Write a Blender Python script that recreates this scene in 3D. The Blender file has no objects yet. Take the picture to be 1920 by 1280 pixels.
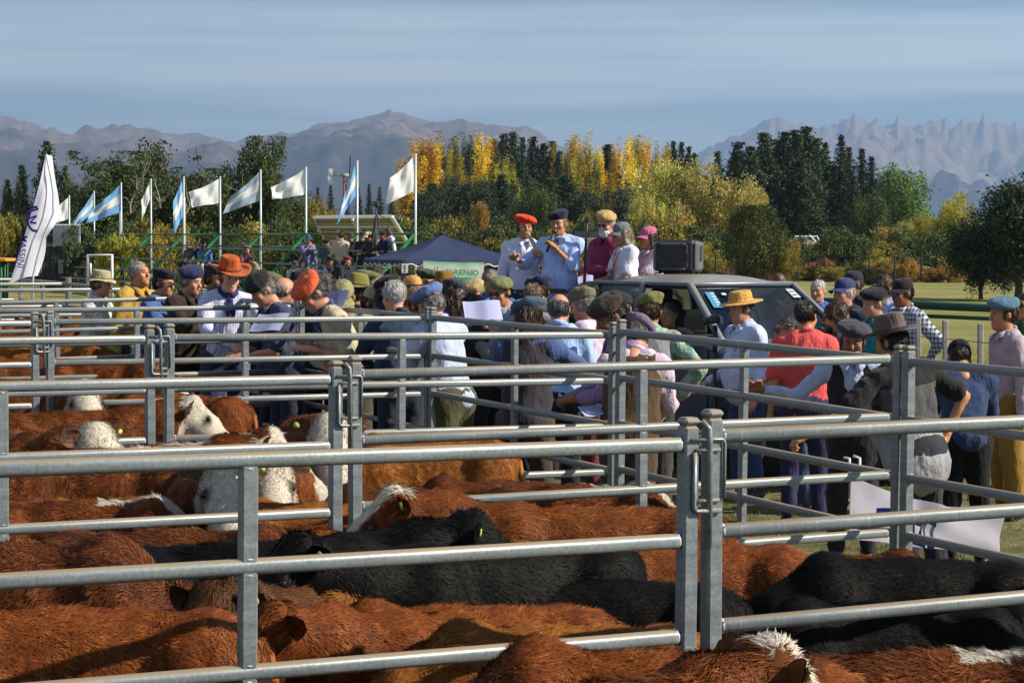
import bpy, math, random
import numpy as np
from mathutils import Vector, Matrix, Euler, noise as mnoise
random.seed(7); rng = np.random.default_rng(7)
SC = bpy.context.scene
R = math.radians
PI = math.pi

# ---------------------------------------------------------------- camera
CAM_H = 2.098
F_PX = 3751.5                      # focal length in pixels of the 1920 px wide photograph
cd = bpy.data.cameras.new('camera'); cam = bpy.data.objects.new('camera', cd)
SC.collection.objects.link(cam)
cd.sensor_width = 36.0; cd.lens = 36.0 * F_PX / 1920.0
cd.clip_start = 0.1; cd.clip_end = 60000
PITCH = 0.045752; ROLL = 0.004937
cam.rotation_mode = 'QUATERNION'
cam.matrix_world = (Matrix.Translation((0, 0, CAM_H)) @ Matrix.Rotation(PI/2 - PITCH, 4, 'X') @ Matrix.Rotation(ROLL, 4, 'Z'))
SC.camera = cam

# ---------------------------------------------------------------- world, sun, exposure
SUN_AZ, SUN_EL = R(101), R(35)
SKY_STRENGTH = 0.102
SUN_STRENGTH = 5.0
w = bpy.data.worlds.new('World'); SC.world = w; w.use_nodes = True
nt = w.node_tree; N = nt.nodes; N.clear()
def nd(t, tree=None, **k):
    n = (tree or nt).nodes.new(t)
    for a, b in k.items(): setattr(n, a, b)
    return n
out = nd('ShaderNodeOutputWorld'); bg = nd('ShaderNodeBackground'); bg.inputs[1].default_value = SKY_STRENGTH
sky = nd('ShaderNodeTexSky', sky_type='NISHITA'); sky.sun_disc = False
sky.sun_elevation = SUN_EL; sky.sun_rotation = SUN_AZ; sky.altitude = 900; sky.air_density = 1.0; sky.dust_density = 0.4; sky.ozone_density = 2.5
tc = nd('ShaderNodeTexCoord')
mp = nd('ShaderNodeMapping'); mp.inputs['Scale'].default_value = (2.2, 2.2, 60.0)
no = nd('ShaderNodeTexNoise'); no.inputs['Scale'].default_value = 1.6; no.inputs['Detail'].default_value = 6; no.inputs['Roughness'].default_value = 0.55
mp2 = nd('ShaderNodeMapping'); mp2.inputs['Scale'].default_value = (3.2, 3.2, 14.0); mp2.inputs['Location'].default_value = (0.0, 0.35, 0.0)
no2 = nd('ShaderNodeTexNoise'); no2.inputs['Scale'].default_value = 1.0; no2.inputs['Detail'].default_value = 3
sep = nd('ShaderNodeSeparateXYZ')
band = nd('ShaderNodeValToRGB')   # how much thin stratus stands at each height above the horizon
cr = band.color_ramp; cr.interpolation = 'EASE'
cr.elements[0].position = 0.0; cr.elements[0].color = (0.62,)*3 + (1,)
cr.elements[1].position = 1.0; cr.elements[1].color = (0.25,)*3 + (1,)
for p, v in ((0.030, 0.70), (0.048, 0.55), (0.058, 0.18), (0.070, 0.12), (0.080, 0.78), (0.100, 0.82), (0.122, 0.45), (0.18, 0.3)):
    e = cr.elements.new(p); e.color = (v, v, v, 1)
def math_n(op, a=None, b=None, tree=None, clamp=False):
    n = nd('ShaderNodeMath', tree, operation=op, use_clamp=clamp)
    for i, x in enumerate((a, b)):
        if x is None: continue
        if isinstance(x, (int, float)): n.inputs[i].default_value = x
        else: (tree or nt).links.new(x, n.inputs[i])
    return n.outputs[0]
L = nt.links.new
L(tc.outputs['Generated'], mp.inputs[0]); L(mp.outputs[0], no.inputs['Vector'])
L(tc.outputs['Generated'], mp2.inputs[0]); L(mp2.outputs[0], no2.inputs['Vector'])
L(tc.outputs['Generated'], sep.inputs[0])
zz = math_n('ADD', sep.outputs[2], math_n('MULTIPLY', math_n('SUBTRACT', no2.outputs[0], 0.5), 0.055))
L(zz, band.inputs[0])
den = math_n('ADD', band.outputs[0], math_n('MULTIPLY', math_n('SUBTRACT', no.outputs[0], 0.5), 1.5), clamp=True)
den = math_n('MULTIPLY', den, 0.85)
mix = nd('ShaderNodeMix', data_type='RGBA'); mix.inputs['B'].default_value = (5.1, 5.5, 5.6, 1)
hs = nd('ShaderNodeHueSaturation'); hs.inputs['Saturation'].default_value = 1.25; hs.inputs['Value'].default_value = 0.50
L(sky.outputs[0], hs.inputs['Color'])
L(den, mix.inputs['Factor']); L(hs.outputs[0], mix.inputs['A']); L(mix.outputs['Result'], bg.inputs[0]); L(bg.outputs[0], out.inputs[0])
sl = bpy.data.lights.new('sun', 'SUN'); so = bpy.data.objects.new('sun', sl); SC.collection.objects.link(so)
sl.energy = SUN_STRENGTH; sl.angle = R(0.53); sl.color = (1.0, 0.905, 0.75)
SUN_DIR = Vector((math.sin(SUN_AZ)*math.cos(SUN_EL), math.cos(SUN_AZ)*math.cos(SUN_EL), math.sin(SUN_EL)))
so.rotation_euler = SUN_DIR.to_track_quat('Z', 'Y').to_euler(); so.location = (30, 20, 40)
vs = SC.view_settings
vs.view_transform = 'Standard'; vs.look = 'None'; vs.exposure = 0.78; vs.gamma = 1.0; vs.use_curve_mapping = False
SC.render.engine = 'CYCLES'
cy = SC.cycles
cy.max_bounces = 5; cy.diffuse_bounces = 2; cy.glossy_bounces = 2; cy.transmission_bounces = 4; cy.volume_bounces = 0; cy.transparent_max_bounces = 6
cy.use_denoising = True; cy.sample_clamp_indirect = 4.0; cy.caustics_reflective = False; cy.caustics_refractive = False

# ---------------------------------------------------------------- helpers
G_SLOPE = 0.0045
def gz(x, y):
    "height of the ground"
    return G_SLOPE * (min(y, 170.0) - 7.44)
CM = cam.matrix_world.copy()
def at(px, py, Y):
    "the point at distance Y in front of the lens that the photograph shows at px, py"
    d = CM.to_3x3() @ Vector((px - 960, -(py - 640), -F_PX))
    return CM.translation + d * (Y / d.y)
def setp(o, label=None, cat=None, group=None, kind=None):
    if label: o['label'] = label
    if cat: o['category'] = cat
    if group: o['group'] = group
    if kind: o['kind'] = kind
    return o
def empty(name, loc, rz=0.0, label=None, cat=None, group=None, scale=None):
    o = bpy.data.objects.new(name, None); SC.collection.objects.link(o)
    o.location = loc; o.rotation_euler = (0, 0, rz); o.empty_display_size = .2
    if scale: o.scale = (scale,)*3 if isinstance(scale, (int, float)) else scale
    return setp(o, label, cat, group)
def link(name, me, parent=None, mat=None, mw=None):
    "an object showing mesh me; mat, when given, is set on the object and not on the shared mesh"
    o = bpy.data.objects.new(name, me); SC.collection.objects.link(o)
    if parent is not None: o.parent = parent
    if mw is not None: o.matrix_local = mw
    if mat is not None:
        if len(me.materials) == 0: me.materials.append(None)
        ms = mat if isinstance(mat, (list, tuple)) else [mat]
        while len(me.materials) < len(ms): me.materials.append(None)
        for i, m_ in enumerate(ms):
            o.material_slots[i].link = 'OBJECT'; o.material_slots[i].material = m_
    return o
def mesh_np(name, V, F, smooth=False, mats=(), fm=None, attrs=None):
    "V (n,3) array, F (m,k) array of one face size (or a list of such arrays)"
    me = bpy.data.meshes.new(name)
    Fs = F if isinstance(F, list) else [F]
    Fs = [np.asarray(f, dtype=np.int32) for f in Fs if len(f)]
    V = np.asarray(V, dtype=np.float32)
    me.vertices.add(len(V)); me.vertices.foreach_set('co', V.ravel())
    tot = sum(len(f) for f in Fs); lp = np.concatenate([f.ravel() for f in Fs])
    me.loops.add(len(lp)); me.loops.foreach_set('vertex_index', lp)
    sizes = np.concatenate([np.full(len(f), f.shape[1], dtype=np.int32) for f in Fs])
    st = np.zeros(tot, dtype=np.int32); st[1:] = np.cumsum(sizes)[:-1]
    me.polygons.add(tot); me.polygons.foreach_set('loop_start', st)
    if smooth: me.polygons.foreach_set('use_smooth', np.ones(tot, dtype=bool))
    for m_ in mats: me.materials.append(m_)
    if fm is not None: me.polygons.foreach_set('material_index', np.asarray(fm, dtype=np.int32))
    for k, a in (attrs or {}).items():
        at_ = me.attributes.new(k, 'FLOAT', 'POINT'); at_.data.foreach_set('value', np.asarray(a, dtype=np.float32))
    me.update(calc_edges=True)
    return me
def frame(d, up=(0, 0, 1)):
    d = np.asarray(d, float); d = d / np.linalg.norm(d)
    up = np.asarray(up, float)
    if abs(d @ up) > .98: up = np.array((0., 1., 0.))
    x = np.cross(up, d); x /= np.linalg.norm(x)
    y = np.cross(d, x)
    return x, y, d
class MB:
    "collects simple solids into one mesh"
    def __init__(s): s.v = []; s.f = []; s.m = []; s.n = 0; s.cur = 0; s.sm = []; s.smooth = False
    def add(s, V, F):
        V = np.asarray(V, float); b = s.n
        s.v.append(V); s.n += len(V)
        for f in F: s.f.append([b + i for i in f]); s.m.append(s.cur); s.sm.append(s.smooth)
        return s
    def box(s, c, size, rot=None, bev=0.0):
        sx, sy, sz = [a/2 for a in size]
        if bev <= 0:
            V = np.array([(x, y, z) for x in (-sx, sx) for y in (-sy, sy) for z in (-sz, sz)])
            F = [(0,1,3,2),(4,6,7,5),(0,4,5,1),(2,3,7,6),(0,2,6,4),(1,5,7,3)]
        else:
            b = min(bev, sx*.95, sy*.95, sz*.95); V = []; 
            ring = [(-sx+b,-sy),(sx-b,-sy),(sx,-sy+b),(sx,sy-b),(sx-b,sy),(-sx+b,sy),(-sx,sy-b),(-sx,-sy+b)]
            inn = [(x*(sx-b)/sx if abs(x) == sx else x, y*(sy-b)/sy if abs(y) == sy else y) for x, y in ring]
            for z, rg in ((-sz, inn), (-sz+b, ring), (sz-b, ring), (sz, inn)):
                V += [(x, y, z) for x, y in rg]
            V = np.array(V); F = []
            for k in range(3):
                for i in range(8): j = (i+1) % 8; F.append((k*8+i, k*8+j, k*8+8+j, k*8+8+i))
            F.append(tuple(range(7, -1, -1))); F.append(tuple(range(24, 32)))
        if rot is not None: V = V @ np.asarray(rot).T
        return s.add(V + np.asarray(c, float), F)
    def tube(s, a, b, r, n=8, r2=None, caps=True):
        a = np.asarray(a, float); b = np.asarray(b, float); r2 = r if r2 is None else r2
        x, y, d = frame(b - a)
        t = np.arange(n) * 2*PI/n
        c = np.outer(np.cos(t), x) + np.outer(np.sin(t), y)
        V = np.vstack([a + c*r, b + c*r2])
        F = [(i, (i+1) % n, n+(i+1) % n, n+i) for i in range(n)]
        if caps: F += [tuple(range(n-1, -1, -1)), tuple(range(n, 2*n))]
        return s.add(V, F)
    def path(s, P, r, n=6, caps=True):
        P = [np.asarray(p, float) for p in P]; rr = r if hasattr(r, '__len__') else [r]*len(P)
        V = []; t = np.arange(n)*2*PI/n; x0 = None
        for i, p in enumerate(P):
            d = P[min(i+1, len(P)-1)] - P[max(i-1, 0)]
            x, y, d = frame(d, (0, 0, 1) if x0 is None else x0)
            if x0 is not None:
                y = x0 - d*(x0 @ d); y /= np.linalg.norm(y); x = np.cross(y, d)
            x0 = y
            V.append(p + np.outer(np.cos(t), x)*rr[i] + np.outer(np.sin(t), y)*rr[i])
        F = []
        for k in range(len(P)-1):
            for i in range(n): j = (i+1) % n; F.append((k*n+i, k*n+j, k*n+n+j, k*n+n+i))
        if caps: F += [tuple(range(n-1, -1, -1)), tuple(range((len(P)-1)*n, len(P)*n))]
        return s.add(np.vstack(V), F)
    def bar(s, a, b, w, h, rad=.3, n=2):
        "rounded rectangular bar, h upright; closed round ends"
        a = np.asarray(a, float); b = np.asarray(b, float)
        x, y, d = frame(b - a)
        pts = []; r = min(w, h)*rad
        for cx, cy, a0 in ((w/2-r, h/2-r, 0), (-w/2+r, h/2-r, PI/2), (-w/2+r, -h/2+r, PI), (w/2-r, -h/2+r, 1.5*PI)):
            for k in range(n+1): t = a0 + k*PI/2/n; pts.append((cx + r*math.cos(t), cy + r*math.sin(t)))
        P = np.array(pts); m = len(P)
        ring = np.outer(P[:, 0], x) + np.outer(P[:, 1], y); e = r*.5
        V = np.vstack([a + ring*.8, a + d*e + ring, b - d*e + ring, b + ring*.8])
        F = []
        for k in range(3):
            for i in range(m): j = (i+1) % m; F.append((k*m+i, k*m+j, k*m+m+j, k*m+m+i))
        F += [tuple(range(m-1, -1, -1)), tuple(range(3*m, 4*m))]
        return s.add(V, F)
    def lathe(s, prof, n=20, c=(0, 0, 0), fn=None):
        "profile of (r, z); fn(x,y,z)->(x,y,z) bends it afterwards"
        t = np.arange(n)*2*PI/n; V = []
        for r_, z in prof: V.append(np.stack([np.cos(t)*r_, np.sin(t)*r_, np.full(n, z)], 1))
        V = np.vstack(V)
        if fn is not None: V = np.array([fn(*p) for p in V])
        F = []
        for k in range(len(prof)-1):
            for i in range(n): j = (i+1) % n; F.append((k*n+i, k*n+j, k*n+n+j, k*n+n+i))
        return s.add(V + np.asarray(c, float), F)
    def ball(s, c, r, n=10, m=7, rot=None):
        r = np.asarray((r,)*3 if isinstance(r, (int, float)) else r, float); V = [(0, 0, -1)]
        for k in range(1, m):
            a = -PI/2 + PI*k/m
            V += [(math.cos(a)*math.cos(2*PI*i/n), math.cos(a)*math.sin(2*PI*i/n), math.sin(a)) for i in range(n)]
        V.append((0, 0, 1)); V = np.array(V)*r
        if rot is not None: V = V @ np.asarray(rot).T
        F = [(0, 1+(i+1) % n, 1+i) for i in range(n)]
        for k in range(m-2):
            for i in range(n): j = (i+1) % n; F.append((1+k*n+i, 1+k*n+j, 1+k*n+n+j, 1+k*n+n+i))
        e = len(V)-1; F += [(e, e-n+i, e-n+(i+1) % n) for i in range(n)]
        return s.add(V + np.asarray(c, float), F)
    def mesh(s, name, mats=()):
        me = bpy.data.meshes.new(name)
        me.from_pydata(np.vstack(s.v).tolist(), [], s.f)
        for m_ in (mats if isinstance(mats, (list, tuple)) else [mats]): me.materials.append(m_)
        me.polygons.foreach_set('material_index', np.array(s.m, dtype=np.int32))
        me.polygons.foreach_set('use_smooth', np.array(s.sm, dtype=bool))
        me.update()
        return me
    def build(s, name, mats, parent=None, mw=None):
        return link(name, s.mesh(name, mats), parent, None, mw)

# --- implicit surfaces -> mesh (surface nets on a regular grid)
def cap(a, b, r1, r2=None, k=.03, fl=1.0): return ('c', np.array(a, float), np.array(b, float), r1, r1 if r2 is None else r2, k, fl)
def ell(c, r, k=.03, rot=None): return ('e', np.array(c, float), np.array(r, float), rot, k)
def cut(n, d): return ('p', np.array(n, float)/np.linalg.norm(n), d)         # keeps n.p < d
def sub(c, r, k=.02, rot=None): return ('s', np.array(c, float), np.array(r, float), rot, k)
def _ell(P, c, r, rot):
    q = P - c
    if rot is not None: q = q @ np.asarray(rot)
    k0 = np.linalg.norm(q/r, axis=-1); k1 = np.linalg.norm(q/(r*r), axis=-1) + 1e-9
    return k0*(k0-1)/k1
def sdf_mesh(prims, h, disp=None):
    lo = []; hi = []
    for p in prims:
        if p[0] == 'c': r = max(p[3], p[4]) + .02; lo.append(np.minimum(p[1], p[2]) - r); hi.append(np.maximum(p[1], p[2]) + r)
        elif p[0] == 'e': r = p[2].max() if p[3] is not None else p[2]; lo.append(p[1] - r - .02); hi.append(p[1] + r + .02)
    lo = np.min(lo, 0) - 2*h; hi = np.max(hi, 0) + 2*h
    nn = np.ceil((hi - lo)/h).astype(int) + 1
    ax = [lo[i] + np.arange(nn[i])*h for i in range(3)]
    D = np.full(nn, 9.0, dtype=np.float32)
    def window(a, b):
        i0 = np.clip(((a - lo)/h).astype(int) - 1, 0, nn-1); i1 = np.clip(((b - lo)/h).astype(int) + 3, 1, nn)
        sl_ = tuple(slice(i0[i], i1[i]) for i in range(3))
        g = np.stack(np.meshgrid(*[ax[i][sl_[i]] for i in range(3)], indexing='ij'), -1)
        return sl_, g
    for p in prims:
        if p[0] == 'c':
            _, a, b, r1, r2, k, fl = p; r = max(r1, r2)/min(fl, 1.0) + k + 2*h
            sl_, P = window(np.minimum(a, b) - r, np.maximum(a, b) + r)
            s_ = np.array((1, 1/fl, 1)); A = a*s_; B = b*s_; Q = P*s_
            ba = B - A; t = np.clip(((Q - A) @ ba)/(ba @ ba + 1e-12), 0, 1)
            d = (np.linalg.norm(Q - A - t[..., None]*ba, axis=-1) - (r1 + (r2 - r1)*t))*min(fl, 1.0)
        elif p[0] == 'e':
            _, c, r_, rot, k = p; r = r_.max() + k + 2*h
            sl_, P = window(c - r, c + r); d = _ell(P, c, r_, rot)
        elif p[0] == 's':
            _, c, r_, rot, k = p; r = r_.max() + k + 2*h
            sl_, P = window(c - r, c + r); d = -_ell(P, c, r_, rot); o = D[sl_]
            hh = np.clip(k - np.abs(o - d), 0, None)/k; D[sl_] = np.maximum(o, d) + hh*hh*k*.25
            continue
        else:
            g = np.stack(np.meshgrid(*ax, indexing='ij'), -1); D = np.maximum(D, g @ p[1] - p[2]).astype(np.float32); continue
        o = D[sl_]; hh = np.clip(k - np.abs(o - d), 0, None)/max(k, 1e-6)
        D[sl_] = np.minimum(o, d) - hh*hh*k*.25
    S = D < 0
    c0 = np.zeros(np.array(nn)-1, dtype=np.int8)
    for i in (0, 1):
        for j in (0, 1):
            for k in (0, 1): c0 += S[i:nn[0]-1+i, j:nn[1]-1+j, k:nn[2]-1+k]
    act = (c0 > 0) & (c0 < 8)
    idx = np.full(act.shape, -1, dtype=np.int64); ijk = np.argwhere(act); idx[act] = np.arange(len(ijk))
    acc = np.zeros((len(ijk), 3)); cnt = np.zeros(len(ijk))
    cor = [(i, j, k) for i in (0, 1) for j in (0, 1) for k in (0, 1)]
    for a in cor:
        for ax_ in range(3):
            if a[ax_]: continue
            b = list(a); b[ax_] = 1
            va = D[ijk[:, 0]+a[0], ijk[:, 1]+a[1], ijk[:, 2]+a[2]]; vb = D[ijk[:, 0]+b[0], ijk[:, 1]+b[1], ijk[:, 2]+b[2]]
            m = (va < 0) != (vb < 0); t = np.where(m, va/np.where(m, va - vb, 1), 0)
            P = np.tile(np.array(a, float), (len(ijk), 1)); P[:, ax_] = t
            acc[m] += P[m]; cnt[m] += 1
    V = lo + (ijk + acc/cnt[:, None])*h
    Fs = []
    for ax_ in range(3):
        a = [slice(None)]*3; b = [slice(None)]*3; a[ax_] = slice(0, -1); b[ax_] = slice(1, None)
        e = np.argwhere(S[tuple(a)] != S[tuple(b)])
        u, v = (ax_+1) % 3, (ax_+2) % 3
        e = e[(e[:, u] > 0) & (e[:, v] > 0) & (e[:, u] < nn[u]-1) & (e[:, v] < nn[v]-1)]
        ins = S[e[:, 0], e[:, 1], e[:, 2]]
        q = []
        for du, dv in ((-1, -1), (0, -1), (0, 0), (-1, 0)):
            c = e.copy(); c[:, u] += du; c[:, v] += dv; q.append(idx[c[:, 0], c[:, 1], c[:, 2]])
        q = np.stack(q, 1); q[~ins] = q[~ins][:, ::-1]; Fs.append(q)
    F = np.vstack(Fs)
    F = F[(F >= 0).all(1)]
    if disp is not None: V = disp(V)
    return V, F
def rot_z(a): c, s = math.cos(a), math.sin(a); return np.array(((c, -s, 0), (s, c, 0), (0, 0, 1.)))
def rot_y(a): c, s = math.cos(a), math.sin(a); return np.array(((c, 0, s), (0, 1, 0), (-s, 0, c)))
def rot_x(a): c, s = math.cos(a), math.sin(a); return np.array(((1, 0, 0), (0, c, -s), (0, s, c)))
def vert_normals(V, F):
    n = np.cross(V[F[:, 2]] - V[F[:, 0]], V[F[:, 3 if F.shape[1] == 4 else 1]] - V[F[:, 1 if F.shape[1] == 4 else 0]])
    N_ = np.zeros_like(V)
    for i in range(F.shape[1]): np.add.at(N_, F[:, i], n)
    return N_/(np.linalg.norm(N_, axis=1, keepdims=True) + 1e-12)

# ---------------------------------------------------------------- materials
MATS = {}
def newmat(name):
    m = bpy.data.materials.new(name); m.use_nodes = True; t = m.node_tree
    b = t.nodes['Principled BSDF']; return m, t, b
def noise_node(t, scale, detail=4, rough=.55, coord='Object', mscale=None):
    tc_ = t.nodes.new('ShaderNodeTexCoord'); n = t.nodes.new('ShaderNodeTexNoise')
    n.inputs['Scale'].default_value = scale; n.inputs['Detail'].default_value = detail; n.inputs['Roughness'].default_value = rough
    if mscale:
        mp_ = t.nodes.new('ShaderNodeMapping'); mp_.inputs['Scale'].default_value = mscale
        t.links.new(tc_.outputs[coord], mp_.inputs[0]); t.links.new(mp_.outputs[0], n.inputs['Vector'])
    else: t.links.new(tc_.outputs[coord], n.inputs['Vector'])
    return n
def ramp(t, inp, stops):
    r = t.nodes.new('ShaderNodeValToRGB'); e = r.color_ramp.elements
    while len(e) > 1: e.remove(e[0])
    e[0].position = stops[0][0]; e[0].color = tuple(stops[0][1]) + (1,)
    for p, c in stops[1:]:
        x = e.new(p); x.color = tuple(c) + (1,)
    t.links.new(inp, r.inputs[0]); return r.outputs[0]
def bump(t, b, inp, strength=.3, dist=.01):
    n = t.nodes.new('ShaderNodeBump'); n.inputs['Strength'].default_value = strength; n.inputs['Distance'].default_value = dist
    t.links.new(inp, n.inputs['Height']); t.links.new(n.outputs[0], b.inputs['Normal'])
def hexc(h):
    "sRGB hex -> linear"
    h = h.lstrip('#'); c = [int(h[i:i+2], 16)/255 for i in (0, 2, 4)]
    return tuple(x/12.92 if x <= .04045 else ((x+.055)/1.055)**2.4 for x in c)
def plain(name, col, rough=.6, metal=0.0, var=.15, scale=8, spec=.5, bmp=0, bscale=60):
    "a material of one colour with fine mottling"
    key = (name, col, rough, metal)
    if key in MATS: return MATS[key]
    m, t, b = newmat(name)
    col = hexc(col) if isinstance(col, str) else col
    n = noise_node(t, scale)
    t.links.new(ramp(t, n.outputs[0], ((.3, tuple(c*(1-var) for c in col)), (.7, tuple(min(1, c*(1+var)) for c in col)))), b.inputs['Base Color'])
    b.inputs['Roughness'].default_value = rough; b.inputs['Metallic'].default_value = metal; b.inputs['Specular IOR Level'].default_value = spec
    if bmp: bump(t, b, noise_node(t, bscale).outputs[0], bmp, .005)
    MATS[key] = m; return m
def mixrgb(t, fac, a, b_, blend='MIX'):
    n = t.nodes.new('ShaderNodeMix'); n.data_type = 'RGBA'; n.blend_type = blend
    for k, x in (('Factor', fac), ('A', a), ('B', b_)):
        if isinstance(x, (int, float)): n.inputs[k].default_value = x
        elif isinstance(x, tuple): n.inputs[k].default_value = x + (1,) if len(x) == 3 else x
        else: t.links.new(x, n.inputs[k])
    return n.outputs['Result']
def galvanised():
    m, t, b = newmat('galvanised_steel')
    a = noise_node(t, 3.0, 5, .6, 'Object', (1, 1, 9)); c = noise_node(t, 90, 3)
    col = ramp(t, a.outputs[0], ((.25, (.15, .18, .195)), (.5, (.215, .25, .265)), (.75, (.29, .325, .34))))
    col = mixrgb(t, .35, col, ramp(t, c.outputs[0], ((.35, (.09, .115, .135)), (.65, (.28, .31, .325)))))
    sc_ = noise_node(t, 1.0, 3, .6, 'Object', (16, 2.0, 2.0)); mk = math_n('MULTIPLY', math_n('SUBTRACT', sc_.outputs[0], .60, t), 9.0, t, True)
    col = mixrgb(t, math_n('MULTIPLY', mk, .75, t), col, (.46, .49, .50))
    dg = noise_node(t, 5.5, 5, .65); dk_ = math_n('MULTIPLY', math_n('SUBTRACT', dg.outputs[0], .60, t), 7.0, t, True)
    col = mixrgb(t, math_n('MULTIPLY', dk_, .55, t), col, (.085, .072, .055))
    # dust lies on every face that looks up
    g = t.nodes.new('ShaderNodeNewGeometry'); sp = t.nodes.new('ShaderNodeSeparateXYZ'); t.links.new(g.outputs['Normal'], sp.inputs[0])
    d = noise_node(t, 6, 4)
    up = math_n('MULTIPLY', math_n('SUBTRACT', sp.outputs[2], .45, t), 3.0, t, True)
    up = math_n('MULTIPLY', up, math_n('ADD', math_n('MULTIPLY', d.outputs[0], .8, t), .55, t), t, True)
    col = mixrgb(t, up, col, (.25, .19, .115))
    t.links.new(col, b.inputs['Base Color'])
    met = t.nodes.new('ShaderNodeMath'); met.operation = 'SUBTRACT'; met.inputs[0].default_value = .45; met.use_clamp = True; t.links.new(up, met.inputs[1]); t.links.new(met.outputs[0], b.inputs['Metallic'])
    t.links.new(ramp(t, a.outputs[0], ((.3, (.38,)*3), (.7, (.55,)*3))), b.inputs['Roughness'])
    bump(t, b, c.outputs[0], .12, .003)
    return m
GALV = galvanised()
WELD = plain('weld_bead', (.48, .48, .52), .5, .2, .3, 60, bmp=.6, bscale=120)

# ---------------------------------------------------------------- ground
def ground_mat():
    m, t, b = newmat('ground')
    g = t.nodes.new('ShaderNodeTexCoord'); sp = t.nodes.new('ShaderNodeSeparateXYZ'); t.links.new(g.outputs['Object'], sp.inputs[0])
    n1 = noise_node(t, .16, 5); n2 = noise_node(t, 2.2, 6, .65); n3 = noise_node(t, 28, 4, .7); n4 = noise_node(t, .05, 4, .6, 'Object', (1, 3.5, 1))
    grass = ramp(t, n1.outputs[0], ((.3, (.115, .14, .03)), (.5, (.21, .21, .055)), (.7, (.31, .27, .095))))
    grass = mixrgb(t, .55, grass, ramp(t, n4.outputs[0], ((.35, (.13, .165, .035)), (.62, (.37, .31, .12)))))
    grass = mixrgb(t, .30, grass, ramp(t, n3.outputs[0], ((.3, (.05, .06, .018)), (.7, (.30, .28, .11)))))
    dirt = ramp(t, n2.outputs[0], ((.25, (.07, .055, .036)), (.5, (.15, .12, .075)), (.7, (.25, .21, .13))))
    dirt = mixrgb(t, .4, dirt, ramp(t, n3.outputs[0], ((.35, (.06, .05, .03)), (.65, (.32, .27, .16)))))
    trod = ramp(t, n2.outputs[0], ((.3, (.06, .065, .022)), (.5, (.13, .125, .05)), (.7, (.26, .23, .12))))
    # pens lie to the near left of their long fence line; a trodden verge in front of the truck, then pasture
    s = math_n('ADD', math_n('MULTIPLY', sp.outputs[0], .9, t), math_n('MULTIPLY', sp.outputs[1], .435, t), t)
    wob = math_n('MULTIPLY', n1.outputs[0], 1.2, t)
    s = math_n('ADD', s, wob, t)
    f1 = math_n('MULTIPLY', math_n('SUBTRACT', s, 6.3, t), 2.0, t, True)
    f2 = math_n('MULTIPLY', math_n('SUBTRACT', s, 11.5, t), .25, t, True)
    col = mixrgb(t, f1, dirt, trod); col = mixrgb(t, f2, col, grass)
    t.links.new(col, b.inputs['Base Color']); b.inputs['Roughness'].default_value = .95; b.inputs['Specular IOR Level'].default_value = .15
    bump(t, b, n3.outputs[0], .8, .04)
    return m
def build_ground():
    ys = np.concatenate([np.linspace(-60, 0, 7), np.linspace(2, 60, 59), np.linspace(63, 170, 38), np.geomspace(180, 14300, 34)])
    xs = np.concatenate([-np.geomspace(8000, 62, 20), np.linspace(-60, 60, 81), np.geomspace(62, 8000, 20)])
    V = []
    for y in ys:
        for x in xs:
            z = gz(x, y) + (0.03*mnoise.noise((x*.35, y*.35, 0)) if 0 < y < 170 else 0)
            V.append((x, y, z))
    nx = len(xs); i, j = np.meshgrid(np.arange(len(ys)-1), np.arange(nx-1), indexing='ij'); a = (i*nx + j).ravel()
    me = mesh_np('ground', V, np.stack([a, a+1, a+nx+1, a+nx], 1), True, [ground_mat()])
    setp(link('ground', me), kind='structure')
build_ground()
def leaf_blades(name, pts, h, wd, mat, lean=.5, seed=1):
    r = np.random.default_rng(seed); n = len(pts)
    P = np.asarray(pts, float); a = r.uniform(0, 2*PI, n); hh = h*r.uniform(.5, 1.3, n)
    d = np.stack([np.cos(a), np.sin(a), np.zeros(n)], 1)*wd
    tip = P + np.stack([r.normal(0, lean, n)*hh, r.normal(0, lean, n)*hh, hh], 1)
    V = np.stack([P - d, P + d, tip], 1).reshape(-1, 3)
    me = mesh_np(name, V, np.arange(3*n).reshape(-1, 3), False, [mat], None, {'tint': np.repeat(r.random(n), 3)})
    return me
def tint_mat(name, stops, rough=.7, transl=0.0, objvar=.25, hue=.02):
    m, t, b = newmat(name)
    a = t.nodes.new('ShaderNodeAttribute'); a.attribute_name = 'tint'
    oi = t.nodes.new('ShaderNodeObjectInfo')
    col = ramp(t, a.outputs['Fac'], stops)
    h = t.nodes.new('ShaderNodeHueSaturation'); t.links.new(col, h.inputs['Color'])
    t.links.new(math_n('ADD', math_n('MULTIPLY', oi.outputs['Random'], hue*2, t), .5-hue, t), h.inputs['Hue'])
    t.links.new(math_n('ADD', math_n('MULTIPLY', oi.outputs['Random'], objvar*2, t), 1-objvar, t), h.inputs['Value'])
    t.links.new(h.outputs[0], b.inputs['Base Color']); b.inputs['Roughness'].default_value = rough; b.inputs['Specular IOR Level'].default_value = .25
    if transl > 0:
        tr = t.nodes.new('ShaderNodeBsdfTranslucent'); t.links.new(h.outputs[0], tr.inputs['Color'])
        ms = t.nodes.new('ShaderNodeMixShader'); ms.inputs[0].default_value = transl
        o = t.nodes['Material Output']
        t.links.new(b.outputs[0], ms.inputs[1]); t.links.new(tr.outputs[0], ms.inputs[2]); t.links.new(ms.outputs[0], o.inputs['Surface'])
    return m
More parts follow.
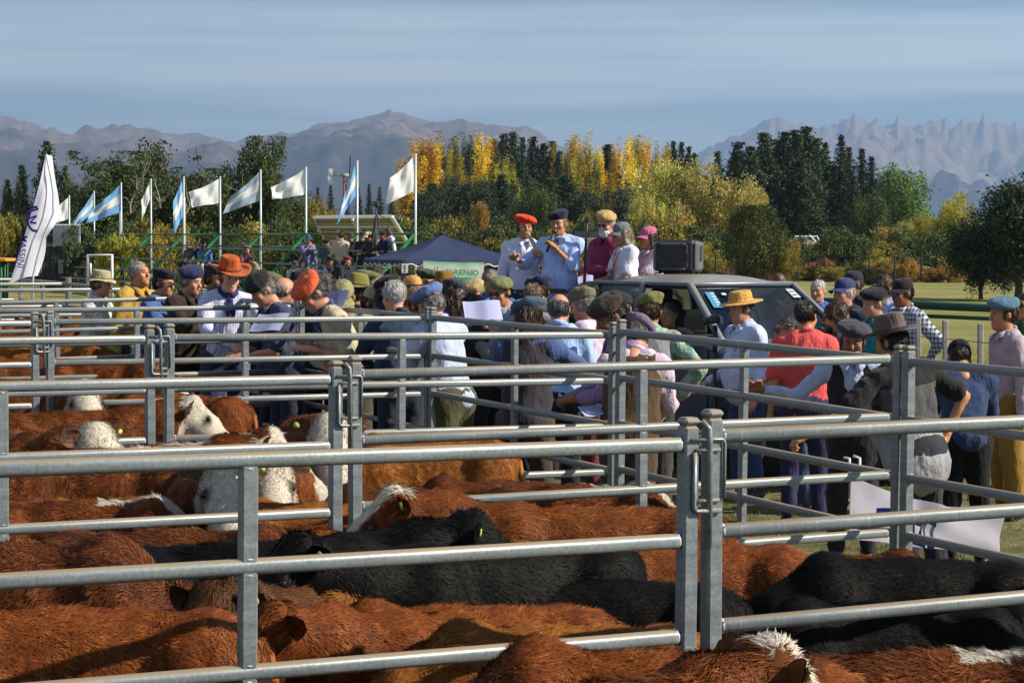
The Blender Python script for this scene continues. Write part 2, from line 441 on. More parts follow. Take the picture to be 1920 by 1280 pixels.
def build_grass():
    r = np.random.default_rng(3); pts = []
    while len(pts) < 26000:
        y = 9 + 32*r.random()**1.6; x = -1 + (y*.3 + 2)*r.random()
        s = .9*x + .435*y
        if s < 7.0 or x > y*.28 + .6: continue
        if s < 10.5 and mnoise.noise((x*1.3, y*1.3, 3)) < -.1: continue
        pts.append((x, y, gz(x, y) - .005))
    m = tint_mat('grass_blades', ((0, (.06, .085, .02)), (.5, (.15, .16, .045)), (1, (.38, .33, .17))), .8, .3, 0)
    setp(link('short_grass', leaf_blades('short_grass', pts, .055, .006, m, .6)), 'short trodden grass and straw on the verge beside the pens', 'grass', kind='stuff')
    pts = []
    while len(pts) < 9000:                # straw litter on the floor of the pens
        y = 3 + 16*r.random(); x = -y*.3 + y*.55*r.random()
        if .9*x + .435*y > 6.3: continue
        pts.append((x, y, gz(x, y) + .004))
    m = tint_mat('straw_litter', ((0, (.20, .15, .07)), (1, (.45, .37, .2))), .8, .1, 0)
    setp(link('straw_litter', leaf_blades('straw_litter', pts, .03, .006, m, 2.5, 5)), 'loose straw litter strewn over the pen floors', 'straw', kind='stuff')
build_grass()

# ---------------------------------------------------------------- mountains and the air in front of them
def rock_mat(name, lo, hi, tree):
    m, t, b = newmat(name)
    g = t.nodes.new('ShaderNodeNewGeometry'); sp = t.nodes.new('ShaderNodeSeparateXYZ'); t.links.new(g.outputs['Position'], sp.inputs[0])
    n = noise_node(t, .0045, 7, .65); n2 = noise_node(t, .02, 5, .7)
    col = ramp(t, n2.outputs[0], ((.3, lo), (.7, hi)))
    f = math_n('ADD', math_n('MULTIPLY', sp.outputs[2], 1/260, t), math_n('MULTIPLY', n.outputs[0], -3.2, t), t)
    f = math_n('MULTIPLY', math_n('ADD', f, .55, t), 2.2, t, True)
    col = mixrgb(t, f, tree, col)
    t.links.new(col, b.inputs['Base Color']); b.inputs['Roughness'].default_value = 1; b.inputs['Specular IOR Level'].default_value = 0
    return m
def mountain(name, ridge, D, mat, amp, jag, x0, x1, rows=56, step=3.0, foot=.42, pw=1.25, seed=0.0):
    px = np.arange(x0, x1, step); rx, ry = np.array(ridge, float).T
    py = np.interp(px, rx, ry); V = []; kk = np.exp(-(np.arange(-45, 46)/22.0)**2); pys = np.convolve(np.pad(py, 45, 'edge'), kk/kk.sum(), 'valid')
    for x, y in zip(px, py):
        jg = jag*(mnoise.noise((x*.11, seed, 0)) + .6*mnoise.noise((x*.31, seed, 4)) + .3*mnoise.noise((x*.8, seed, 9)))
        top = at(x, y, D); zj = at(x, y + jg, D).z; zs = at(x, float(np.interp(x, px, pys)), D).z
        for k in range(rows + 6):
            s = k/rows
            q = min(1.0, max(0.0, (s - .80)/.20)); q = q*q*q; zr = zs*(1-q) + zj*q
            if s <= 1: f = foot + (1-foot)*s; z = max(zr, 5)*s**pw
            else: f = 1 + (s-1)*1.1; z = zr*(1 - (s-1)*4.0)
            X, Y = top.x*f, top.y*f
            env = min(1.0, s*2.2)*min(1.0, abs(1-s)*6.0)
            p = (X/1500, Y/1500, seed)
            rdg = mnoise.ridged_multi_fractal(p, 1.0, 2.1, 6, 1.0, 2.0, noise_basis='PERLIN_ORIGINAL')
            env *= min(1.0, abs(1-s)*2.2 + .12) if seed > 5 else 1.0; z += amp*env*(rdg - (1.45 if seed > 5 else 1.1))*.6 + amp*.16*env*mnoise.noise((X/160, Y/160, seed)) + amp*.07*min(1.0, s*2)*mnoise.noise((X/55, Y/55, seed))
            V.append((X, Y, z - .02*(1-min(s, 1))*60))
    n = rows + 6; i, j = np.meshgrid(np.arange(len(px)-1), np.arange(n-1), indexing='ij'); a = (i*n + j).ravel()
    me = mesh_np(name, V, np.stack([a, a+n, a+n+1, a+1], 1), False, [mat])
    setp(link(name, me), kind='structure')
RIDGE_W = [(-400,190),(-200,200),(0,216),(60,232),(128,258),(175,243),(213,233),(262,241),(330,266),(420,276),(500,271),(540,268),(572,250),(604,232),(640,233),(690,222),(728,208),(760,213),(800,230),(820,238),(870,236),(905,238),(960,250),(985,254),(1015,265),(1060,292),(1110,318),(1180,360),(1260,420),(1330,455)]
RIDGE_E = [(1150,420),(1240,350),(1310,292),(1325,276),(1345,266),(1362,263),(1400,243),(1432,221),(1448,219),(1470,221),(1520,243),(1532,241),(1545,237),(1560,240),(1592,225),(1603,214),(1612,222),(1628,223),(1640,219),(1650,223),(1655,232),(1676,238),(1683,223),(1688,240),(1716,241),(1740,234),(1752,228),(1765,232),(1772,224),(1780,235),(1800,232),(1806,224),(1815,232),(1830,232),(1836,226),(1844,208),(1851,224),(1868,232),(1895,240),(1905,226),(1915,238),(1935,230),(1990,236),(2060,228),(2200,240),(2400,250)]
mountain('far_mountains', RIDGE_W, 8200, rock_mat('heath_rock', (.085, .062, .060), (.20, .155, .135), (.042, .038, .034)), 250, 2.0, -420, 1330, seed=3.1)
mountain('spire_mountains', RIDGE_E, 12500, rock_mat('granite', (.10, .075, .07), (.27, .20, .165), (.024, .03, .036)), 620, 1.6, 1150, 2400, seed=8.7, step=2.5)
def haze():
    m = bpy.data.materials.new('haze'); m.use_nodes = True; t = m.node_tree; t.nodes.clear()
    o = t.nodes.new('ShaderNodeOutputMaterial'); v = t.nodes.new('ShaderNodeVolumePrincipled')
    v.inputs['Density'].default_value = 1.1e-4; v.inputs['Color'].default_value = (.40, .60, .93, 1); v.inputs['Anisotropy'].default_value = .25
    t.links.new(v.outputs[0], o.inputs['Volume'])
    b = MB(); b.box((0, 7200, 480), (17000, 14900, 1000)); 
    o = b.build('haze', m); setp(o, 'pale blue haze lying between the pens and the mountains', 'haze', kind='stuff')
    lo = -1.5; me = o.data
    for vtx in me.vertices:
        vtx.co.z = lo if vtx.co.z < 400 else 1060.0
haze()

# ---------------------------------------------------------------- trees
def leaf_quads(C, size, r, up=.0, stretch=1.3, asp=1.0):
    n = len(C)
    d = r.normal(size=(n, 3)); d[:, 2] += up; d /= np.linalg.norm(d, axis=1, keepdims=True)
    e = np.cross(d, r.normal(size=(n, 3))); e /= np.linalg.norm(e, axis=1, keepdims=True)
    s = (size*r.uniform(.6, 1.4, n))[:, None]
    a = d*s*stretch*np.array((1, 1, asp)); b = e*s*.62*np.array((1, 1, asp))
    V = np.stack([C - a, C + b - a*.1, C + a, C - b - a*.1], 1).reshape(-1, 3)
    return V, np.arange(4*n).reshape(-1, 4)
def crown_mesh(name, kind, n, size, seed):
    """crowns of unit height and about unit width; leaves gather in clumps on the limbs"""
    r = np.random.default_rng(seed); cl = []
    if kind == 'poplar':
        spires = [(0, 0, 1.0, .30)] + [(r.normal(0, .2), r.normal(0, .2), r.uniform(.68, .97), r.uniform(.13, .2)) for _ in range(8)]
        for _ in range(230):
            sx, sy, sh, sr = spires[r.integers(len(spires))]
            z = .10 + (sh-.10)*r.random()**.8; tt = z/sh
            rad = sr*1.15*(tt*3 if tt < .3 else (1-tt)**.55*1.15)*r.uniform(.4, 1); a = r.uniform(0, 2*PI)
            cl.append((sx*min(1, tt*1.6) + rad*math.cos(a), sy*min(1, tt*1.6) + rad*math.sin(a), z, .052, .035))
    elif kind == 'pine':
        k = 0
        for z in np.linspace(.10, .97, 17):
            nb = int(5 + 7*(1-z)); ph = r.uniform(0, 6)
            for i in range(nb):
                L_ = (.55*(1-z)**.78 + .012)*r.uniform(.6, 1.12); a = ph + i*2*PI/nb + r.normal(0, .2)
                for q in np.linspace(.3, 1, int(2 + 9*L_)):
                    cl.append((L_*q*math.cos(a), L_*q*math.sin(a), z + .30*L_*q - .26*L_*q*q + r.normal(0, .014), .030 + .04*L_, .017))
        cl.append((0, 0, .985, .02, .03))
    elif kind == 'fir':
        for z in np.linspace(.06, .98, 22):
            nb = int(4 + 8*(1-z)); ph = r.uniform(0, 6)
            for i in range(nb):
                L_ = (.50*(1-z)**.85 + .015)*r.uniform(.7, 1.1); a = ph + i*2*PI/nb + r.normal(0, .2)
                for q in np.linspace(.2, .95, int(2 + 8*L_)): cl.append((L_*q*math.cos(a), L_*q*math.sin(a), z - .16*L_*q, .02 + .03*L_, .012))
    elif kind == 'broad':
        blobs = [(0, 0, .62, .33, .36)] + [(r.normal(0, .24), r.normal(0, .24), r.uniform(.3, .72), r.uniform(.14, .24), r.uniform(.15, .25)) for _ in range(12)]
        for _ in range(300):
            x, y, z, a, b = blobs[r.integers(len(blobs))]
            d = r.normal(size=3); d /= np.linalg.norm(d); q = r.uniform(.72, 1.0)
            p = (x + d[0]*a*q, y + d[1]*a*q, z + d[2]*b*q)
            if p[2] > .10: cl.append((*p, .045, .042))
    elif kind == 'oval':
        for _ in range(260):
            a = r.uniform(0, 2*PI); z = r.uniform(.16, .99); q = math.sqrt(max(0, 1 - ((z-.55)/.46)**2))
            q = .47*q*(1.06 if z < .5 else 1)*r.uniform(.62, 1.05)
            cl.append((q*math.cos(a), q*math.sin(a), z, .045, .05))
    elif kind == 'bush':
        blobs = [(r.normal(0, .2), r.normal(0, .2), r.uniform(.25, .6), r.uniform(.18, .3), r.uniform(.2, .36)) for _ in range(9)]
        for _ in range(170):
            x, y, z, a, b = blobs[r.integers(len(blobs))]
            d = r.normal(size=3); d /= np.linalg.norm(d)
            p = (x + d[0]*a, y + d[1]*a, max(.03, z + d[2]*b)); cl.append((*p, .055, .05))
    elif kind == 'ragged':
        lim = []
        for _ in range(15):
            a = r.uniform(0, 2*PI); L_ = r.uniform(.15, .48); lim.append((L_*math.cos(a), L_*math.sin(a), r.uniform(.35, 1.0) if L_ < .34 else r.uniform(.3, .8)))
        for x, y, z in lim:
            for _ in range(26):
                q = r.uniform(.3, 1.06); cl.append((x*q + r.normal(0, .06), y*q + r.normal(0, .06), max(.06, z*(.35+.65*q) + r.normal(0, .05)), .036, .033))
    cl = np.array(cl); k = r.integers(len(cl), size=n); c = cl[k]
    C = c[:, :3] + r.normal(size=(n, 3))*np.stack([c[:, 3], c[:, 3], c[:, 4]], 1)
    C[:, 2] = np.clip(C[:, 2], .01, 1.0)
    V, F = leaf_quads(C, size, r, .25 if kind in ('poplar', 'pine', 'fir') else 0, 1.3, dict(poplar=.2, pine=.42, fir=.35, bush=1.2, ragged=.75).get(kind, .9))
    ct = r.random(len(cl)); tint = np.clip(.55*ct[k] + .45*r.random(n), 0, 1)
    return mesh_np(name, V, F, False, (), None, {'tint': np.repeat(tint, 4)})
def trunk_mesh(name, h, r0, limbs, seed, spread=.4):
    r = np.random.default_rng(seed); b = MB(); b.smooth = True
    P = [(0, 0, -.03)]; 
    for k in range(1, 6): P.append((r.normal(0, .012), r.normal(0, .012), h*k/5))
    b.path(P, [r0*(1-.16*k) for k in range(6)], 6)
    for _ in range(limbs):
        z = h*r.uniform(.3, .95); a = r.uniform(0, 2*PI); L_ = spread*r.uniform(.5, 1)
        b.path([(0, 0, z), (L_*.5*math.cos(a), L_*.5*math.sin(a), min(h*.93, z + .12)), (L_*math.cos(a), L_*math.sin(a), min(h*.96, z + .3*r.uniform(.6, 1)))], [r0*.5, r0*.33, r0*.08], 5)
    return b.mesh(name)
CROWN = {}
for kind, n, size, reps in (('poplar', 10000, .025, 3), ('pine', 14000, .022, 3), ('fir', 11000, .021, 2), ('broad', 19000, .0132, 3), ('oval', 16000, .0135, 1), ('bush', 8000, .022, 3), ('ragged', 19000, .0135, 3)):
    CROWN[kind] = [crown_mesh(kind + '_crown', kind, n, size, 11*i + len(kind)) for i in range(reps)]
TRUNK = dict(poplar=trunk_mesh('poplar_trunk', .9, .035, 6, 1, .15), pine=trunk_mesh('pine_trunk', .95, .03, 8, 2, .2), fir=trunk_mesh('fir_trunk', .97, .028, 0, 3),
             broad=trunk_mesh('broad_trunk', .55, .035, 9, 4, .35), oval=trunk_mesh('oval_trunk', .5, .04, 6, 5, .2), bush=trunk_mesh('bush_stem', .3, .03, 7, 6, .35), ragged=trunk_mesh('ragged_trunk', .5, .04, 10, 7, .42))
BARK = plain('bark', (.12, .095, .075), .9, 0, .35, 14, .1)
LEAF = dict(
    gold=tint_mat('gold_leaves', ((0, (0.317, 0.207, 0.0146)), (.45, (0.671, 0.39, 0.0146)), (1, (0.9, 0.61, 0.0427))), .6, .35),
    goldgreen=tint_mat('goldgreen_leaves', ((0, (0.122, 0.146, 0.022)), (.5, (0.329, 0.293, 0.0366)), (1, (0.732, 0.525, 0.0488))), .6, .35),
    green=tint_mat('green_poplar_leaves', ((0, (.030, .055, .018)), (.6, (.078, .115, .032)), (1, (.19, .20, .05))), .6, .3),
    dark=tint_mat('conifer_needles', ((0, (0.0146, 0.0293, 0.0134)), (.6, (0.0342, 0.0561, 0.022)), (1, (0.0793, 0.0976, 0.0317))), .7, .1),
    willow=tint_mat('pale_yellow_leaves', ((0, (0.183, 0.207, 0.0488)), (.5, (0.403, 0.378, 0.0976)), (.8, (0.671, 0.512, 0.11)), (1, (0.854, 0.781, 0.415))), .5, .32),
    leafy=tint_mat('fresh_green_leaves', ((0, (0.0488, 0.0915, 0.0244)), (.6, (0.116, 0.183, 0.0427)), (1, (0.281, 0.329, 0.0854))), .6, .3),
    olive=tint_mat('olive_leaves', ((0, (.026, .040, .013)), (.6, (.070, .096, .027)), (1, (.175, .195, .058))), .7, .2),
    olivegold=tint_mat('olive_gold_leaves', ((0, (0.0732, 0.0732, 0.0159)), (.5, (0.22, 0.183, 0.0342)), (1, (0.512, 0.354, 0.0671))), .65, .28),
    rust=tint_mat('rust_leaves', ((0, (0.122, 0.0671, 0.0207)), (.5, (0.354, 0.177, 0.0427)), (1, (0.61, 0.366, 0.0976))), .7, .28),
    grey=tint_mat('dry_twigs', ((0, (0.134, 0.11, 0.0732)), (1, (0.415, 0.342, 0.232))), .8, .1))
T_N = [0]
ORD = ['first', 'second', 'third', 'fourth', 'fifth', 'sixth', 'seventh', 'eighth', 'ninth', 'tenth', 'eleventh', 'twelfth', 'thirteenth', 'fourteenth', 'fifteenth', 'sixteenth', 'seventeenth', 'eighteenth', 'nineteenth', 'twentieth', 'twenty-first', 'twenty-second', 'twenty-third', 'twenty-fourth', 'twenty-fifth', 'twenty-sixth', 'twenty-seventh', 'twenty-eighth']
def tree(kind, leaf, px, ytop, D, wpx, label, name, cat='tree', group=None, base=None, sink=0.0):
    T_N[0] += 1
    top = at(px, ytop, D); g = gz(top.x, top.y) if base is None else base
    h = max(.5, top.z - g + sink); wd = wpx/F_PX*D
    e = empty(name, (top.x, top.y, g - sink), T_N[0]*2.4, label, cat, group)
    S = Matrix.Diagonal((wd, wd, h, 1)); cs = CROWN[kind]
    link('crown', cs[T_N[0] % len(cs)], e, LEAF[leaf], S)
    link('trunk' if kind != 'bush' else 'stem', TRUNK[kind], e, BARK, Matrix.Diagonal((h*.5 if kind in ('poplar', 'pine', 'fir') else wd, h*.5 if kind in ('poplar', 'pine', 'fir') else wd, h, 1)))
    return e
rt = random.Random(4)
# golden poplars, west clump, middle clump, east clump
for cl, where in ((((772,266,60),(790,258,52),(808,254,56),(824,247,58),(844,280,44),(862,322,40)), 'golden columnar poplar above the gazebo'),
                  (((903,249,46),(916,258,44),(948,284,46)), 'golden poplar tip among the green poplars'),
                  (((1064,264,36),(1082,254,42),(1095,262,36),(1106,249,42),(1122,276,36)), 'golden poplar above the blue shirted speaker'),
                  (((1162,256,40),(1180,256,42),(1197,254,42),(1213,249,44),(1230,266,38),(1246,274,36)), 'golden poplar above the gray capped woman')):
    for k, (x, y, w_) in enumerate(cl):
        tree('poplar', 'gold' if rt.random() < .62 else 'goldgreen', x, y, 255 + rt.uniform(-12, 12), w_*1.3, f'{where}, {ORD[k]} from the flags', 'poplar_tree', 'tree', 'golden poplars of the wood')
for k, (x, y, w_) in enumerate(((852,256,44),(868,250,46),(882,254,44),(893,263,40),(930,268,48))):
    tree('poplar', 'green', x, y, 262, w_, f'dark green columnar poplar between the golden ones, {ORD[k]} from the flags', 'poplar_tree', 'tree', 'green poplars above the gazebo')
for k, (x, y, w_) in enumerate(((884,330,56),(940,300,50),(965,318,52))):
    tree('poplar', 'goldgreen', x, y, 235, w_, f'yellow green poplar below the green poplars, {ORD[k]} from the flags', 'poplar_tree', 'tree', 'yellow green poplars')
for k, (x, y) in enumerate(((925,262),(946,252),(962,249),(980,258),(1000,258),(1020,270),(1036,266),(1050,284),(1140,272),(1150,285))):
    tree('pine' if rt.random() < .6 else 'fir', 'dark', x, y, 270 + rt.uniform(-15, 15), 84, f'dark conifer behind the two men with the microphone, {ORD[k]} from the flags', 'conifer_tree', 'tree', 'conifers behind the two speakers')
for k, (x, y) in enumerate(((1262,266),(1278,268),(1292,276),(1302,288))):
    tree('pine', 'dark', x, y, 275, 52, f'distant dark conifer over the yellow willow, {ORD[k]} from the golden poplars', 'conifer_tree', 'tree', 'conifers over the yellow willow')
for q, (x, y, k) in enumerate(((1346,284,'fir'),(1384,268,'pine'),(1408,264,'pine'),(1432,256,'pine'),(1452,254,'pine'),(1472,251,'pine'),(1492,249,'pine'),(1512,245,'pine'),(1532,249,'pine'),(1548,260,'fir'),(1578,260,'fir'),(1592,263,'fir'),(1616,278,'fir'),(1634,288,'fir'),(1440,300,'pine'),(1500,300,'pine'),(1560,310,'pine'),(1600,330,'fir'),(1400,320,'pine'),(1640,330,'fir'))):
    tree(k, 'dark', x, y + rt.uniform(-7, 14), 205 + rt.uniform(-14, 14), 122 if k == 'pine' else 100, f'dark pine of the dense stand above the felt hat, {ORD[q]} of its stand' if k == 'pine' else f'pointed fir of the dense stand by the round green tree, {ORD[q]} of its stand', 'pine_tree' if k == 'pine' else 'fir_tree', 'tree', 'dark pine stand' if k == 'pine' else 'firs of the dark stand')
# darker second rank that closes the wood
for i in range(28):
    x = 790 + i*30 + rt.uniform(-10, 10)
    tree(rt.choice(('pine', 'broad', 'broad')), rt.choice(('dark', 'dark', 'dark', 'green')), x, rt.uniform(315, 365), 228 + rt.uniform(-10, 10), rt.uniform(90, 130), f'dark understorey tree below the poplars, {ORD[i]} from the flags', 'understorey_tree', 'tree', 'understorey of the wood')
for x, y, w_, lf, lb in ((1250,296,150,'willow','broad yellow willow crown above the loudspeaker'), (1318,298,130,'willow','yellow willow with a domed crown left of the dark pine stand'), (1275,330,170,'goldgreen','yellow green willow low in front of the domed willow'), (1408,340,105,'willow','pale yellow green tree rising behind the dark oval tree'),
                     (1215,362,60,'willow','small silvery tree above the pink cap'), (1130,378,50,'willow','small pale sapling above the beige beret'), (1686,306,150,'leafy','big round green tree at the east end of the dark pines'), (1640,360,90,'green','dull green tree tucked under the big round green tree'),
                     (1802,352,86,'goldgreen','lone yellowish tree in front of the blue spire mountains'), (1735,400,70,'goldgreen','small yellow green tree below the lone yellowish tree'), (1700,412,80,'willow','pale sapling above the checkered shirt man'), (1010,330,90,'olive','dark olive tree just behind the orange bereted man')):
    tree('broad', lf, x, y, 165 + rt.uniform(-8, 8), w_, lb, 'broadleaf_tree')
for x, y, w_, lf, lb in ((1278,402,34,'gold','little golden poplar above the loudspeaker'), (898,378,46,'rust','orange brown young poplar above the gazebo roof'), (1100,396,30,'goldgreen','slim yellow sapling beside the beige beret'), (866,400,44,'goldgreen','yellow green young poplar above the gazebo peak')):
    tree('poplar', lf, x, y, 150, w_, lb, 'young_poplar')
tree('oval', 'olive', 1417, 386, 92, 112, 'dense dark oval tree standing alone before the yellow willow', 'oval_tree')
tree('broad', 'olivegold', 1466, 432, 92, 60, 'small yellowish tree touching the dark oval tree', 'small_tree')
# bushes in front of the wood
for i in range(19):
    x = 770 + i*30 + rt.uniform(-8, 8)
    tree('bush', rt.choice(('olive', 'olive', 'olivegold', 'green')), x, rt.uniform(398, 432), 128 + rt.uniform(-8, 8), rt.uniform(56, 90), f'rounded olive bush at the foot of the wood, {ORD[i]} from the gazebo', 'round_bush', 'bush', 'bushes at the foot of the wood')
for i in range(17):
    x = 780 + i*33 + rt.uniform(-8, 8)
    tree('bush', rt.choice(('olive', 'olivegold', 'olivegold')), x, rt.uniform(445, 470), 112 + rt.uniform(-4, 4), rt.uniform(60, 80), f'low olive bush in the hedge behind the truck, {ORD[i]} from the gazebo', 'hedge_bush', 'bush', 'low hedge behind the truck')
for i, (x, y, w_, lf) in enumerate(((1580,424,84,'olive'),(1655,418,90,'olivegold'),(1610,440,74,'olive'),(1700,430,84,'olive'),(1760,432,100,'olive'),(1805,440,90,'olive'),(1500,440,60,'olive'),(1640,462,60,'goldgreen'),(1350,430,80,'olive'),(1310,452,60,'olivegold'),(1840,425,90,'olive'),(1892,430,100,'olive'),(1540,440,60,'olivegold'),(1700,470,60,'olive'),(1860,470,70,'olive'))):
    tree('bush', lf, x, y, 122 + rt.uniform(-6, 6), w_, f'{dict(olive="dark", olivegold="golden", goldgreen="bright")[lf]} rounded bush beyond the netting fence at the pasture edge, {["under the ruined cabin", "behind the violet cap", "beside the cabin wall", "above the curly haired man", "above the black cap", "next to the spreading tree", "near the oval tree", "low by a fence post", "behind the loudspeaker", "beside the small golden poplar", "below the lone yellowish tree", "behind the spreading trunk", "just past the cabin", "low behind the checked shirt", "under the leaning tree"][i]}', 'pasture_bush', 'bush', 'bushes beyond the wire fence')
for i in range(26):
    x = 1240 + i*27 + rt.uniform(-6, 6)
    tree('bush', rt.choice(('rust', 'rust', 'olivegold', 'olive')), x, rt.uniform(478, 500), 109 + rt.uniform(-2, 4), rt.uniform(40, 66), f'rust or olive shrub along the netting fence, {ORD[i]} from the loudspeaker', 'rust_shrub', 'shrub', 'rust shrubs along the wire fence')
tree('bush', 'olive', 1618, 490, 100, 56, 'dark shrub on the pasture side of the wire fence above the navy cap', 'dark_shrub', 'shrub')
tree('broad', 'dark', 1912, 326, 74, 240, 'large dark tree overhanging the pasture at the edge of the view', 'spreading_tree')
tree('broad', 'dark', 1842, 384, 76, 130, 'lower dark crown leaning out beside the large spreading tree', 'leaning_tree')
# west side: pines on the knoll, ragged trees behind the grandstand
def knoll():
    b = []; n = 40
    for i in range(n):
        for j in range(24):
            u, v = i/(n-1), j/23
            x = -95 + 84*u; y = 110 + 170*v
            e_ = max(0.0, math.sin(min(1, (1-u)*1.15)*PI/2))*math.sin(v*PI)**.6*min(1, (1-u)*3)
            b.append((x, y, gz(x, y) - .15 + 6.5*e_ + .5*e_*mnoise.noise((x*.12, y*.12, 2))))
    i, j = np.meshgrid(np.arange(n-1), np.arange(23), indexing='ij'); a = (i*24 + j).ravel()
    m = plain('dry_hillside', (.16, .13, .075), .95, 0, .5, .5, .1)
    setp(link('hillside', mesh_np('hillside', b, np.stack([a, a+24, a+25, a+1], 1), True, [m])), kind='structure')
knoll()
for x, y, w_, lb in ((88,266,96,'tall dark pine on the hillside behind the feather banner'), (40,310,60,'shorter pine left of the tall hillside pine'), (122,312,64,'dark pine on the hillside between the banner and the first flagpole'), (14,338,54,'young pine at the western edge of the hillside')):
    tree('pine', 'dark' if w_ > 70 else 'olive', x, y, 150, w_, lb, 'hillside_pine')
for i in range(14):
    tree('bush', rt.choice(('grey', 'olivegold', 'olive', 'grey')), -10 + i*13 + rt.uniform(-5, 5), rt.uniform(385, 430), 104 + rt.uniform(-5, 5), rt.uniform(36, 60), f'dry scrub on the hillside behind the feather banner, {ORD[i]} from the west', 'dry_scrub', 'shrub', 'dry scrub on the hillside')
for x, y, w_, lf, lb in ((205,284,190,'olive','ragged dark tree behind the first light blue flags'), (325,262,185,'olive','tall ragged tree with a leaning top behind the bare light blue flag'), (268,312,170,'olive','dark ragged tree filling the gap behind the flagpoles'), (385,316,140,'olive','dark ragged tree behind the white emblem flag over the seated trio'),
                        (452,278,130,'olive','olive ragged tree behind the drooping blue and white flag'), (492,258,120,'olive','tallest ragged tree behind the middle flagpole'), (530,330,140,'olive','lower olive tree behind the seated checkered man'), (160,380,90,'olive','low ragged tree behind the corrugated shed')):
    tree('ragged', lf, x, y, 96 + rt.uniform(-6, 6), w_, lb, 'ragged_tree')
for k, (x, y, w_) in enumerate(((175,330,120),(240,330,130),(300,320,130),(360,330,120),(425,320,120),(475,310,120))):
    tree('broad', 'green' if k % 2 else 'olive', x, y, 103, w_, f'dense dark crown filling the trees behind the flags, {ORD[k]} from the shed', 'dense_tree', 'tree', 'dense trees behind the flags')
tree('broad', 'olivegold', 585, 366, 110, 120, 'round golden olive tree behind the solar panel', 'golden_tree')
for i in range(12):
    tree('bush', rt.choice(('olive', 'olive', 'olivegold')), 170 + i*38 + rt.uniform(-10, 10), rt.uniform(400, 430), 84 + rt.uniform(-4, 4), rt.uniform(70, 90), f'olive bush behind the green grandstand, {ORD[i]} from the shed', 'grandstand_bush', 'bush', 'bushes behind the grandstand')
for k, (x, y, w_) in enumerate(((280,430,70),(240,436,60),(205,440,50))):
    tree('bush', 'goldgreen', x, y, 78, w_, f'bright green bush right behind the grandstand rails, {["largest", "middle one", "smallest"][k]} of three', 'bright_bush', 'bush', 'bright bushes behind the rails')
for k, (x, y) in enumerate(((596,352),(620,348),(648,346),(672,352),(692,346),(712,350),(735,356))):
    tree('fir', 'dark', x, y, 180, 44, f'small far conifer behind the wind turbine, {ORD[k]} from the golden olive tree', 'far_conifer', 'tree', 'far conifers behind the wind turbine')
for i in range(7):
    tree('bush', 'olive', 590 + i*32, rt.uniform(390, 420), 120, 76, f'dark bush behind the solar panel, {ORD[i]} from the golden olive tree', 'panel_bush', 'bush', 'bushes behind the solar panel')
def bare_branches():
    r = np.random.default_rng(9); b = MB()
    for px, py, D in ((265,300,88),(300,330,88),(245,340,88),(350,340,88),(470,330,88)):
        p = at(px, py + 60, D)
        for _ in range(4):
            a = r.normal(0, .5); l_ = r.uniform(.6, 1.4); q = np.array(p); P = [q]
            for k in range(4): q = q + np.array((math.sin(a), r.normal(0, .2), math.cos(a)))*l_/3; a += r.normal(0, .35); P.append(q)
            b.path(P, [.03, .022, .015, .01, .005], 4)
    e = b.build('dead_branches', plain('dead_wood', (.3, .26, .22), .9)); setp(e, 'bare grey dead branches sticking out of the ragged trees', 'branches', kind='stuff')
bare_branches()

# ---------------------------------------------------------------- the pens
TH = 0.44785; E1 = np.array((math.cos(TH), math.sin(TH), 0)); E2 = np.array((-math.sin(TH), math.cos(TH), 0))
ORG = np.array((1.8653, 9.5362, 0)); PITCH_ROW = 2.8476; PITCH_COL = 2.8364
TOP_RAIL = 1.566; RAIL_GAP = .2768
def node(n, u):
    p = ORG + n*PITCH_ROW*E2 + u*PITCH_COL*E1
    p[2] = gz(p[0], p[1]); return p
PANEL = {}
def panel_meshes(Lg, mid=.5):
    k = (round(Lg, 3), mid)
    if k in PANEL: return PANEL[k]
    rail = MB(); rail.smooth = True; rail.bar((.027, 0, 0), (Lg-.027, 0, 0), .044, .042, .36, 3)
    weld = MB(); weld.smooth = True
    post = MB(); post.box((0, 0, .82), (.050, .052, 1.60), bev=.007); post.box((0, 0, 1.632), (.055, .057, .024), bev=.010)
    upr = MB(); upr.box((0, 0, .855), (.046, .040, 1.40), bev=.006)
    for i in range(6):
        z = TOP_RAIL - i*RAIL_GAP
        weld.ball((.034, 0, z), (.012, .024, .025), 8, 5); weld.ball((Lg-.034, 0, z), (.012, .024, .025), 8, 5)
        weld.ball((Lg*mid, 0, z-.021), (.028, .024, .007), 8, 4); (weld.ball((Lg*mid, 0, z+.021), (.028, .024, .005), 8, 4) if i else 0)
    PANEL[k] = (rail.mesh('rail', GALV), post.mesh('post', GALV), upr.mesh('upright', GALV), weld.mesh('weld', WELD))
    return PANEL[k]
latch = MB(); latch.smooth = True
latch.path([(-.055, -.030, -.02), (.050, -.030, -.02), (.056, -.030, -.03), (.056, -.03, -.19)], .0055, 6)
latch.path([(-.046, -.034, -.055), (-.046, -.034, -.215), (-.038, -.034, -.225), (.045, -.034, -.225)], .007, 6)
latch.path([(-.04, -.03, -.05), (.04, -.03, -.05)], .006, 6); latch.path([(-.04, -.03, -.195), (.04, -.03, -.195)], .006, 6)
pin = MB(); pin.smooth = True
pin.path([(-.02, 0, .012), (-.012, -.028, .03), (0, -.034, .012), (.004, -.034, -.03), (.006, -.034, -.33)], .009, 6)
LATCH_ME = latch.mesh('latch', GALV); PIN_ME = pin.mesh('latch_pin', GALV)
lug = MB(); lug.smooth = True
for k in range(4): lug.tube((-.03, 0, -.05 - .11*k), (.03, 0, -.05 - .11*k), .009, 6); lug.tube((-.008, 0, -.05-.11*k), (.008, 0, -.05-.11*k), .016, 6)
LUG_ME = lug.mesh('hinge_bolt', GALV)
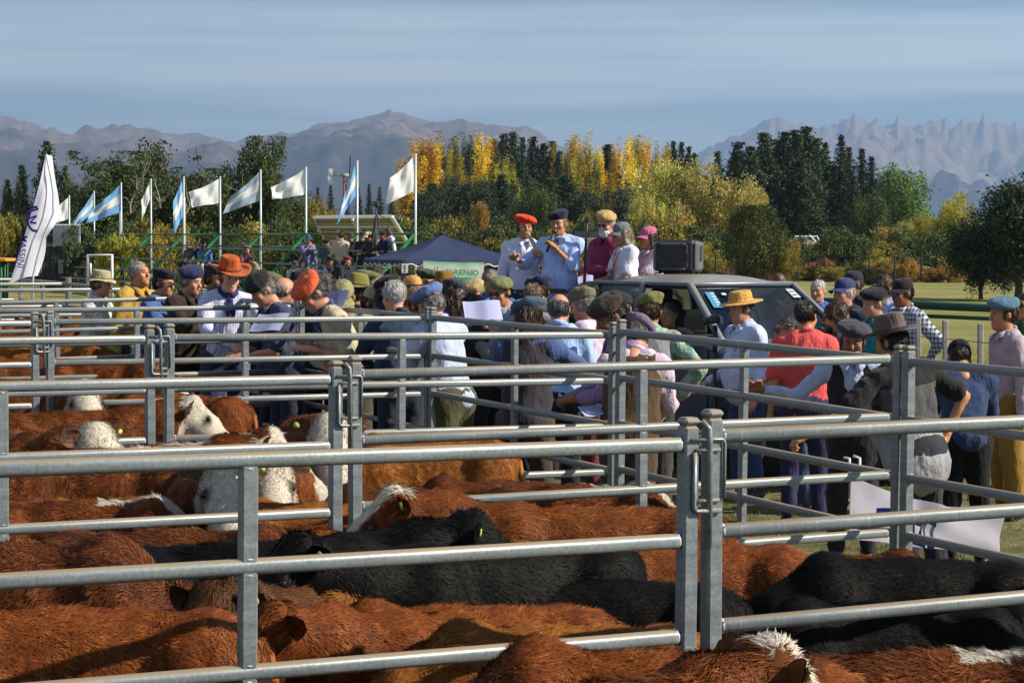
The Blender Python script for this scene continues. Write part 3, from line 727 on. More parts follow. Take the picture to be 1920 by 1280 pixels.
def panel(n0, u0, n1, u1, label, dz0=0.0, dz1=0.0, gap=.048, latch_at_end=False, bolts=False, post0=True, post1=True, mid=.5, group='galvanised cattle panels of the sale pens'):
    a = node(n0, u0); b = node(n1, u1); d = (b-a)/np.linalg.norm(b-a)
    a = a + d*gap; b = b - d*gap; a[2] += dz0; b[2] += dz1
    Lg = float(np.linalg.norm((b-a)[:2])); ry = -math.atan2(b[2]-a[2], Lg)
    e = empty('cattle_panel', a, 0, label, 'pen panel', group)
    e.rotation_euler = (0, ry, math.atan2(d[1], d[0]))
    rail, post, upr, weld = panel_meshes(Lg, mid)
    for i in range(6):
        link('rail', rail, e, None, Matrix.Translation((0, 0, TOP_RAIL - i*RAIL_GAP)))
    if post0: link('post', post, e)
    if post1: link('post', post, e, None, Matrix.Translation((Lg, 0, 0)))
    link('upright', upr, e, None, Matrix.Translation((Lg*mid, 0, 0)))
    setp(link('weld', weld, e), kind='stuff')
    if latch_at_end:
        link('latch', LATCH_ME, e, None, Matrix.Translation((Lg + gap, 0, 1.60)))
        link('latch_pin', PIN_ME, e, None, Matrix.Translation((Lg + gap, 0, 1.60)))
    if bolts: link('hinge_bolt', LUG_ME, e, None, Matrix.Translation((Lg + gap, 0, 1.60)))
    return e
ordn = ['nearest', 'second', 'third', 'fourth', 'fifth', 'sixth', 'seventh', 'eighth', 'ninth', 'tenth']
DZ = {(-1, -2): (.008, -.015), (-1, -1): (.005, .012), (0, -2): (0, -.012), (0, -1): (.005, .014), (1, -2): (.03, .024), (1, -1): (.028, 0), (2, -2): (-.004, -.004), (2, -1): (.003, -.006), (3, -1): (-.022, -.012), (4, -1): (-.06, -.015)}
for n in range(-1, 8):
    us = (-2, -1) if n >= -1 and n < 5 else (-1,)
    for u in us:
        d0, d1 = DZ.get((n, u), (0, 0))
        where = ('long panel with a latch post' if u == -2 else 'panel reaching the crowd')
        lb = {(-1, -2): 'galvanised panel nearest the camera, crossing the red cattle, upright in its middle', (-1, -1): 'near galvanised panel running out of view over the black cattle'}.get((n, u))
        if lb is None: lb = f'galvanised panel in the {ordn[n+1]} row of pens, ' + ('ending at a latch post' if u == -2 else 'running up to the crowd fence')
        panel(n, u, n, u+1, lb, d0, d1, latch_at_end=(u == -2 and n < 4), bolts=False, post1=not (u == -1 and n > -1), mid=.519 if (n, u) == (-1, -2) else .5)
wh = ['crowd fence panel running out of view below the pale sweater man', 'crowd fence panel under the straw hat and red shirt men', 'crowd fence panel in front of the bald man and slate beret', 'crowd fence panel in front of the orange beret and gray haired man', 'crowd fence panel in front of the brown cowboy hat', 'crowd fence panel in front of the man in a yellow jacket', 'crowd fence panel in front of the bucket hat man', 'crowd fence panel beside the foot of the feather banner', 'farthest crowd fence panel, beyond the feather banner']
for k, n in enumerate(range(-1, 7)):
    panel(n, 0, n+1, 0, 'galvanised ' + wh[k], 0, .02 if n == 0 else 0, gap=.040, bolts=True)
# a rope tied round a rail, and the cloth banner behind the fence
WHITE = plain('white_cloth', (.72, .70, .74), .8, 0, .06, 6, .2)
def thin(m, f=.45):
    "light also passes through this cloth"
    t = m.node_tree; b = t.nodes['Principled BSDF']; tr = t.nodes.new('ShaderNodeBsdfTranslucent'); ms = t.nodes.new('ShaderNodeMixShader'); ms.inputs[0].default_value = f
    l = b.inputs['Base Color'].links
    if l: t.links.new(l[0].from_socket, tr.inputs['Color'])
    else: tr.inputs['Color'].default_value = b.inputs['Base Color'].default_value
    t.links.new(b.outputs[0], ms.inputs[1]); t.links.new(tr.outputs[0], ms.inputs[2]); t.links.new(ms.outputs[0], t.nodes['Material Output'].inputs['Surface']); return m
SHEET = thin(plain('banner_sheet', (.54, .52, .60), .8, 0, .12, 3, .2, .5, 14))
def cloth(name, P00, P10, P01, P11, mat, nu=24, nv=14, wav=.02, ph=0.0, thick_dir=(0, -1, 0), parent=None, sag=0.0, fn=None):
    "a sheet between four corners with folds of its own"
    P00, P10, P01, P11 = [np.asarray(p, float) for p in (P00, P10, P01, P11)]; td = np.asarray(thick_dir, float)
    V = []
    for i in range(nu+1):
        for j in range(nv+1):
            u, v = i/nu, j/nv
            p = P00*(1-u)*(1-v) + P10*u*(1-v) + P01*(1-u)*v + P11*u*v
            w_ = wav*(math.sin(u*9 + v*3 + ph) + .5*math.sin(u*17 - v*6 + ph*2))*u**.5
            p = p + td*w_ + np.array((0, 0, -sag*4*u*(1-u)*(1-v)))
            if fn: p = fn(p, u, v)
            V.append(p)
    i, j = np.meshgrid(np.arange(nu), np.arange(nv), indexing='ij'); a = (i*(nv+1) + j).ravel()
    me = mesh_np(name, V, np.stack([a, a+nv+1, a+nv+2, a+1], 1), True, [mat] if not isinstance(mat, (list, tuple)) else mat)
    uv = me.uv_layers.new(name='UVMap'); lo = np.empty(len(me.loops), dtype=np.int32); me.loops.foreach_get('vertex_index', lo)
    uvs = np.array([(i/nu, 1-j/nv) for i in range(nu+1) for j in range(nv+1)], dtype=np.float32)
    uv.data.foreach_set('uv', uvs[lo].ravel())
    return link(name, me, parent)
def text_mesh(s, size, mat, name='lettering', parent=None, mw=None, bold=0.0, space=1.0, fn=None, ext=.001):
    c = bpy.data.curves.new(name, 'FONT'); c.body = s; c.size = size; c.align_x = 'CENTER'; c.align_y = 'CENTER'; c.offset = bold; c.space_character = space; c.extrude = ext; c.resolution_u = 3
    o = bpy.data.objects.new(name, c); SC.collection.objects.link(o)
    bpy.context.view_layer.update()
    me = bpy.data.meshes.new_from_object(o.evaluated_get(bpy.context.evaluated_depsgraph_get()))
    bpy.data.objects.remove(o); bpy.data.curves.remove(c)
    me.name = name; me.materials.clear(); me.materials.append(mat)
    if fn:
        for v in me.vertices: v.co = fn(v.co)
    return link(name, me, parent, None, mw)
BLUEPRINT = plain('blue_print', hexc('3a52a8'), .8, 0, .08, 8, .2)
def fence_banner():
    a = at(1596, 884, 10.9); b = at(1869, 946, 9.35); a2 = at(1592, 1010, 10.9); b2 = at(1866, 1040, 9.35)
    e = empty('cloth_banner', (b.x, b.y, gz(b.x, b.y)), 0, 'white cloth banner with blue print tied to the crowd fence behind the black cattle', 'banner')
    inv = np.array((b.x, b.y, gz(b.x, b.y)))
    A, B, A2, B2 = [np.array(p) - inv for p in (a, b, a2, b2)]
    d = (B-A)/np.linalg.norm(B-A); nrm = np.cross(d, (0, 0, 1)); nrm /= np.linalg.norm(nrm)
    if nrm[1] > 0: nrm = -nrm
    cloth('sheet', A, B, A2, B2, SHEET, 40, 16, .045, .4, nrm, e, .07)
    def P(u, v, off=.06): return A*(1-u)*(1-v) + B*u*(1-v) + A2*(1-u)*v + B2*u*v + nrm*off + np.array((0, 0, -.2*u*(1-u)*(1-v)))
    m = MB(); V = []; F = []
    for k in range(21):
        t = k/20; u0 = .28 + .42*t; v0 = .36 - .14*math.sin(t*PI); V += [P(u0, v0 + .16*(1-abs(2*t-1))*.4), P(u0, v0 + .13 + .03*t)]
    F = [(2*i, 2*i+2, 2*i+3, 2*i+1) for i in range(20)]; m.add(V, F); m.build('blue_swoosh', BLUEPRINT, e)
    x = Vector(d); y = Vector((0, 0, 1)); z = x.cross(y)
    M = Matrix((x, y, z)).transposed().to_4x4(); M.translation = Vector(P(.56, .74, .035))
    text_mesh('NZU', .17, BLUEPRINT, 'lettering', e, M, .006)
    r = MB(); r.smooth = True
    q = np.array(at(1600, 868, 10.95)) - inv
    r.path([q + (0, 0, .04), q + (.03, -.03, .03), q + (.03, -.04, -.05), q + (.01, -.04, -.09), q + (.02, -.04, -.18)], .008, 5)
    r.path([q + (-.05, 0, .03), q + (-.03, -.05, .03), q + (-.03, -.05, -.06)], .008, 5); r.build('rope', WHITE, e)
fence_banner()

# ---------------------------------------------------------------- grandstand, flags, gazebo and what stands behind the crowd
GREEN = plain('green_paint', hexc('1f7a45'), .45, .1, .12, 5)
GREEN_D = plain('dark_green_paint', hexc('1c4531'), .5, .1, .15, 5)
PALE = plain('pale_blue_paint', (.46, .54, .58), .4, .1, .05, 4)
WOODG = plain('grey_plank', (.23, .22, .20), .9, 0, .25, 5)
WOODY = plain('yellow_plank', hexc('c8862e'), .8, 0, .1, 5)
GS0 = 54.0
def gs(t, off=0.0, z=0.0):
    "point on the line of flagpoles; off metres towards the pens"
    x = (-185 - 129*t)/F_PX*GS0 - .894*off; y = GS0*(1 + .0687*t) - .447*off
    return np.array((x, y, gz(x, y) + z))
def gs_t(px, off=0.0):
    lo, hi = -2.0, 12.0
    for _ in range(40):
        m = (lo+hi)/2; p = gs(m, off)
        if 960 + F_PX*p[0]/p[1] > px: lo = m
        else: hi = m
    return lo
def grandstand():
    o = gs(0); e = empty('grandstand', o, 0, 'green steel grandstand with plank steps, flagpoles along its back', 'grandstand')
    for k in range(11):
        a = gs(k, 1.9, .12) - o; b = gs(k, 0, 2.28) - o
        m = MB(); m.bar(a, b, .06, .09, .2, 1); m.build('stringer', GREEN, e)
        m = MB(); m.smooth = True; m.tube(gs(k, 0, 0) - o, gs(k, 0, 2.32) - o, .035, 7); m.tube(gs(k, 1.0, 0) - o, gs(k, 1.0, 1.15) - o, .03, 6); m.build('post', GREEN_D, e)
        if k < 10:
            for off, z in ((0, 2.30), (0, 1.90)):
                m = MB(); m.smooth = True; m.tube(gs(k, off, z) - o, gs(k+1, off, z) - o, .032, 7); m.build('guard_rail', GREEN_D if k % 2 else GREEN, e)
            for off, z in ((.38, 1.82), (.78, 1.40), (1.16, .98), (1.55, .55)):
                m = MB(); m.bar(gs(k, off, z) - o + (0, 0, 0), gs(k+1, off, z) - o, .24, .05, .1, 1); m.build('plank', WOODG, e)
            m = MB(); m.smooth = True; m.tube(gs(k, .3, .1) - o, gs(k+.5, .3, 1.0) - o, .02, 5); m.tube(gs(k+1, .3, .1) - o, gs(k+.5, .3, 1.0) - o, .02, 5); m.build('brace', GREEN, e)
grandstand()
def flag_mat(name, kind):
    m, t, b = newmat(name); b.inputs['Roughness'].default_value = .7; b.inputs['Specular IOR Level'].default_value = .1
    u = t.nodes.new('ShaderNodeTexCoord'); sp = t.nodes.new('ShaderNodeSeparateXYZ'); t.links.new(u.outputs['UV'], sp.inputs[0])
    if kind == 'sky':
        r = t.nodes.new('ShaderNodeValToRGB'); r.color_ramp.interpolation = 'CONSTANT'; e = r.color_ramp.elements
        e[0].position = 0; e[0].color = (.24, .50, .85, 1); e[1].position = .335; e[1].color = (.88, .88, .88, 1); x = e.new(.665); x.color = (.24, .50, .85, 1)
        t.links.new(sp.outputs[1], r.inputs[0]); col = r.outputs[0]
    elif kind == 'grey':
        r = t.nodes.new('ShaderNodeValToRGB'); r.color_ramp.interpolation = 'CONSTANT'; e = r.color_ramp.elements
        e[0].position = 0; e[0].color = (.38, .46, .58, 1); e[1].position = .36; e[1].color = (.74, .76, .74, 1); x = e.new(.7); x.color = (.36, .45, .58, 1)
        t.links.new(sp.outputs[1], r.inputs[0]); col = r.outputs[0]
    else:
        dx = math_n('MULTIPLY', math_n('SUBTRACT', sp.outputs[0], .48, t), 1.35, t); dy = math_n('SUBTRACT', sp.outputs[1], .52, t)
        rr = math_n('SQRT', math_n('ADD', math_n('MULTIPLY', dx, dx, t), math_n('MULTIPLY', dy, dy, t), t), None, t)
        ring = math_n('MULTIPLY', math_n('SUBTRACT', .07, math_n('ABSOLUTE', math_n('SUBTRACT', rr, .20, t), None, t), t), 22.0, t, True)
        ring = math_n('MULTIPLY', ring, .55, t)
        col = mixrgb(t, math_n('MULTIPLY', ring, .8, t), (.88, .88, .90), (.45, .60, .42))
    t.links.new(col, b.inputs['Base Color'])
    tr = t.nodes.new('ShaderNodeBsdfTranslucent'); t.links.new(col, tr.inputs['Color']); ms = t.nodes.new('ShaderNodeMixShader'); ms.inputs[0].default_value = .5
    o = t.nodes['Material Output']; t.links.new(b.outputs[0], ms.inputs[1]); t.links.new(tr.outputs[0], ms.inputs[2]); t.links.new(ms.outputs[0], o.inputs['Surface'])
    return m
FM = dict(sky=flag_mat('sky_blue_flag', 'sky'), grey=flag_mat('grey_blue_flag', 'grey'), white=flag_mat('white_emblem_flag', 'white'))
#       t, top px, kind, hoist px, upper far corner (dx,dy), lower far corner (dx,dy), label
FLAGS = [(9, 366, 'white', 40, (-26, 22), (-25, 52), 'small white flag on the pole beside the feather banner'),
         (8, 358, 'sky', 36, (-30, 52), (-36, 74), 'light blue and white flag drooping, second from the feather banner'),
         (7, 342, 'sky', 52, (-48, 46), (-60, 74), 'light blue and white flag fully spread, behind the double pole'),
         (6, 335, 'white', 34, (-13, 36), (-12, 74), 'limp white flag furled tight along its pole'),
         (5, 331, 'sky', 70, (-13, 44), (-11, 106), 'light blue flag hanging straight down its pole'),
         (4, 331, 'white', 46, (-50, 26), (-44, 54), 'white flag with a round emblem spread above the seated trio'),
         (3, 318, 'grey', 54, (-50, 46), (-66, 80), 'grey blue and white flag trailing low'),
         (2, 313, 'white', 48, (-60, 34), (-58, 58), 'white flag with a green emblem spread wide before the mountain'),
         (1, 301, 'sky', 60, (-20, 70), (-32, 118), 'light blue flag trailing down beside the wind turbine'),
         (0, 288, 'white', 66, (-44, 44), (-48, 92), 'white flag with a green emblem above the gazebo')]
for k, (t, ty, kind, hp, uf, lf, lb) in enumerate(FLAGS):
    base = gs(t, -.05); pt = 960 + F_PX*base[0]/base[1]; Y = base[1]
    top = at(pt, ty, Y); s = Y/F_PX
    e = empty('flagpole', base, 0, lb, 'flag', 'flags along the grandstand')
    m = MB(); m.smooth = True; m.tube((0, 0, 0), (0, 0, top.z - base[2]), .036, 8, .030); m.build('pole', PALE, e)
    h = top.z - base[2]; top_l = np.array((-.04, 0, h - 4*s))
    f = lambda d, z0: np.array((d[0]*s, -.55 - .2*math.sin(k*1.7), z0 - d[1]*s))
    P00 = top_l; P01 = top_l - (0, 0, hp*s)
    P10 = top_l + f(uf, 0); P11 = top_l + f(lf, 0)
    cloth('flag', P00, P10, P01, P11, FM[kind], 22, 12, .10, k*1.3, (0.25, -1, .1), e, .05)
def extra_poles():
    for px, ty, lb in ((97, 440, 'bare pale pole behind the feather banner'), (221, 395, 'second pale pole doubled against the spread light blue flag')):
        b = gs(gs_t(px), -.1); tp = at(px, ty, b[1])
        m = MB(); m.smooth = True; m.tube((0, 0, 0), (0, 0, tp.z - b[2]), .04, 8); o = m.build('bare_pole', PALE); o.location = b; setp(o, lb, 'pole')
    b = at(345, 560, 75); b.z = gz(b.x, b.y); tp = at(346, 370, 75); m = MB(); m.smooth = True; m.tube((0, 0, 0), (0, 0, tp.z - b.z), .085, 9, .075)
    o = m.build('utility_pole', WOODG); o.location = b; setp(o, 'thick grey timber pole behind the hanging light blue flag', 'pole')
extra_poles()
# feather banner
PURPLE = plain('purple_print', hexc('3d2d86'), .7, 0, .05, 8, .2)
def feather():
    D = 26.2; base = at(60, 600, D); base.z = gz(base.x, base.y)
    e = empty('feather_banner', base, 0, 'tall white feather banner with purple lettering and a round purple logo', 'banner'); s = D/F_PX
    bz = np.array(base)
    def w3(px, py, dy=0.0): p = np.array(at(px, py, D)) - bz; p[1] += dy; return p
    Lf = [(86,290),(80,318),(74,345),(66,375),(57,405),(50,428),(42,455),(34,480),(26,508),(17,534)]
    Rt = [(87,290),(94,330),(98,362),(99,392),(99,412),(94,426),(79,446),(74,470),(66,500),(61,518)]
    V = []; nu = 14; nv = 54
    for j in range(nv+1):
        q = j/nv*9; i = min(8, int(q)); f = q - i
        l = [Lf[i][k]*(1-f) + Lf[i+1][k]*f for k in (0, 1)]; r_ = [Rt[i][k]*(1-f) + Rt[i+1][k]*f for k in (0, 1)]
        for k in range(nu+1):
            u = k/nu; bend = -.09*math.sin(u*PI)*min(1, j/14) - .10*max(0, u - .62)*math.sin(j*.25)*2 + .05*math.sin(u*7 + j*.12)*u
            dip = 10*max(0, 1 - abs(j/nv - 1)*6)*(-(u-.0)*(1-u)*1.6)
            V.append(w3(l[0]*(1-u) + r_[0]*u, l[1]*(1-u) + r_[1]*u + dip, bend + .30*u))
    i, j = np.meshgrid(np.arange(nv), np.arange(nu), indexing='ij'); a = (i*(nu+1) + j).ravel()
    wm = thin(plain('banner_cloth', (.82, .80, .90), .8, 0, .03, 4, .2), .45)
    tt = wm.node_tree
    me = mesh_np('sail', V, np.stack([a, a+1, a+nu+2, a+nu+1], 1), True, [wm]); link('sail', me, e)
    m = MB(); m.smooth = True; m.path([w3(60, 600), w3(62, 518), w3(70, 480, .02), w3(82, 440, .03), w3(99, 400, .03), w3(99, 362, .03), w3(94, 330, .03), w3(86, 289, .02)], .014, 6); m.build('pole', PALE, e)
    m = MB()
    def arc(cx, cy, rx, ry, a0, a1, wd, n=18):
        V = []
        for k in range(n+1):
            t = a0 + (a1-a0)*k/n; c, s_ = math.cos(t), math.sin(t)
            V += [w3(cx + c*rx, cy + s_*ry, -.10), w3(cx + c*(rx-wd), cy + s_*(ry-wd*1.3), -.10)]
        m.add(V, [(2*k, 2*k+1, 2*k+3, 2*k+2) for k in range(n)])
    arc(70, 411, 17, 25, R(75), R(285), 4)
    for (x0, y0), (x1, y1), wd in (((59,397),(76,392),4), ((58,410),(73,405),3.5), ((73,405),(60,417),3.5), ((60,417),(72,419),4)):
        V = [w3(x0, y0 - wd/2, -.11), w3(x1, y1 - wd/2, -.11), w3(x1, y1 + wd/2, -.11), w3(x0, y0 + wd/2, -.11)]; m.add(V, [(0, 1, 2, 3)])
    m.build('logo', PURPLE, e)
    def place(px, py, ang, dy):
        x = Vector((math.cos(ang), 0, math.sin(ang))); z = Vector((0, -1, 0)); y = z.cross(x)
        M = Matrix((x, y, z)).transposed().to_4x4(); M.translation = Vector(w3(px, py, dy)); return M
    text_mesh('MASSINI', 11*s*1.5, PURPLE, 'lettering', e, place(45, 472, R(-98), -.10), .0012, 1.04)
    text_mesh('ENDA', 6*s*1.5, PURPLE, 'small_lettering', e, place(34, 487, R(-103), -.09), 0, 1.5)
feather()
# gazebo
NAVY = plain('navy_canvas', hexc('2b3454'), .75, 0, .08, 3, .3, .15, 30)
def gazebo():
    cf = at(755, 485, 47.5); cr_ = at(985, 487, 48.3); cl_ = at(682, 487, 50.2); cb = cl_ + (cr_ - cf); pk = at(831, 440, 49.1); pk = Vector(((cl_.x+cr_.x)/2, (cl_.y+cr_.y)/2, pk.z))
    o = Vector((cf.x, cf.y, gz(cf.x, cf.y))); e = empty('gazebo', o, 0, 'navy blue canopy tent with a scalloped white edged valance behind the crowd', 'tent')
    C_ = [np.array(c - o) for c in (cf, cr_, cb, cl_)]; zc = np.mean([c[2] for c in C_])
    for c in C_: c[2] = zc
    PK = np.array(pk - o)
    V = []; F = []; n = 12
    for k in range(4):
        a, b = C_[k], C_[(k+1) % 4]; base = len(V)
        for i in range(n+1):
            for j in range(n+1):
                u, v = i/n, j/n
                p = (a*(1-u) + b*u)*(1-v) + PK*v; sag = .12*math.sin(v*PI)*(.4 + .6*math.sin(u*PI)); p = p - (0, 0, sag*.7)
                p = p + (0, 0, .008*math.sin(u*40 + v*9)*v)
                V.append(p)
        for i in range(n):
            for j in range(n): q = base + i*(n+1) + j; F.append((q, q+n+1, q+n+2, q+1))
    link('canopy', mesh_np('canopy', V, np.array(F), True, [NAVY]), e)
    for k in range(4):
        a, b = C_[k], C_[(k+1) % 4]; V = []; T = []; n = 64
        dr = np.cross(b - a, (0, 0, 1)); dr = dr/np.linalg.norm(dr)*.03
        for i in range(n+1):
            u = i/n; t = a*(1-u) + b*u; dz = .125 + .03*math.cos(u*2*PI*8); V += [t + dr*0, t + dr*(.6 + .4*math.sin(u*30)) - (0, 0, dz)]; T.append(V[-1])
        link('valance', mesh_np('valance', V, np.array([(2*i, 2*i+2, 2*i+3, 2*i+1) for i in range(n)]), True, [NAVY]), e)
        m = MB(); m.path(T, .014, 4); m.build('trim', WHITE, e)
        m = MB(); g = -o.z + gz(o.x + C_[k][0], o.y + C_[k][1]); m.box((C_[k][0]*.985 + PK[0]*.015, C_[k][1]*.985 + PK[1]*.015, (zc + g)/2 - .02), (.13 if k == 0 else .05, .05, zc - g), bev=.006); m.build('leg', NAVY if k == 0 else PALE, e)
    # the cloth banner under the valance and the notice on the leg
    A = at(793, 488, 47.56); B = at(908, 491, 47.96); A2 = at(797, 548, 47.56); B2 = at(906, 540, 47.96)
    eb = empty('hanging_banner', (A.x, A.y, gz(A.x, A.y)), 0, 'white banner with green lettering hung under the gazebo edge', 'banner'); ob = np.array(eb.location)
    bm, t, b = newmat('green_top_banner'); u = t.nodes.new('ShaderNodeTexCoord'); sp = t.nodes.new('ShaderNodeSeparateXYZ'); t.links.new(u.outputs['UV'], sp.inputs[0])
    t.links.new(ramp(t, sp.outputs[1], ((.80, (.74, .74, .72)), (.92, (.42, .70, .56)), (1, (.10, .45, .28)))), b.inputs['Base Color']); b.inputs['Roughness'].default_value = .8; thin(bm)
    cloth('sheet', np.array(A)-ob, np.array(B)-ob, np.array(A2)-ob, np.array(B2)-ob, bm, 30, 16, .012, 1.0, (0, -1, 0), eb, .02)
    TG = plain('green_print', hexc('1f8a66'), .7, 0, .05, 8, .2); TB = plain('dark_print', hexc('3a4a44'), .7, 0, .05, 8, .2)
    x = (B - A).normalized(); z = x.cross(Vector((0, 0, 1))).normalized(); y = z.cross(x)
    def pl(px, py): 
        p = at(px, py, 47.76 - .06); M = Matrix((x, y, z)).transposed().to_4x4(); M.translation = p - Vector(ob); return M
    s = 48.1/F_PX
    text_mesh('AbRiENdO', 14.5*s*1.0, TG, 'lettering', eb, pl(866, 511.5), .006, .96); text_mesh('TRANQUERAS', 12.5*s, TG, 'lettering', eb, pl(861, 524.5), .006, .92); text_mesh('tranquilidad', 8*s, TB, 'small_lettering', eb, pl(860, 536), .002)
    m = MB(); 
    for dx in (0, 5): 
        p, q = [np.array(at(xx + dx, yy, 47.5)) - ob for xx, yy in ((816, 500), (812, 512))]; m.path([p, q], .012, 4)
    m.build('stripe', TG, eb)
    N_ = empty('notice_sheet', at(759, 503, 47.3), 0, 'white printed notice sheet on the corner leg of the gazebo', 'notice')
    m = MB(); m.box((0, 0, 0), (11.5*s, .01, 17*s)); m.build('sheet', plain('paper', (.78, .78, .80), .8, 0, .02), N_)
    m = MB()
    for k, (w_, zz_) in enumerate(((2, 6), (5, 4.3), (5, 3.2), (4, 1), (5.5, -.5), (3, -2), (4, -4.2), (6, -6))): m.box((0, -.007, zz_*s), (w_*s, .004, .8*s))
    m.build('print', TB, N_)
gazebo()
# solar panel, turbine, tripod, shed
STEEL = plain('dull_steel', (.42, .44, .45), .5, .5, .1)
DARK = plain('dark_metal', (.03, .035, .04), .5, .2, .2)
def solar():
    A, B, C, D_ = at(588, 406, 60), at(734, 404, 60), at(763, 452, 61.6), at(610, 449, 61.6)
    o = Vector((A.x, A.y, gz(A.x, A.y))); e = empty('solar_panel', o, 0, 'large tilted solar panel seen from its beige underside above the spectators', 'solar panel')
    P = lambda u, v, w_=0.0: np.array((A*(1-u)*(1-v) + B*u*(1-v) + D_*(1-u)*v + C*u*v) - o) + np.array((0, -.35, -.35))*w_
    back = plain('panel_backing', (.30, .27, .18), .7, 0, .1, 4); frm = plain('panel_frame', (.60, .62, .64), .4, .6, .1)
    for i in range(2):
        for j in range(3):
            m = MB(); c = [P(i*.5+.006, j/3+.01), P(i*.5+.494, j/3+.01), P(i*.5+.494, (j+1)/3-.01), P(i*.5+.006, (j+1)/3-.01)]
            m.add(c + [x_ + (0, .03, .03) for x_ in c], [(0,1,2,3), (4,7,6,5), (0,4,5,1), (1,5,6,2), (2,6,7,3), (3,7,4,0)]); m.build('module', back, e)
    for a, b, r in ((P(0,0,.1),P(1,0,.1),.05),(P(1,0,.1),P(1,1,.1),.06),(P(0,1,.1),P(1,1,.1),.03),(P(0,0,.1),P(0,1,.1),.03),(P(0,.34,.2),P(1,.34,.2),.035),(P(0,.67,.2),P(1,.67,.2),.035),(P(.5,0,.3),P(.5,1,.3),.04)):
        m = MB(); m.bar(a, b, r*2, r*2, .2, 1); m.build('frame_bar', frm, e)
    for u in (.25, .75):
        m = MB(); m.tube(P(u, .4, .3), np.array((P(u, .4)[0], .6, 0)), .05, 6); m.build('strut', STEEL, e)
    p = at(645, 440, 75); g = gz(p.x, p.y); t = empty('wind_turbine', (p.x, p.y, g), 0, 'small wind turbine with a white tail vane on a red mast', 'wind turbine'); s = 75/F_PX
    hz = at(645, 329, 75).z - g
    m = MB(); m.smooth = True; m.tube((0, 0, 0), (0, 0, hz), .05, 6, .04); m.build('mast', plain('rust_red_mast', hexc('7a3a2c'), .6), t)
    m = MB(); m.smooth = True; m.tube((-.1, 0, hz), (.18, 0, hz), .09, 8, .06); m.tube((-.1, 0, hz), (-20*s, .1, hz + .03), .025, 5); m.build('nacelle', plain('turbine_grey', (.3, .28, .27), .5), t)
    m = MB(); m.box((-26*s, .1, hz + 6*s), (8*s, .02, 14*s), rot_y(R(12))); m.box((-26*s, .1, hz - 8*s), (8*s, .02, 14*s), rot_y(R(-12))); m.build('tail_vane', WHITE, t)
    for a in (80, 205, 325):
        m = MB(); m.bar((.2, 0, hz), (.2 + .25*math.cos(R(a)), -.45*math.cos(R(a)), hz + .75*math.sin(R(a))), .04, .015, .3, 1); m.build('blade', DARK, t)
    m = MB(); 
    for dx, dy in ((-.9, .5), (1.6, -.5), (.2, 1.5)): m.tube((0, 0, hz*.8), (dx, dy, 0), .012, 4)
    m.build('guy_wire', DARK, t)
    p = gs(gs_t(705, .4), .4, 1.82); t = empty('camera_tripod', p, 0, 'camera on a tall black tripod standing on the grandstand', 'tripod'); s = p[1]/F_PX
    h = at(705, 388, p[1]).z - p[2]
    for k in range(3):
        m = MB(); m.smooth = True; a = k*2.094 + .4; m.tube((.22*math.cos(a), .22*math.sin(a), 0), (.03*math.cos(a), .03*math.sin(a), h*.78), .022, 6); m.build('leg', DARK, t)
    m = MB(); m.smooth = True; m.tube((0, 0, h*.5), (0, 0, h), .025, 6); m.tube((0, 0, h*.85), (.25, -.1, h*.75), .012, 5); m.build('column', DARK, t)
    m = MB(); m.box((0, -.03, h + .08), (.16, .2, .16), bev=.03); m.tube((0, -.12, h + .08), (0, -.25, h + .08), .05, 8); m.build('video_camera', DARK, t)
solar()
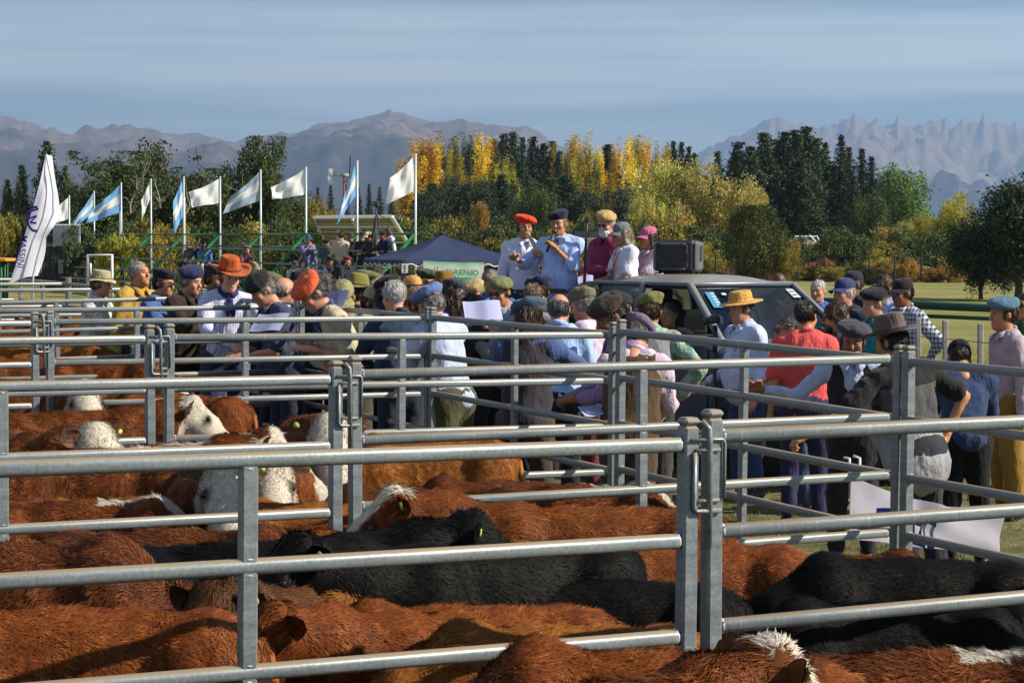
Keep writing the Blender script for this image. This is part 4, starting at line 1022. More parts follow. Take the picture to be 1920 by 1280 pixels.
def shed():
    p = at(118, 520, 82); g = gz(p.x, p.y); s = 82/F_PX; e = empty('shed', (p.x, p.y, g), 0, 'dark shed with pale corrugated sheets on top behind the feather banner', 'shed')
    dk = plain('dark_boards', (.035, .03, .026), .9, 0, .3); lt = plain('corrugated_zinc', (.55, .56, .55), .45, .4, .1)
    z = lambda py: at(118, py, 82).z - g
    for k in range(12):
        m = MB(); m.box((-38*s + k*10.2*s, .02*(k % 2), z(462)/2), (9.9*s, .06, z(462)), None, .01); m.build('board', dk, e)
    m = MB(); m.box((18*s, 1.2, z(462)/2), (120*s, 2.2, z(462) - .1)); m.build('interior_wall', dk, e)
    V = []; n = 84; x0, x1 = -18*s, 33*s
    for i in range(n+1):
        x = x0 + (x1-x0)*i/n; y = -.02 + .035*math.sin(i*PI/2.0*1.0)
        V += [(x, y, z(460)), (x, y, z(421)), (x, 1.0, z(421) + .03)]
    F = [(3*i+j, 3*i+3+j, 3*i+4+j, 3*i+1+j) for i in range(n) for j in (0, 1)]
    link('corrugated_sheet', mesh_np('corrugated_sheet', V, np.array(F), True, [lt]), e)
    for px, w_ in ((75, 8), (115, 10), (128, 6)):
        m = MB(); m.box(((px-118)*s, -.06, z(500)), (w_*s, .04, 26*s), None, .02); m.build('window', plain('window_blue', (.16, .19, .24), .4), e)
    p = at(188, 540, 74); g = gz(p.x, p.y); s = 74/F_PX; e = empty('pipe_gate', (p.x, p.y, g), 0, 'white pipe gate standing behind the grandstand braces', 'gate'); m = MB(); m.smooth = True
    zt = at(188, 478, 74).z - g
    m.path([(-23*s, 0, 0), (-23*s, 0, zt), (22*s, 0, zt), (22*s, 0, 0)], .06, 6); m.build('hoop', WHITE, e)
    m = MB(); m.smooth = True; m.path([(-18*s, 0, zt*.8), (-18*s, 0, zt*.5)], .04, 5); m.path([(10*s, 0, 0), (10*s, 0, zt*.62)], .06, 5); m.build('bar', WHITE, e)
    p = at(5, 540, 60); g = gz(p.x, p.y); s = 60/F_PX; e = empty('plank_shelter', (p.x, p.y, g), 0, 'yellow plank roof edge on green posts at the edge of the grandstand', 'shelter'); zt = at(5, 486, 60).z - g
    m = MB(); m.box((-14*s, 0, zt), (60*s, 1.2, 6*s), rot_y(R(2)), .02); m.build('roof_plank', WOODY, e)
    for dx in (-2, 4, 9): m = MB(); m.smooth = True; m.tube((dx*s, 0, 0), (dx*s, 0, zt), .05 if dx != 9 else .03, 6); m.build('post', GREEN_D if dx != -2 else GREEN, e)
shed()
# right side: pasture rails and fences
def fences():
    a = at(1440, 561, 23.2); b = at(2240, 593, 20.4)
    e = empty('pipe_rail_fence', (a.x, a.y, gz(a.x, a.y)), 0, 'thick dark green pipe rail running across the pasture behind the men', 'rail fence'); o = np.array(e.location)
    A, B = np.array(a) - o, np.array(b) - o
    m = MB(); m.smooth = True; m.tube(A, B, .045, 12); m.build('top_rail', GREEN_D, e)
    m = MB(); m.smooth = True; m.tube(A - (0, 0, .115), B - (0, 0, .115), .022, 8); m.build('lower_rail', GREEN_D, e)
    for u in (.03, .25, .63, .82, .98):
        p = A*(1-u) + B*u; m = MB(); m.smooth = True; m.tube((p[0], p[1] + .06, gz(p[0]+o[0], p[1]+o[1]) - o[2]), (p[0], p[1] + .06, p[2]), .04, 8); m.build('post', GREEN_D, e)
    e = None; wd = plain('weathered_post', (.30, .29, .28), .9, 0, .2, 12)
    p0 = at(1779, 600, 17.2); e = empty('wire_fence', (p0.x, p0.y, gz(p0.x, p0.y)), 0, 'weathered grey posts with thin wires between the checkered man and pale sweater man', 'wire fence'); o = np.array(e.location); tops = []
    for px, py, Y in ((1725, 596, 17.5), (1777, 600, 17.2), (1839, 606, 16.9), (1950, 612, 16.4)):
        p = np.array(at(px, py, Y)) - o; g = gz(p[0]+o[0], p[1]+o[1]) - o[2]; m = MB(); m.box((p[0], p[1], (p[2]+g)/2), (.042, .05, p[2]-g), rot_y(R(random.uniform(-2.5, 1))), .006); m.build('post', wd, e); tops.append(p)
    for dz in (.16, .42, .70, 1.0):
        m = MB()
        for a_, b_ in zip(tops[:-1], tops[1:]): m.tube(a_ - (0, .03, dz), b_ - (0, .03, dz), .0035, 4)
        m.build('wire', DARK, e)
    # far wire netting round the pasture
    e = empty('netting_fence', at(1560, 528, 108), 0, 'long netting fence on thin dark posts along the far side of the pasture', 'netting fence'); e.location.z = gz(0, 108); o = np.array(e.location)
    xs = [1240, 1278, 1310, 1342, 1372, 1432, 1490, 1497, 1541, 1546, 1585, 1630, 1678, 1728, 1778, 1825, 1880, 1940]
    pts = []
    for k, px in enumerate(xs):
        p = np.array(at(px, 478 + (k*7) % 9 - (8 if k % 5 == 3 else 0), 108 if px > 1450 else 106)) - o; p2 = p.copy(); p2[2] = gz(0, 108) - o[2]
        m = MB(); m.tube(p2, p, .05, 5); m.build('post', DARK, e); pts.append(p2)
    for z in (.35, .7, 1.05, 1.4):
        m = MB()
        for a_, b_ in zip(pts[:-1], pts[1:]): m.tube(a_ + (0, 0, z), b_ + (0, 0, z), .012, 3)
        m.build('wire', DARK, e)
    # ruined white cabin among the bushes
    p = at(1520, 470, 150); g = gz(p.x, p.y); s = 150/F_PX; e = empty('ruined_cabin', (p.x, p.y, g), R(8), 'small ruined white cabin among the bushes under the dark pines', 'cabin')
    zr = at(1520, 443, 150).z - g; zw = at(1520, 456, 150).z - g; zb = at(1520, 472, 150).z - g; rr = random.Random(2)
    for k in range(9): m = MB(); m.box((-17*s + k*4.2*s, 0, zw/2), (3.4*s, .08, zw*rr.uniform(.94, 1)), rot_y(rr.uniform(-.05, .05))); m.build('wall_board', WHITE if k % 3 else WOODG, e)
    for k in range(10): m = MB(); m.bar((-19*s + k*4*s, -.3, zw), (-19*s + k*4*s + rr.uniform(-.3, .3), 1.5, zr + rr.uniform(-.15, .1)), .09, .06, .2, 1); m.build('rafter', WHITE if k % 2 else WOODG, e)
    m = MB(); m.bar((-20*s, 1.5, zr), (20*s, 1.5, zr), .15, .1, .2, 1); m.bar((-20*s, -.3, zw), (20*s, -.3, zw), .15, .1, .2, 1); m.build('beam', WHITE, e)
    # grey timber frame and dark car behind the truck bed
    p = at(1101, 500, 30); g = gz(p.x, p.y); s = 30/F_PX; e = empty('timber_gate', (p.x, p.y, g), 0, 'grey weathered timber frame behind the bearded man on the truck', 'timber gate'); z = lambda py: at(1101, py, 30).z - g
    m = MB(); m.box((-2*s, 0, z(458)), (96*s, .14, 24*s), None, .01); m.build('beam', WOODG, e)
    for dx in (0, -30): m = MB(); m.box((dx*s, .08, z(462)/2), (12*s, .12, z(462)), None, .01); m.build('post', WOODG, e)
    p = at(1100, 452, 112); g = gz(p.x, p.y); e = empty('parked_car', (p.x, p.y, at(1100, 449, 112).z - .9), 0, 'dark parked car far behind the timber frame', 'car'); car(e)
def car(e):
    bd = plain('black_paint', (.015, .017, .02), .25, .2, .1); gl = plain('dark_window', (.03, .04, .05), .1)
    m = MB(); m.smooth = False
    prof = [(-2, .3), (-2, .85), (-1.2, .95), (-.8, 1.4), (.7, 1.42), (1.2, .98), (2, .85), (2.05, .3)]; n = len(prof)
    V = [(x, -.85, z) for x, z in prof] + [(x, .85, z) for x, z in prof]
    m.add(V, [tuple(range(n)), tuple(range(2*n-1, n-1, -1))] + [(i, n+i, n+(i+1) % n, (i+1) % n) for i in range(n)]); m.build('body', bd, e)
    for x in (-.35, .45): m = MB(); m.box((x, -.86, 1.16), (.72, .03, .36), None, .01); m.build('window', gl, e)
    for x in (-1.25, 1.3): m = MB(); m.smooth = True; m.tube((x, -.88, .32), (x, -.68, .32), .33, 14); m.build('wheel', DARK, e)
    m = MB(); m.box((1.9, -.62, .72), (.14, .3, .14), None, .03); m.build('headlight', WHITE, e)
fences()

# ---------------------------------------------------------------- the pickup truck
def glass_mat(name, tint, refl=.1):
    m, t, b = newmat(name); o = t.nodes['Material Output']; t.nodes.remove(b)
    tr = t.nodes.new('ShaderNodeBsdfTransparent'); tr.inputs[0].default_value = tint + (1,)
    gl = t.nodes.new('ShaderNodeBsdfGlossy'); gl.inputs['Roughness'].default_value = .04; gl.inputs[0].default_value = (.9, .93, .95, 1)
    lw = t.nodes.new('ShaderNodeLayerWeight'); lw.inputs[0].default_value = .35
    f = math_n('ADD', math_n('MULTIPLY', lw.outputs['Fresnel'], .5, t), refl, t, True)
    ms = t.nodes.new('ShaderNodeMixShader'); t.links.new(f, ms.inputs[0]); t.links.new(tr.outputs[0], ms.inputs[1]); t.links.new(gl.outputs[0], ms.inputs[2]); t.links.new(ms.outputs[0], o.inputs['Surface'])
    return m
def paint_mat():
    m, t, b = newmat('dusty_blue_grey_paint')
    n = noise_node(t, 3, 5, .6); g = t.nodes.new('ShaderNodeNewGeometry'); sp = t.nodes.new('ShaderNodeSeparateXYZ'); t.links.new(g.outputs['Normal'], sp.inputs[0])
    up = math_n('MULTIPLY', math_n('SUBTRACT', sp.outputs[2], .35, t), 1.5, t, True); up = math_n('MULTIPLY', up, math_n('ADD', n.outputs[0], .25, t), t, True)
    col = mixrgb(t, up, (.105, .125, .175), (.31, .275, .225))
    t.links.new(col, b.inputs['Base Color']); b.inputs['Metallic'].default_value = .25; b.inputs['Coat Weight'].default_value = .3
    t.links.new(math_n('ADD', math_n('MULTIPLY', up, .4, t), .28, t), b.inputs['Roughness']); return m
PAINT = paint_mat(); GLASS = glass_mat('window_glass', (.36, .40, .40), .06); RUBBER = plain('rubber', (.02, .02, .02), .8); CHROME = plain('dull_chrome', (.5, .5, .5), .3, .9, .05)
INTER = plain('dark_interior', (.025, .025, .028), .8)
TRUCK = (1.91, 19.28)
TRZ = R(-54)
def tw(x, y, z=0):
    c, s_ = math.cos(TRZ), math.sin(TRZ); X = TRUCK[0] + x*c - y*s_; Y = TRUCK[1] + x*s_ + y*c
    return Vector((X, Y, gz(*TRUCK) + z))
def truck():
    e = empty('pickup_truck', tw(0, 0), TRZ, 'dusty blue grey double cab pickup truck with people standing in its bed', 'pickup truck')
    BZ = 1.24; RZ = 1.74
    def hull(name, secs, mat, smooth=False):
        "secs: (x, half width, z0, z1, inset at top)"
        m = MB(); m.smooth = smooth; V = []
        for x, hw, z0, z1, ins in secs: V += [(x, -hw+.05, z0), (x, -hw, z0+.1), (x, -hw-.015, (z0+z1)/2), (x, -hw, z1-.08), (x, -hw+ins, z1), (x, hw-ins, z1), (x, hw, z1-.08), (x, hw+.015, (z0+z1)/2), (x, hw, z0+.1), (x, hw-.05, z0)]
        n = 10; F = [(k*n+i, k*n+(i+1) % n, k*n+n+(i+1) % n, k*n+n+i) for k in range(len(secs)-1) for i in range(n)]
        F = [f[::-1] for f in F] + [tuple(range(n)), tuple(range((len(secs)-1)*n+n-1, (len(secs)-1)*n-1, -1))]
        m.add(V, F); return m.build(name, mat, e)
    hull('body', [(-1.16, .86, .45, BZ, .05), (0, .88, .42, BZ, .05), (1.06, .87, .42, BZ, .06)], PAINT)
    hull('hood', [(1.065, .86, .55, 1.22, .12), (1.6, .86, .55, 1.18, .16), (2.2, .82, .55, 1.06, .2), (2.42, .74, .55, .92, .2)], PAINT, True)
    # bed: floor, sides, tailgate
    m = MB(); m.box((-1.9, 0, .69), (1.45, 1.6, .06), None, .01); m.build('bed_floor', PAINT, e)
    for s in (-1, 1): m = MB(); m.box((-1.9, s*.84, .86), (1.44, .09, .66), None, .03); m.build('bed_side', PAINT, e)
    m = MB(); m.box((-2.62, 0, .88), (.08, 1.56, .56), None, .02); m.build('tailgate', PAINT, e)
    m = MB(); m.smooth = True
    for s in (-1, 1): m.path([(-1.3, s*.78, 1.2), (-1.25, s*.7, 1.55), (-1.22, s*.6, 1.62)], .03, 6)
    m.tube((-1.22, -.6, 1.62), (-1.22, .6, 1.62), .03, 6); m.build('roll_bar', DARK, e)
    # roof: a crowned shell
    n, k = 12, 14; V = []
    for i in range(n+1):
        for j in range(k+1):
            u, v = i/n, j/k; x = -1.0 + 1.44*u; y = (-.66 + 1.32*v)*(1 - .04*(1-u))
            e2 = min(u, 1-u)*2; ev = min(v, 1-v)*2
            V.append((x, y, RZ - .03 + .095*(1-(1-e2)**4)*(1-(1-ev)**4) + .012*(1 - (2*v-1)**2)))
    ii, jj = np.meshgrid(np.arange(n), np.arange(k), indexing='ij'); a = (ii*(k+1) + jj).ravel()
    link('roof', mesh_np('roof', V, np.stack([a, a+k+1, a+k+2, a+1], 1), True, [PAINT]), e)
    m = MB(); m.box((-.28, 0, RZ - .045), (1.36, 1.24, .02)); m.build('headliner', INTER, e)
    P = {}
    for s in (-1, 1):
        P[s] = dict(ab=(1.06, s*.80, BZ-.01), at=(.44, s*.645, RZ-.01), bb=(-.12, s*.84, BZ-.01), bt=(-.22, s*.655, RZ), cb=(-1.12, s*.82, BZ-.01), ct=(-.98, s*.63, RZ-.01))
        p = P[s]
        for nm, a_, b_, w_ in (('windscreen_pillar', 'ab', 'at', .085), ('door_pillar', 'bb', 'bt', .075), ('rear_pillar', 'cb', 'ct', .13)):
            m = MB(); m.smooth = True; m.bar(p[a_], p[b_], w_*.8, w_*.7, .4, 3); m.build(nm, PAINT, e)
        m = MB(); m.smooth = True; m.bar(p['ct'], p['at'], .05, .045, .4, 3); m.build('roof_rail', PAINT, e)
        for nm, q in (('side_window', ('cb', 'bb', 'bt', 'ct')),) + ((('side_window', ('bb', 'ab', 'at', 'bt')),) if s > 0 else ()):
            V = [np.array(p[c]) + (0, -s*.012, 0) for c in q]; me = mesh_np('side_window', V, np.array([[0, 1, 2, 3]] if s < 0 else [[3, 2, 1, 0]]), False, [GLASS]); link('side_window', me, e)
        m = MB(); m.box((.78, s*.97, 1.14), (.08, .13, .12), None, .04); m.tube((.80, s*.87, 1.12), (.80, s*.94, 1.13), .02, 6); m.build('wing_mirror', DARK, e)
        for x0, x1 in ((-1.05, -.14), (-.10, .98)):
            m = MB(); m.box(((x0+x1)/2, s*.893, .84), (x1-x0-.03, .02, .72), None, .009); d = m.build('door', PAINT, e)
            m = MB(); m.box((x0+.14, s*.912, 1.12), (.16, .03, .035), None, .012); m.build('handle', PAINT, d)
    def pane(nm, q, off):
        V = [np.array(c) + off for c in q]; link(nm, mesh_np(nm, V, np.array([[0, 1, 2, 3]]), False, [GLASS]), e)
    L_, Rr = P[1], P[-1]
    pane('windscreen', (Rr['ab'], L_['ab'], L_['at'], Rr['at']), np.array((-.01, 0, 0))); pane('rear_window', (L_['cb'], Rr['cb'], Rr['ct'], L_['ct']), np.array((.01, 0, 0)))
    m = MB(); m.smooth = True; m.bar(Rr['at'], L_['at'], .06, .05, .4, 3); m.build('roof_header', PAINT, e)
    # stickers lie on the inside of the windscreen
    ab, at_, la, lt = [np.array(c) for c in (Rr['ab'], Rr['at'], L_['ab'], L_['at'])]
    def ws(u, v): return (ab*(1-u) + la*u)*(1-v) + (at_*(1-u) + lt*u)*v + (.006, 0, .004)
    CY = plain('cyan_sticker', hexc('2a7fa8'), .5, 0, .03); WS = plain('white_sticker', (.42, .47, .49), .5, 0, .03)
    for nm, mt, u0, u1, v0, v1 in [('sticker', CY, .09, .17, .58, .86), ('sticker', WS, .235, .275, .80, .84), ('sticker', WS, .88, .95, .74, .90), ('sticker', WS, .85, .93, .10, .22)]:
        m = MB(); m.add([ws(u0, v0), ws(u1, v0), ws(u1, v1), ws(u0, v1)], [(0, 1, 2, 3)]); st = m.build(nm, mt, e)
        if mt is CY:
            m = MB()
            for k in range(5): v = v0 + .03 + k*.05; m.add([ws(u0+.035, v) + (.003, 0, .002), ws(u1-.006, v) + (.003, 0, .002), ws(u1-.006, v+.028) + (.003, 0, .002), ws(u0+.035, v+.028) + (.003, 0, .002)], [(0, 1, 2, 3)])
            m.build('print', WS, st)
        elif u0 > .8:
            m = MB()
            for k in range(3): v = v0 + .04 + k*.06; m.add([ws(u0+.01, v) + (.003, 0, .002), ws(u1-.02, v) + (.003, 0, .002), ws(u1-.02, v+.015) + (.003, 0, .002), ws(u0+.01, v+.015) + (.003, 0, .002)], [(0, 1, 2, 3)])
            m.build('print', DARK, st)
    for y in (-.4, .4):
        m = MB(); m.smooth = True; m.box((.1, y, .95), (.5, .5, .16), None, .06); m.box((-.2, y, 1.25), (.16, .48, .66), rot_y(R(-10)), .06); m.box((-.25, y, 1.62), (.1, .26, .16), None, .04); m.build('seat', INTER, e)
    m = MB(); m.box((-.85, 0, 1.2), (.2, 1.3, .5), None, .06); m.build('rear_seat', INTER, e)
    m = MB(); m.box((.86, 0, 1.19), (.3, 1.5, .16), None, .05); m.build('dashboard', INTER, e)
    m = MB(); m.smooth = True; m.path([(.62 + .05*math.sin(a), .4 + .19*math.cos(a), 1.25 + .18*math.sin(a)) for a in np.linspace(0, 2*PI, 21)], .016, 6); m.build('steering_wheel', DARK, e)
    m = MB(); m.path([(1.02, -.1, 1.27), (.8, .35, 1.46)], .008, 4); m.build('wiper', DARK, e)
    for x in (-1.55, 1.55):
        for s in (-1, 1):
            m = MB(); m.smooth = True; m.lathe([(.22, -.11), (.36, -.12), (.385, -.07), (.385, .07), (.36, .12), (.22, .11)], 26, (0, 0, 0), lambda a, b, c: (a, c, b)); ty = m.build('wheel', RUBBER, e, Matrix.Translation((x, s*.80, .385)))
            m = MB(); m.smooth = True; m.lathe([(.0, .03), (.06, .05), (.1, .02), (.2, .05), (.225, .10)], 20, (0, 0, 0), lambda a, b, c: (a, s*c, b)); m.build('rim', CHROME, ty)
    m = MB(); m.box((2.5, 0, .56), (.2, 1.66, .24), None, .07); m.build('bumper', PAINT, e)
    m = MB(); m.box((2.44, 0, .80), (.06, .8, .2), None, .02); gr = m.build('grille', DARK, e)
    m = MB(); 
    for k in range(4): m.box((2.475, 0, .73 + k*.045), (.02, .76, .014))
    m.build('slat', CHROME, gr)
    for s in (-1, 1): m = MB(); m.smooth = True; m.box((2.36, s*.6, .84), (.14, .3, .16), None, .05); m.build('headlight', WHITE, e)
    m = MB(); m.box((2.61, 0, .52), (.02, .4, .12), None, .005); m.build('number_plate', WHITE, e)
    # yellow marker lamp glimpsed below the windscreen
    m = MB(); m.box((1.1, .72, 1.22), (.05, .08, .05), None, .02); m.build('marker_lamp', plain('amber', hexc('e0a020'), .3), e)
truck()
def speaker_box():
    p = tw(-.42, -.05, 1.82); e = empty('loudspeaker', p, R(-18), 'black portable loudspeaker standing on the truck roof', 'loudspeaker')
    bk = plain('black_plastic', (.022, .022, .026), .45, 0, .2, 12, bmp=.15, bscale=200); sh = plain('speaker_sunlit_side', (.10, .105, .115), .45, 0, .15, 10)  # end panels lighter than the cabinet: sunlight on the side put into the colour
    W, D, H = .42, .30, .315
    m = MB(); m.box((0, 0, H/2 + .012), (W-.03, D, H), None, .03); m.build('cabinet', bk, e)
    m = MB()
    for s in (-1, 1): m = MB(); m.box((s*(W/2-.012), 0, H/2 + .012), (.05, D-.02, H-.03), None, .02); m.build('end_panel', sh, e)
    m = MB(); m.box((-.02, -D/2 - .004, H/2 + .01), (W-.12, .02, H-.09), None, .009); g = m.build('grille', plain('speaker_mesh', (.012, .012, .014), .6), e)
    m = MB(); m.smooth = True
    for x in (-.11, .07): m.lathe([(.075, -.012), (.07, -.016), (.05, -.006), (.02, -.002)], 20, (x, -D/2 - .004, H/2), lambda a, b, c: (a, c, b))
    m.build('cone', bk, g)
    m = MB(); m.box((-.02, -D/2-.012, H-.03), (W-.16, .03, .03), None, .012); m.box((-.02, -D/2-.012, .045), (W-.16, .03, .03), None, .012); m.build('bar_handle', plain('handle_grey', (.06, .065, .075), .4), e)
    m = MB(); m.box((W/2+.016, 0, H/2 + .04), (.012, .09, .15), None, .005); m.build('carry_recess', bk, e)
    m = MB(); 
    for k in range(4): m.box((W/2+.024, .07, H/2 - .02 + .045*k), (.006, .016, .018))
    m.build('socket', CHROME, e)
    m = MB(); m.box((.13, -D/2-.018, H/2), (.012, .008, .07)); m.build('red_mark', plain('red_plastic', hexc('7a2020'), .5), e)
    m = MB()
    for s in (-1, 1):
        for q in (-1, 1): m.box((s*.16, q*.11, .006), (.04, .04, .014))
    m.build('foot', RUBBER, e)
speaker_box()
def stick_camera():
    hp = at(1341, 603, 16.6); g = gz(hp.x, hp.y)
    e = empty('camera_on_pole', (hp.x, hp.y, g), R(8), 'small black camera on a pole held beside the straw hat man', 'camera'); h = hp.z - g
    m = MB(); m.smooth = True; m.tube((0, 0, .03), (0, 0, h - .03), .016, 8); m.tube((0, 0, h-.25), (0, 0, h-.04), .021, 8); m.build('pole', DARK, e)
    m = MB(); m.box((-.01, 0, h + .02), (.095, .09, .07), rot_y(R(-8)), .02); m.build('camera_body', plain('camera_black', (.02, .02, .022), .4), e)
    m = MB(); m.box((.045, -.01, h + .015), (.022, .08, .075), rot_y(R(-8)), .008); m.build('screen_back', plain('camera_grey', (.25, .25, .26), .35, .3), e)
    m = MB(); m.smooth = True; m.tube((-.05, 0, h + .01), (-.10, 0, h), .028, 12, .031); m.build('lens', DARK, e)
stick_camera()

# ---------------------------------------------------------------- cattle
def coat(name, lo, mid, hi, white=None, cream=(.72, .65, .54), skin=False):
    "white: name of the mesh attribute that marks the white hair of this animal"
    m, t, b = newmat(name)
    a = t.nodes.new('ShaderNodeAttribute'); a.attribute_name = 'tint'; oi = t.nodes.new('ShaderNodeObjectInfo')
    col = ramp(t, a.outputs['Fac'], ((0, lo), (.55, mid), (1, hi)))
    h = t.nodes.new('ShaderNodeHueSaturation'); t.links.new(col, h.inputs['Color'])
    col = h.outputs[0]
    if white:
        w_ = t.nodes.new('ShaderNodeAttribute'); w_.attribute_name = white
        wc = ramp(t, a.outputs['Fac'], ((0, tuple(c*.55 for c in cream)), (1, cream)))
        col = mixrgb(t, math_n('MULTIPLY', w_.outputs['Fac'], 1.0, t, True), col, wc)
    k = t.nodes.new('ShaderNodeAttribute'); k.attribute_name = 'dark'
    col = mixrgb(t, k.outputs['Fac'], col, (.015, .011, .01))
    t.links.new(col, b.inputs['Base Color']); b.inputs['Roughness'].default_value = .62; b.inputs['Specular IOR Level'].default_value = .10
    return m
COATS = dict(
    red=coat('red_coat', (0.0504, 0.0134, 0.0042), (0.193, 0.0521, 0.0118), (0.454, 0.168, 0.0462)),
    mahogany=coat('mahogany_coat', (0.0336, 0.0101, 0.0042), (0.122, 0.0336, 0.0101), (0.311, 0.113, 0.0378)),
    ginger=coat('ginger_coat', (0.084, 0.0252, 0.00504), (0.277, 0.0966, 0.0168), (0.554, 0.26, 0.0714)),
    dun=coat('brown_coat', (0.0252, 0.0109, 0.00588), (0.084, 0.0353, 0.0143), (0.21, 0.101, 0.042)),
    black=coat('black_coat', (0.002, 0.002, 0.002), (0.0042, 0.0038, 0.0036), (0.014, 0.0125, 0.0112)),
    face=coat('whitefaced_coat', (0.0462, 0.0134, 0.0042), (0.168, 0.0479, 0.0109), (0.403, 0.147, 0.042), 'face'),
    brow=coat('blazed_coat', (0.0462, 0.0134, 0.0042), (0.168, 0.0479, 0.0109), (0.403, 0.147, 0.042), 'brow'),
    ridge=coat('white_backed_coat', (0.042, 0.0126, 0.0042), (0.16, 0.0437, 0.0109), (0.378, 0.134, 0.0378), 'ridge'))
HOOF = plain('hoof', (.05, .04, .035), .6); EYE = plain('dark_eye', (.008, .006, .005), .08); TAG = plain('ear_tag', hexc('a9bd62'), .6, 0, .05); PINKN = plain('cattle_nose', (.16, .10, .085), .4)
def cow_template(key, neck, poll, hd, seed):
    """calf facing +X, back about 1.12 m high. neck, poll: end points of the neck; hd: direction of the face"""
    hd = np.array(hd, float); hd /= np.linalg.norm(hd); P = np.array(poll, float); nk = np.array(neck, float)
    sd = np.cross((0, 0, 1), hd); sd /= np.linalg.norm(sd); up = np.cross(hd, sd)
    mz = P + hd*.36 - up*.05
    pr = [ell((-.02, 0, .73), (.64, .225, .315), .08), cap((-.52, 0, .94), (.40, 0, .965), .125, .11, .10), ell((-.5, .11, .87), (.19, .12, .19), .06), ell((-.5, -.11, .87), (.19, .12, .19), .06), ell((-.42, .14, .95), (.07, .06, .06), .06), ell((-.42, -.14, .95), (.07, .06, .06), .06),
          ell((.40, .13, .74), (.19, .11, .29), .07), ell((.40, -.13, .74), (.19, .11, .29), .07), cap((.42, 0, .91), nk, .175, .145, .10), cap((.52, 0, .66), nk + (0, 0, -.1), .15, .11, .1), cap(nk, P - hd*.04 - up*.02, .14, .115, .08),
          cap((-.3, 0, .52), (.3, 0, .50), .17, .17, .1), ell((-.66, 0, .93), (.1, .1, .1), .08),
          cap(P, P + hd*.2 - up*.02, .118, .098, .03), cap(P + hd*.2 - up*.02, mz, .095, .072, .03), ell(mz, (.082,)*3, .03), cap(P + hd*.06 - up*.10, P + hd*.3 - up*.12, .07, .045, .04)]
    for s in (-1, 1):
        pr += [ell(P + hd*.13 + sd*s*.098 + up*.035, (.032,)*3, .03), ell(P + up*.07 - hd*.02 + sd*s*.02, (.07, .06, .05), .04)]
        pr += [cap((.42, s*.15, .62), (.44, s*.15, .36), .095, .058, .05), cap((.44, s*.15, .36), (.43, s*.15, .10), .05, .038, .02), cap((.44, s*.15, .08), (.47, s*.15, .03), .05, .052, .02),
               cap((-.46, s*.16, .74), (-.40, s*.17, .52), .15, .10, .06), cap((-.40, s*.17, .52), (-.62, s*.15, .40), .085, .05, .04), cap((-.62, s*.15, .40), (-.58, s*.15, .10), .048, .038, .02), cap((-.57, s*.15, .08), (-.53, s*.15, .03), .05, .052, .02)]
    h = .03
    V, F = sdf_mesh(pr, h)
    r = np.random.default_rng(seed); NRM = vert_normals(V, F)
    lump = np.array([mnoise.noise((v[0]*5 + seed, v[1]*5, v[2]*5)) for v in V]); V = V + NRM*(lump*.012)[:, None]
    def masks(Q):
        q = Q - P; along = q @ hd; d = np.linalg.norm(q - np.clip(along, -.06, .5)[:, None]*hd, axis=1)
        nz = np.array([mnoise.noise((a[0]*9, a[1]*9, a[2]*9)) for a in Q])
        face = ((d < .21) & (along > -.07 + .05*nz)).astype(float)
        # white runs back over the crest to the withers
        ridge = ((np.abs(Q[:, 1]) < .055 + .04*nz) & (Q[:, 2] > .9) & (Q[:, 0] > .1) & (Q[:, 0] < .62 + .1*nz)).astype(float) + ((Q[:, 0] < -.58) & (Q[:, 2] > .92) & (np.abs(Q[:, 1]) < .05)).astype(float)
        ridge = np.clip(np.maximum(ridge, face*(nz > -.5)), 0, 1)
        brow = ((d < .15) & (np.abs(q @ sd) < .075 + .03*nz) & (along > -.08) & (along < .33) & (q @ up > -.02)).astype(float)
        dark = np.zeros(len(Q))
        for s_ in (-1, 1): dark = np.maximum(dark, np.clip(1.6 - np.linalg.norm(Q - (P + hd*.135 + sd*s_*.105 + up*.045), axis=1)/.032, 0, .85))
        return face, ridge, brow, dark
    fa, ri, br, dk = masks(V)
    tint = np.clip(.42 + .25*lump + .05*r.normal(size=len(V)), 0, 1)
    body = mesh_np(key + '_body', V, F, True, (), None, dict(tint=tint*.75, face=fa, ridge=ri, brow=br, dark=dk))
    # hair: thin ribbons that follow the lie of the coat
    FV = V[F]; C = FV.mean(1); fn = np.cross(FV[:, 2]-FV[:, 0], FV[:, 3]-FV[:, 1]); ar = np.linalg.norm(fn, axis=1)/2; fn = fn/(2*ar[:, None] + 1e-12)
    wgt = ar*np.clip((C[:, 2] - .38)*4, 0, 1)*(.55 + .45*np.clip(fn[:, 2] + .6, 0, 1))
    n = 55000
    fi = r.choice(len(F), n, p=wgt/wgt.sum()); a, b = r.random((2, n, 1))
    Q = FV[fi, 0]*(1-a)*(1-b) + FV[fi, 1]*a*(1-b) + FV[fi, 2]*a*b + FV[fi, 3]*(1-a)*b; Nn = fn[fi]
    head = ((Q - P) @ hd > -.06) & (np.linalg.norm(Q - P - hd*.15, axis=1) < .32)
    side = np.clip(1 - np.abs(Nn[:, 2]), 0, 1)
    flow = np.stack([-.75 - .2*side, np.zeros(n), -.95*side], 1); flow[head] = hd*.8 + np.array((0, 0, -.25))
    cn = np.array([(mnoise.noise((q[0]*6.5 + seed, q[1]*6.5, q[2]*6.5)), mnoise.noise((q[0]*6.5, q[1]*6.5 + 7, q[2]*6.5)), mnoise.noise((q[0]*22, q[1]*22 + 3, q[2]*22))) for q in Q])
    flow = flow + np.stack([cn[:, 0]*.9, cn[:, 1]*1.5, cn[:, 1]*.9], 1) + r.normal(0, .15, (n, 3))
    flow = flow - Nn*(flow*Nn).sum(1, keepdims=True); flow /= np.linalg.norm(flow, axis=1, keepdims=True) + 1e-9
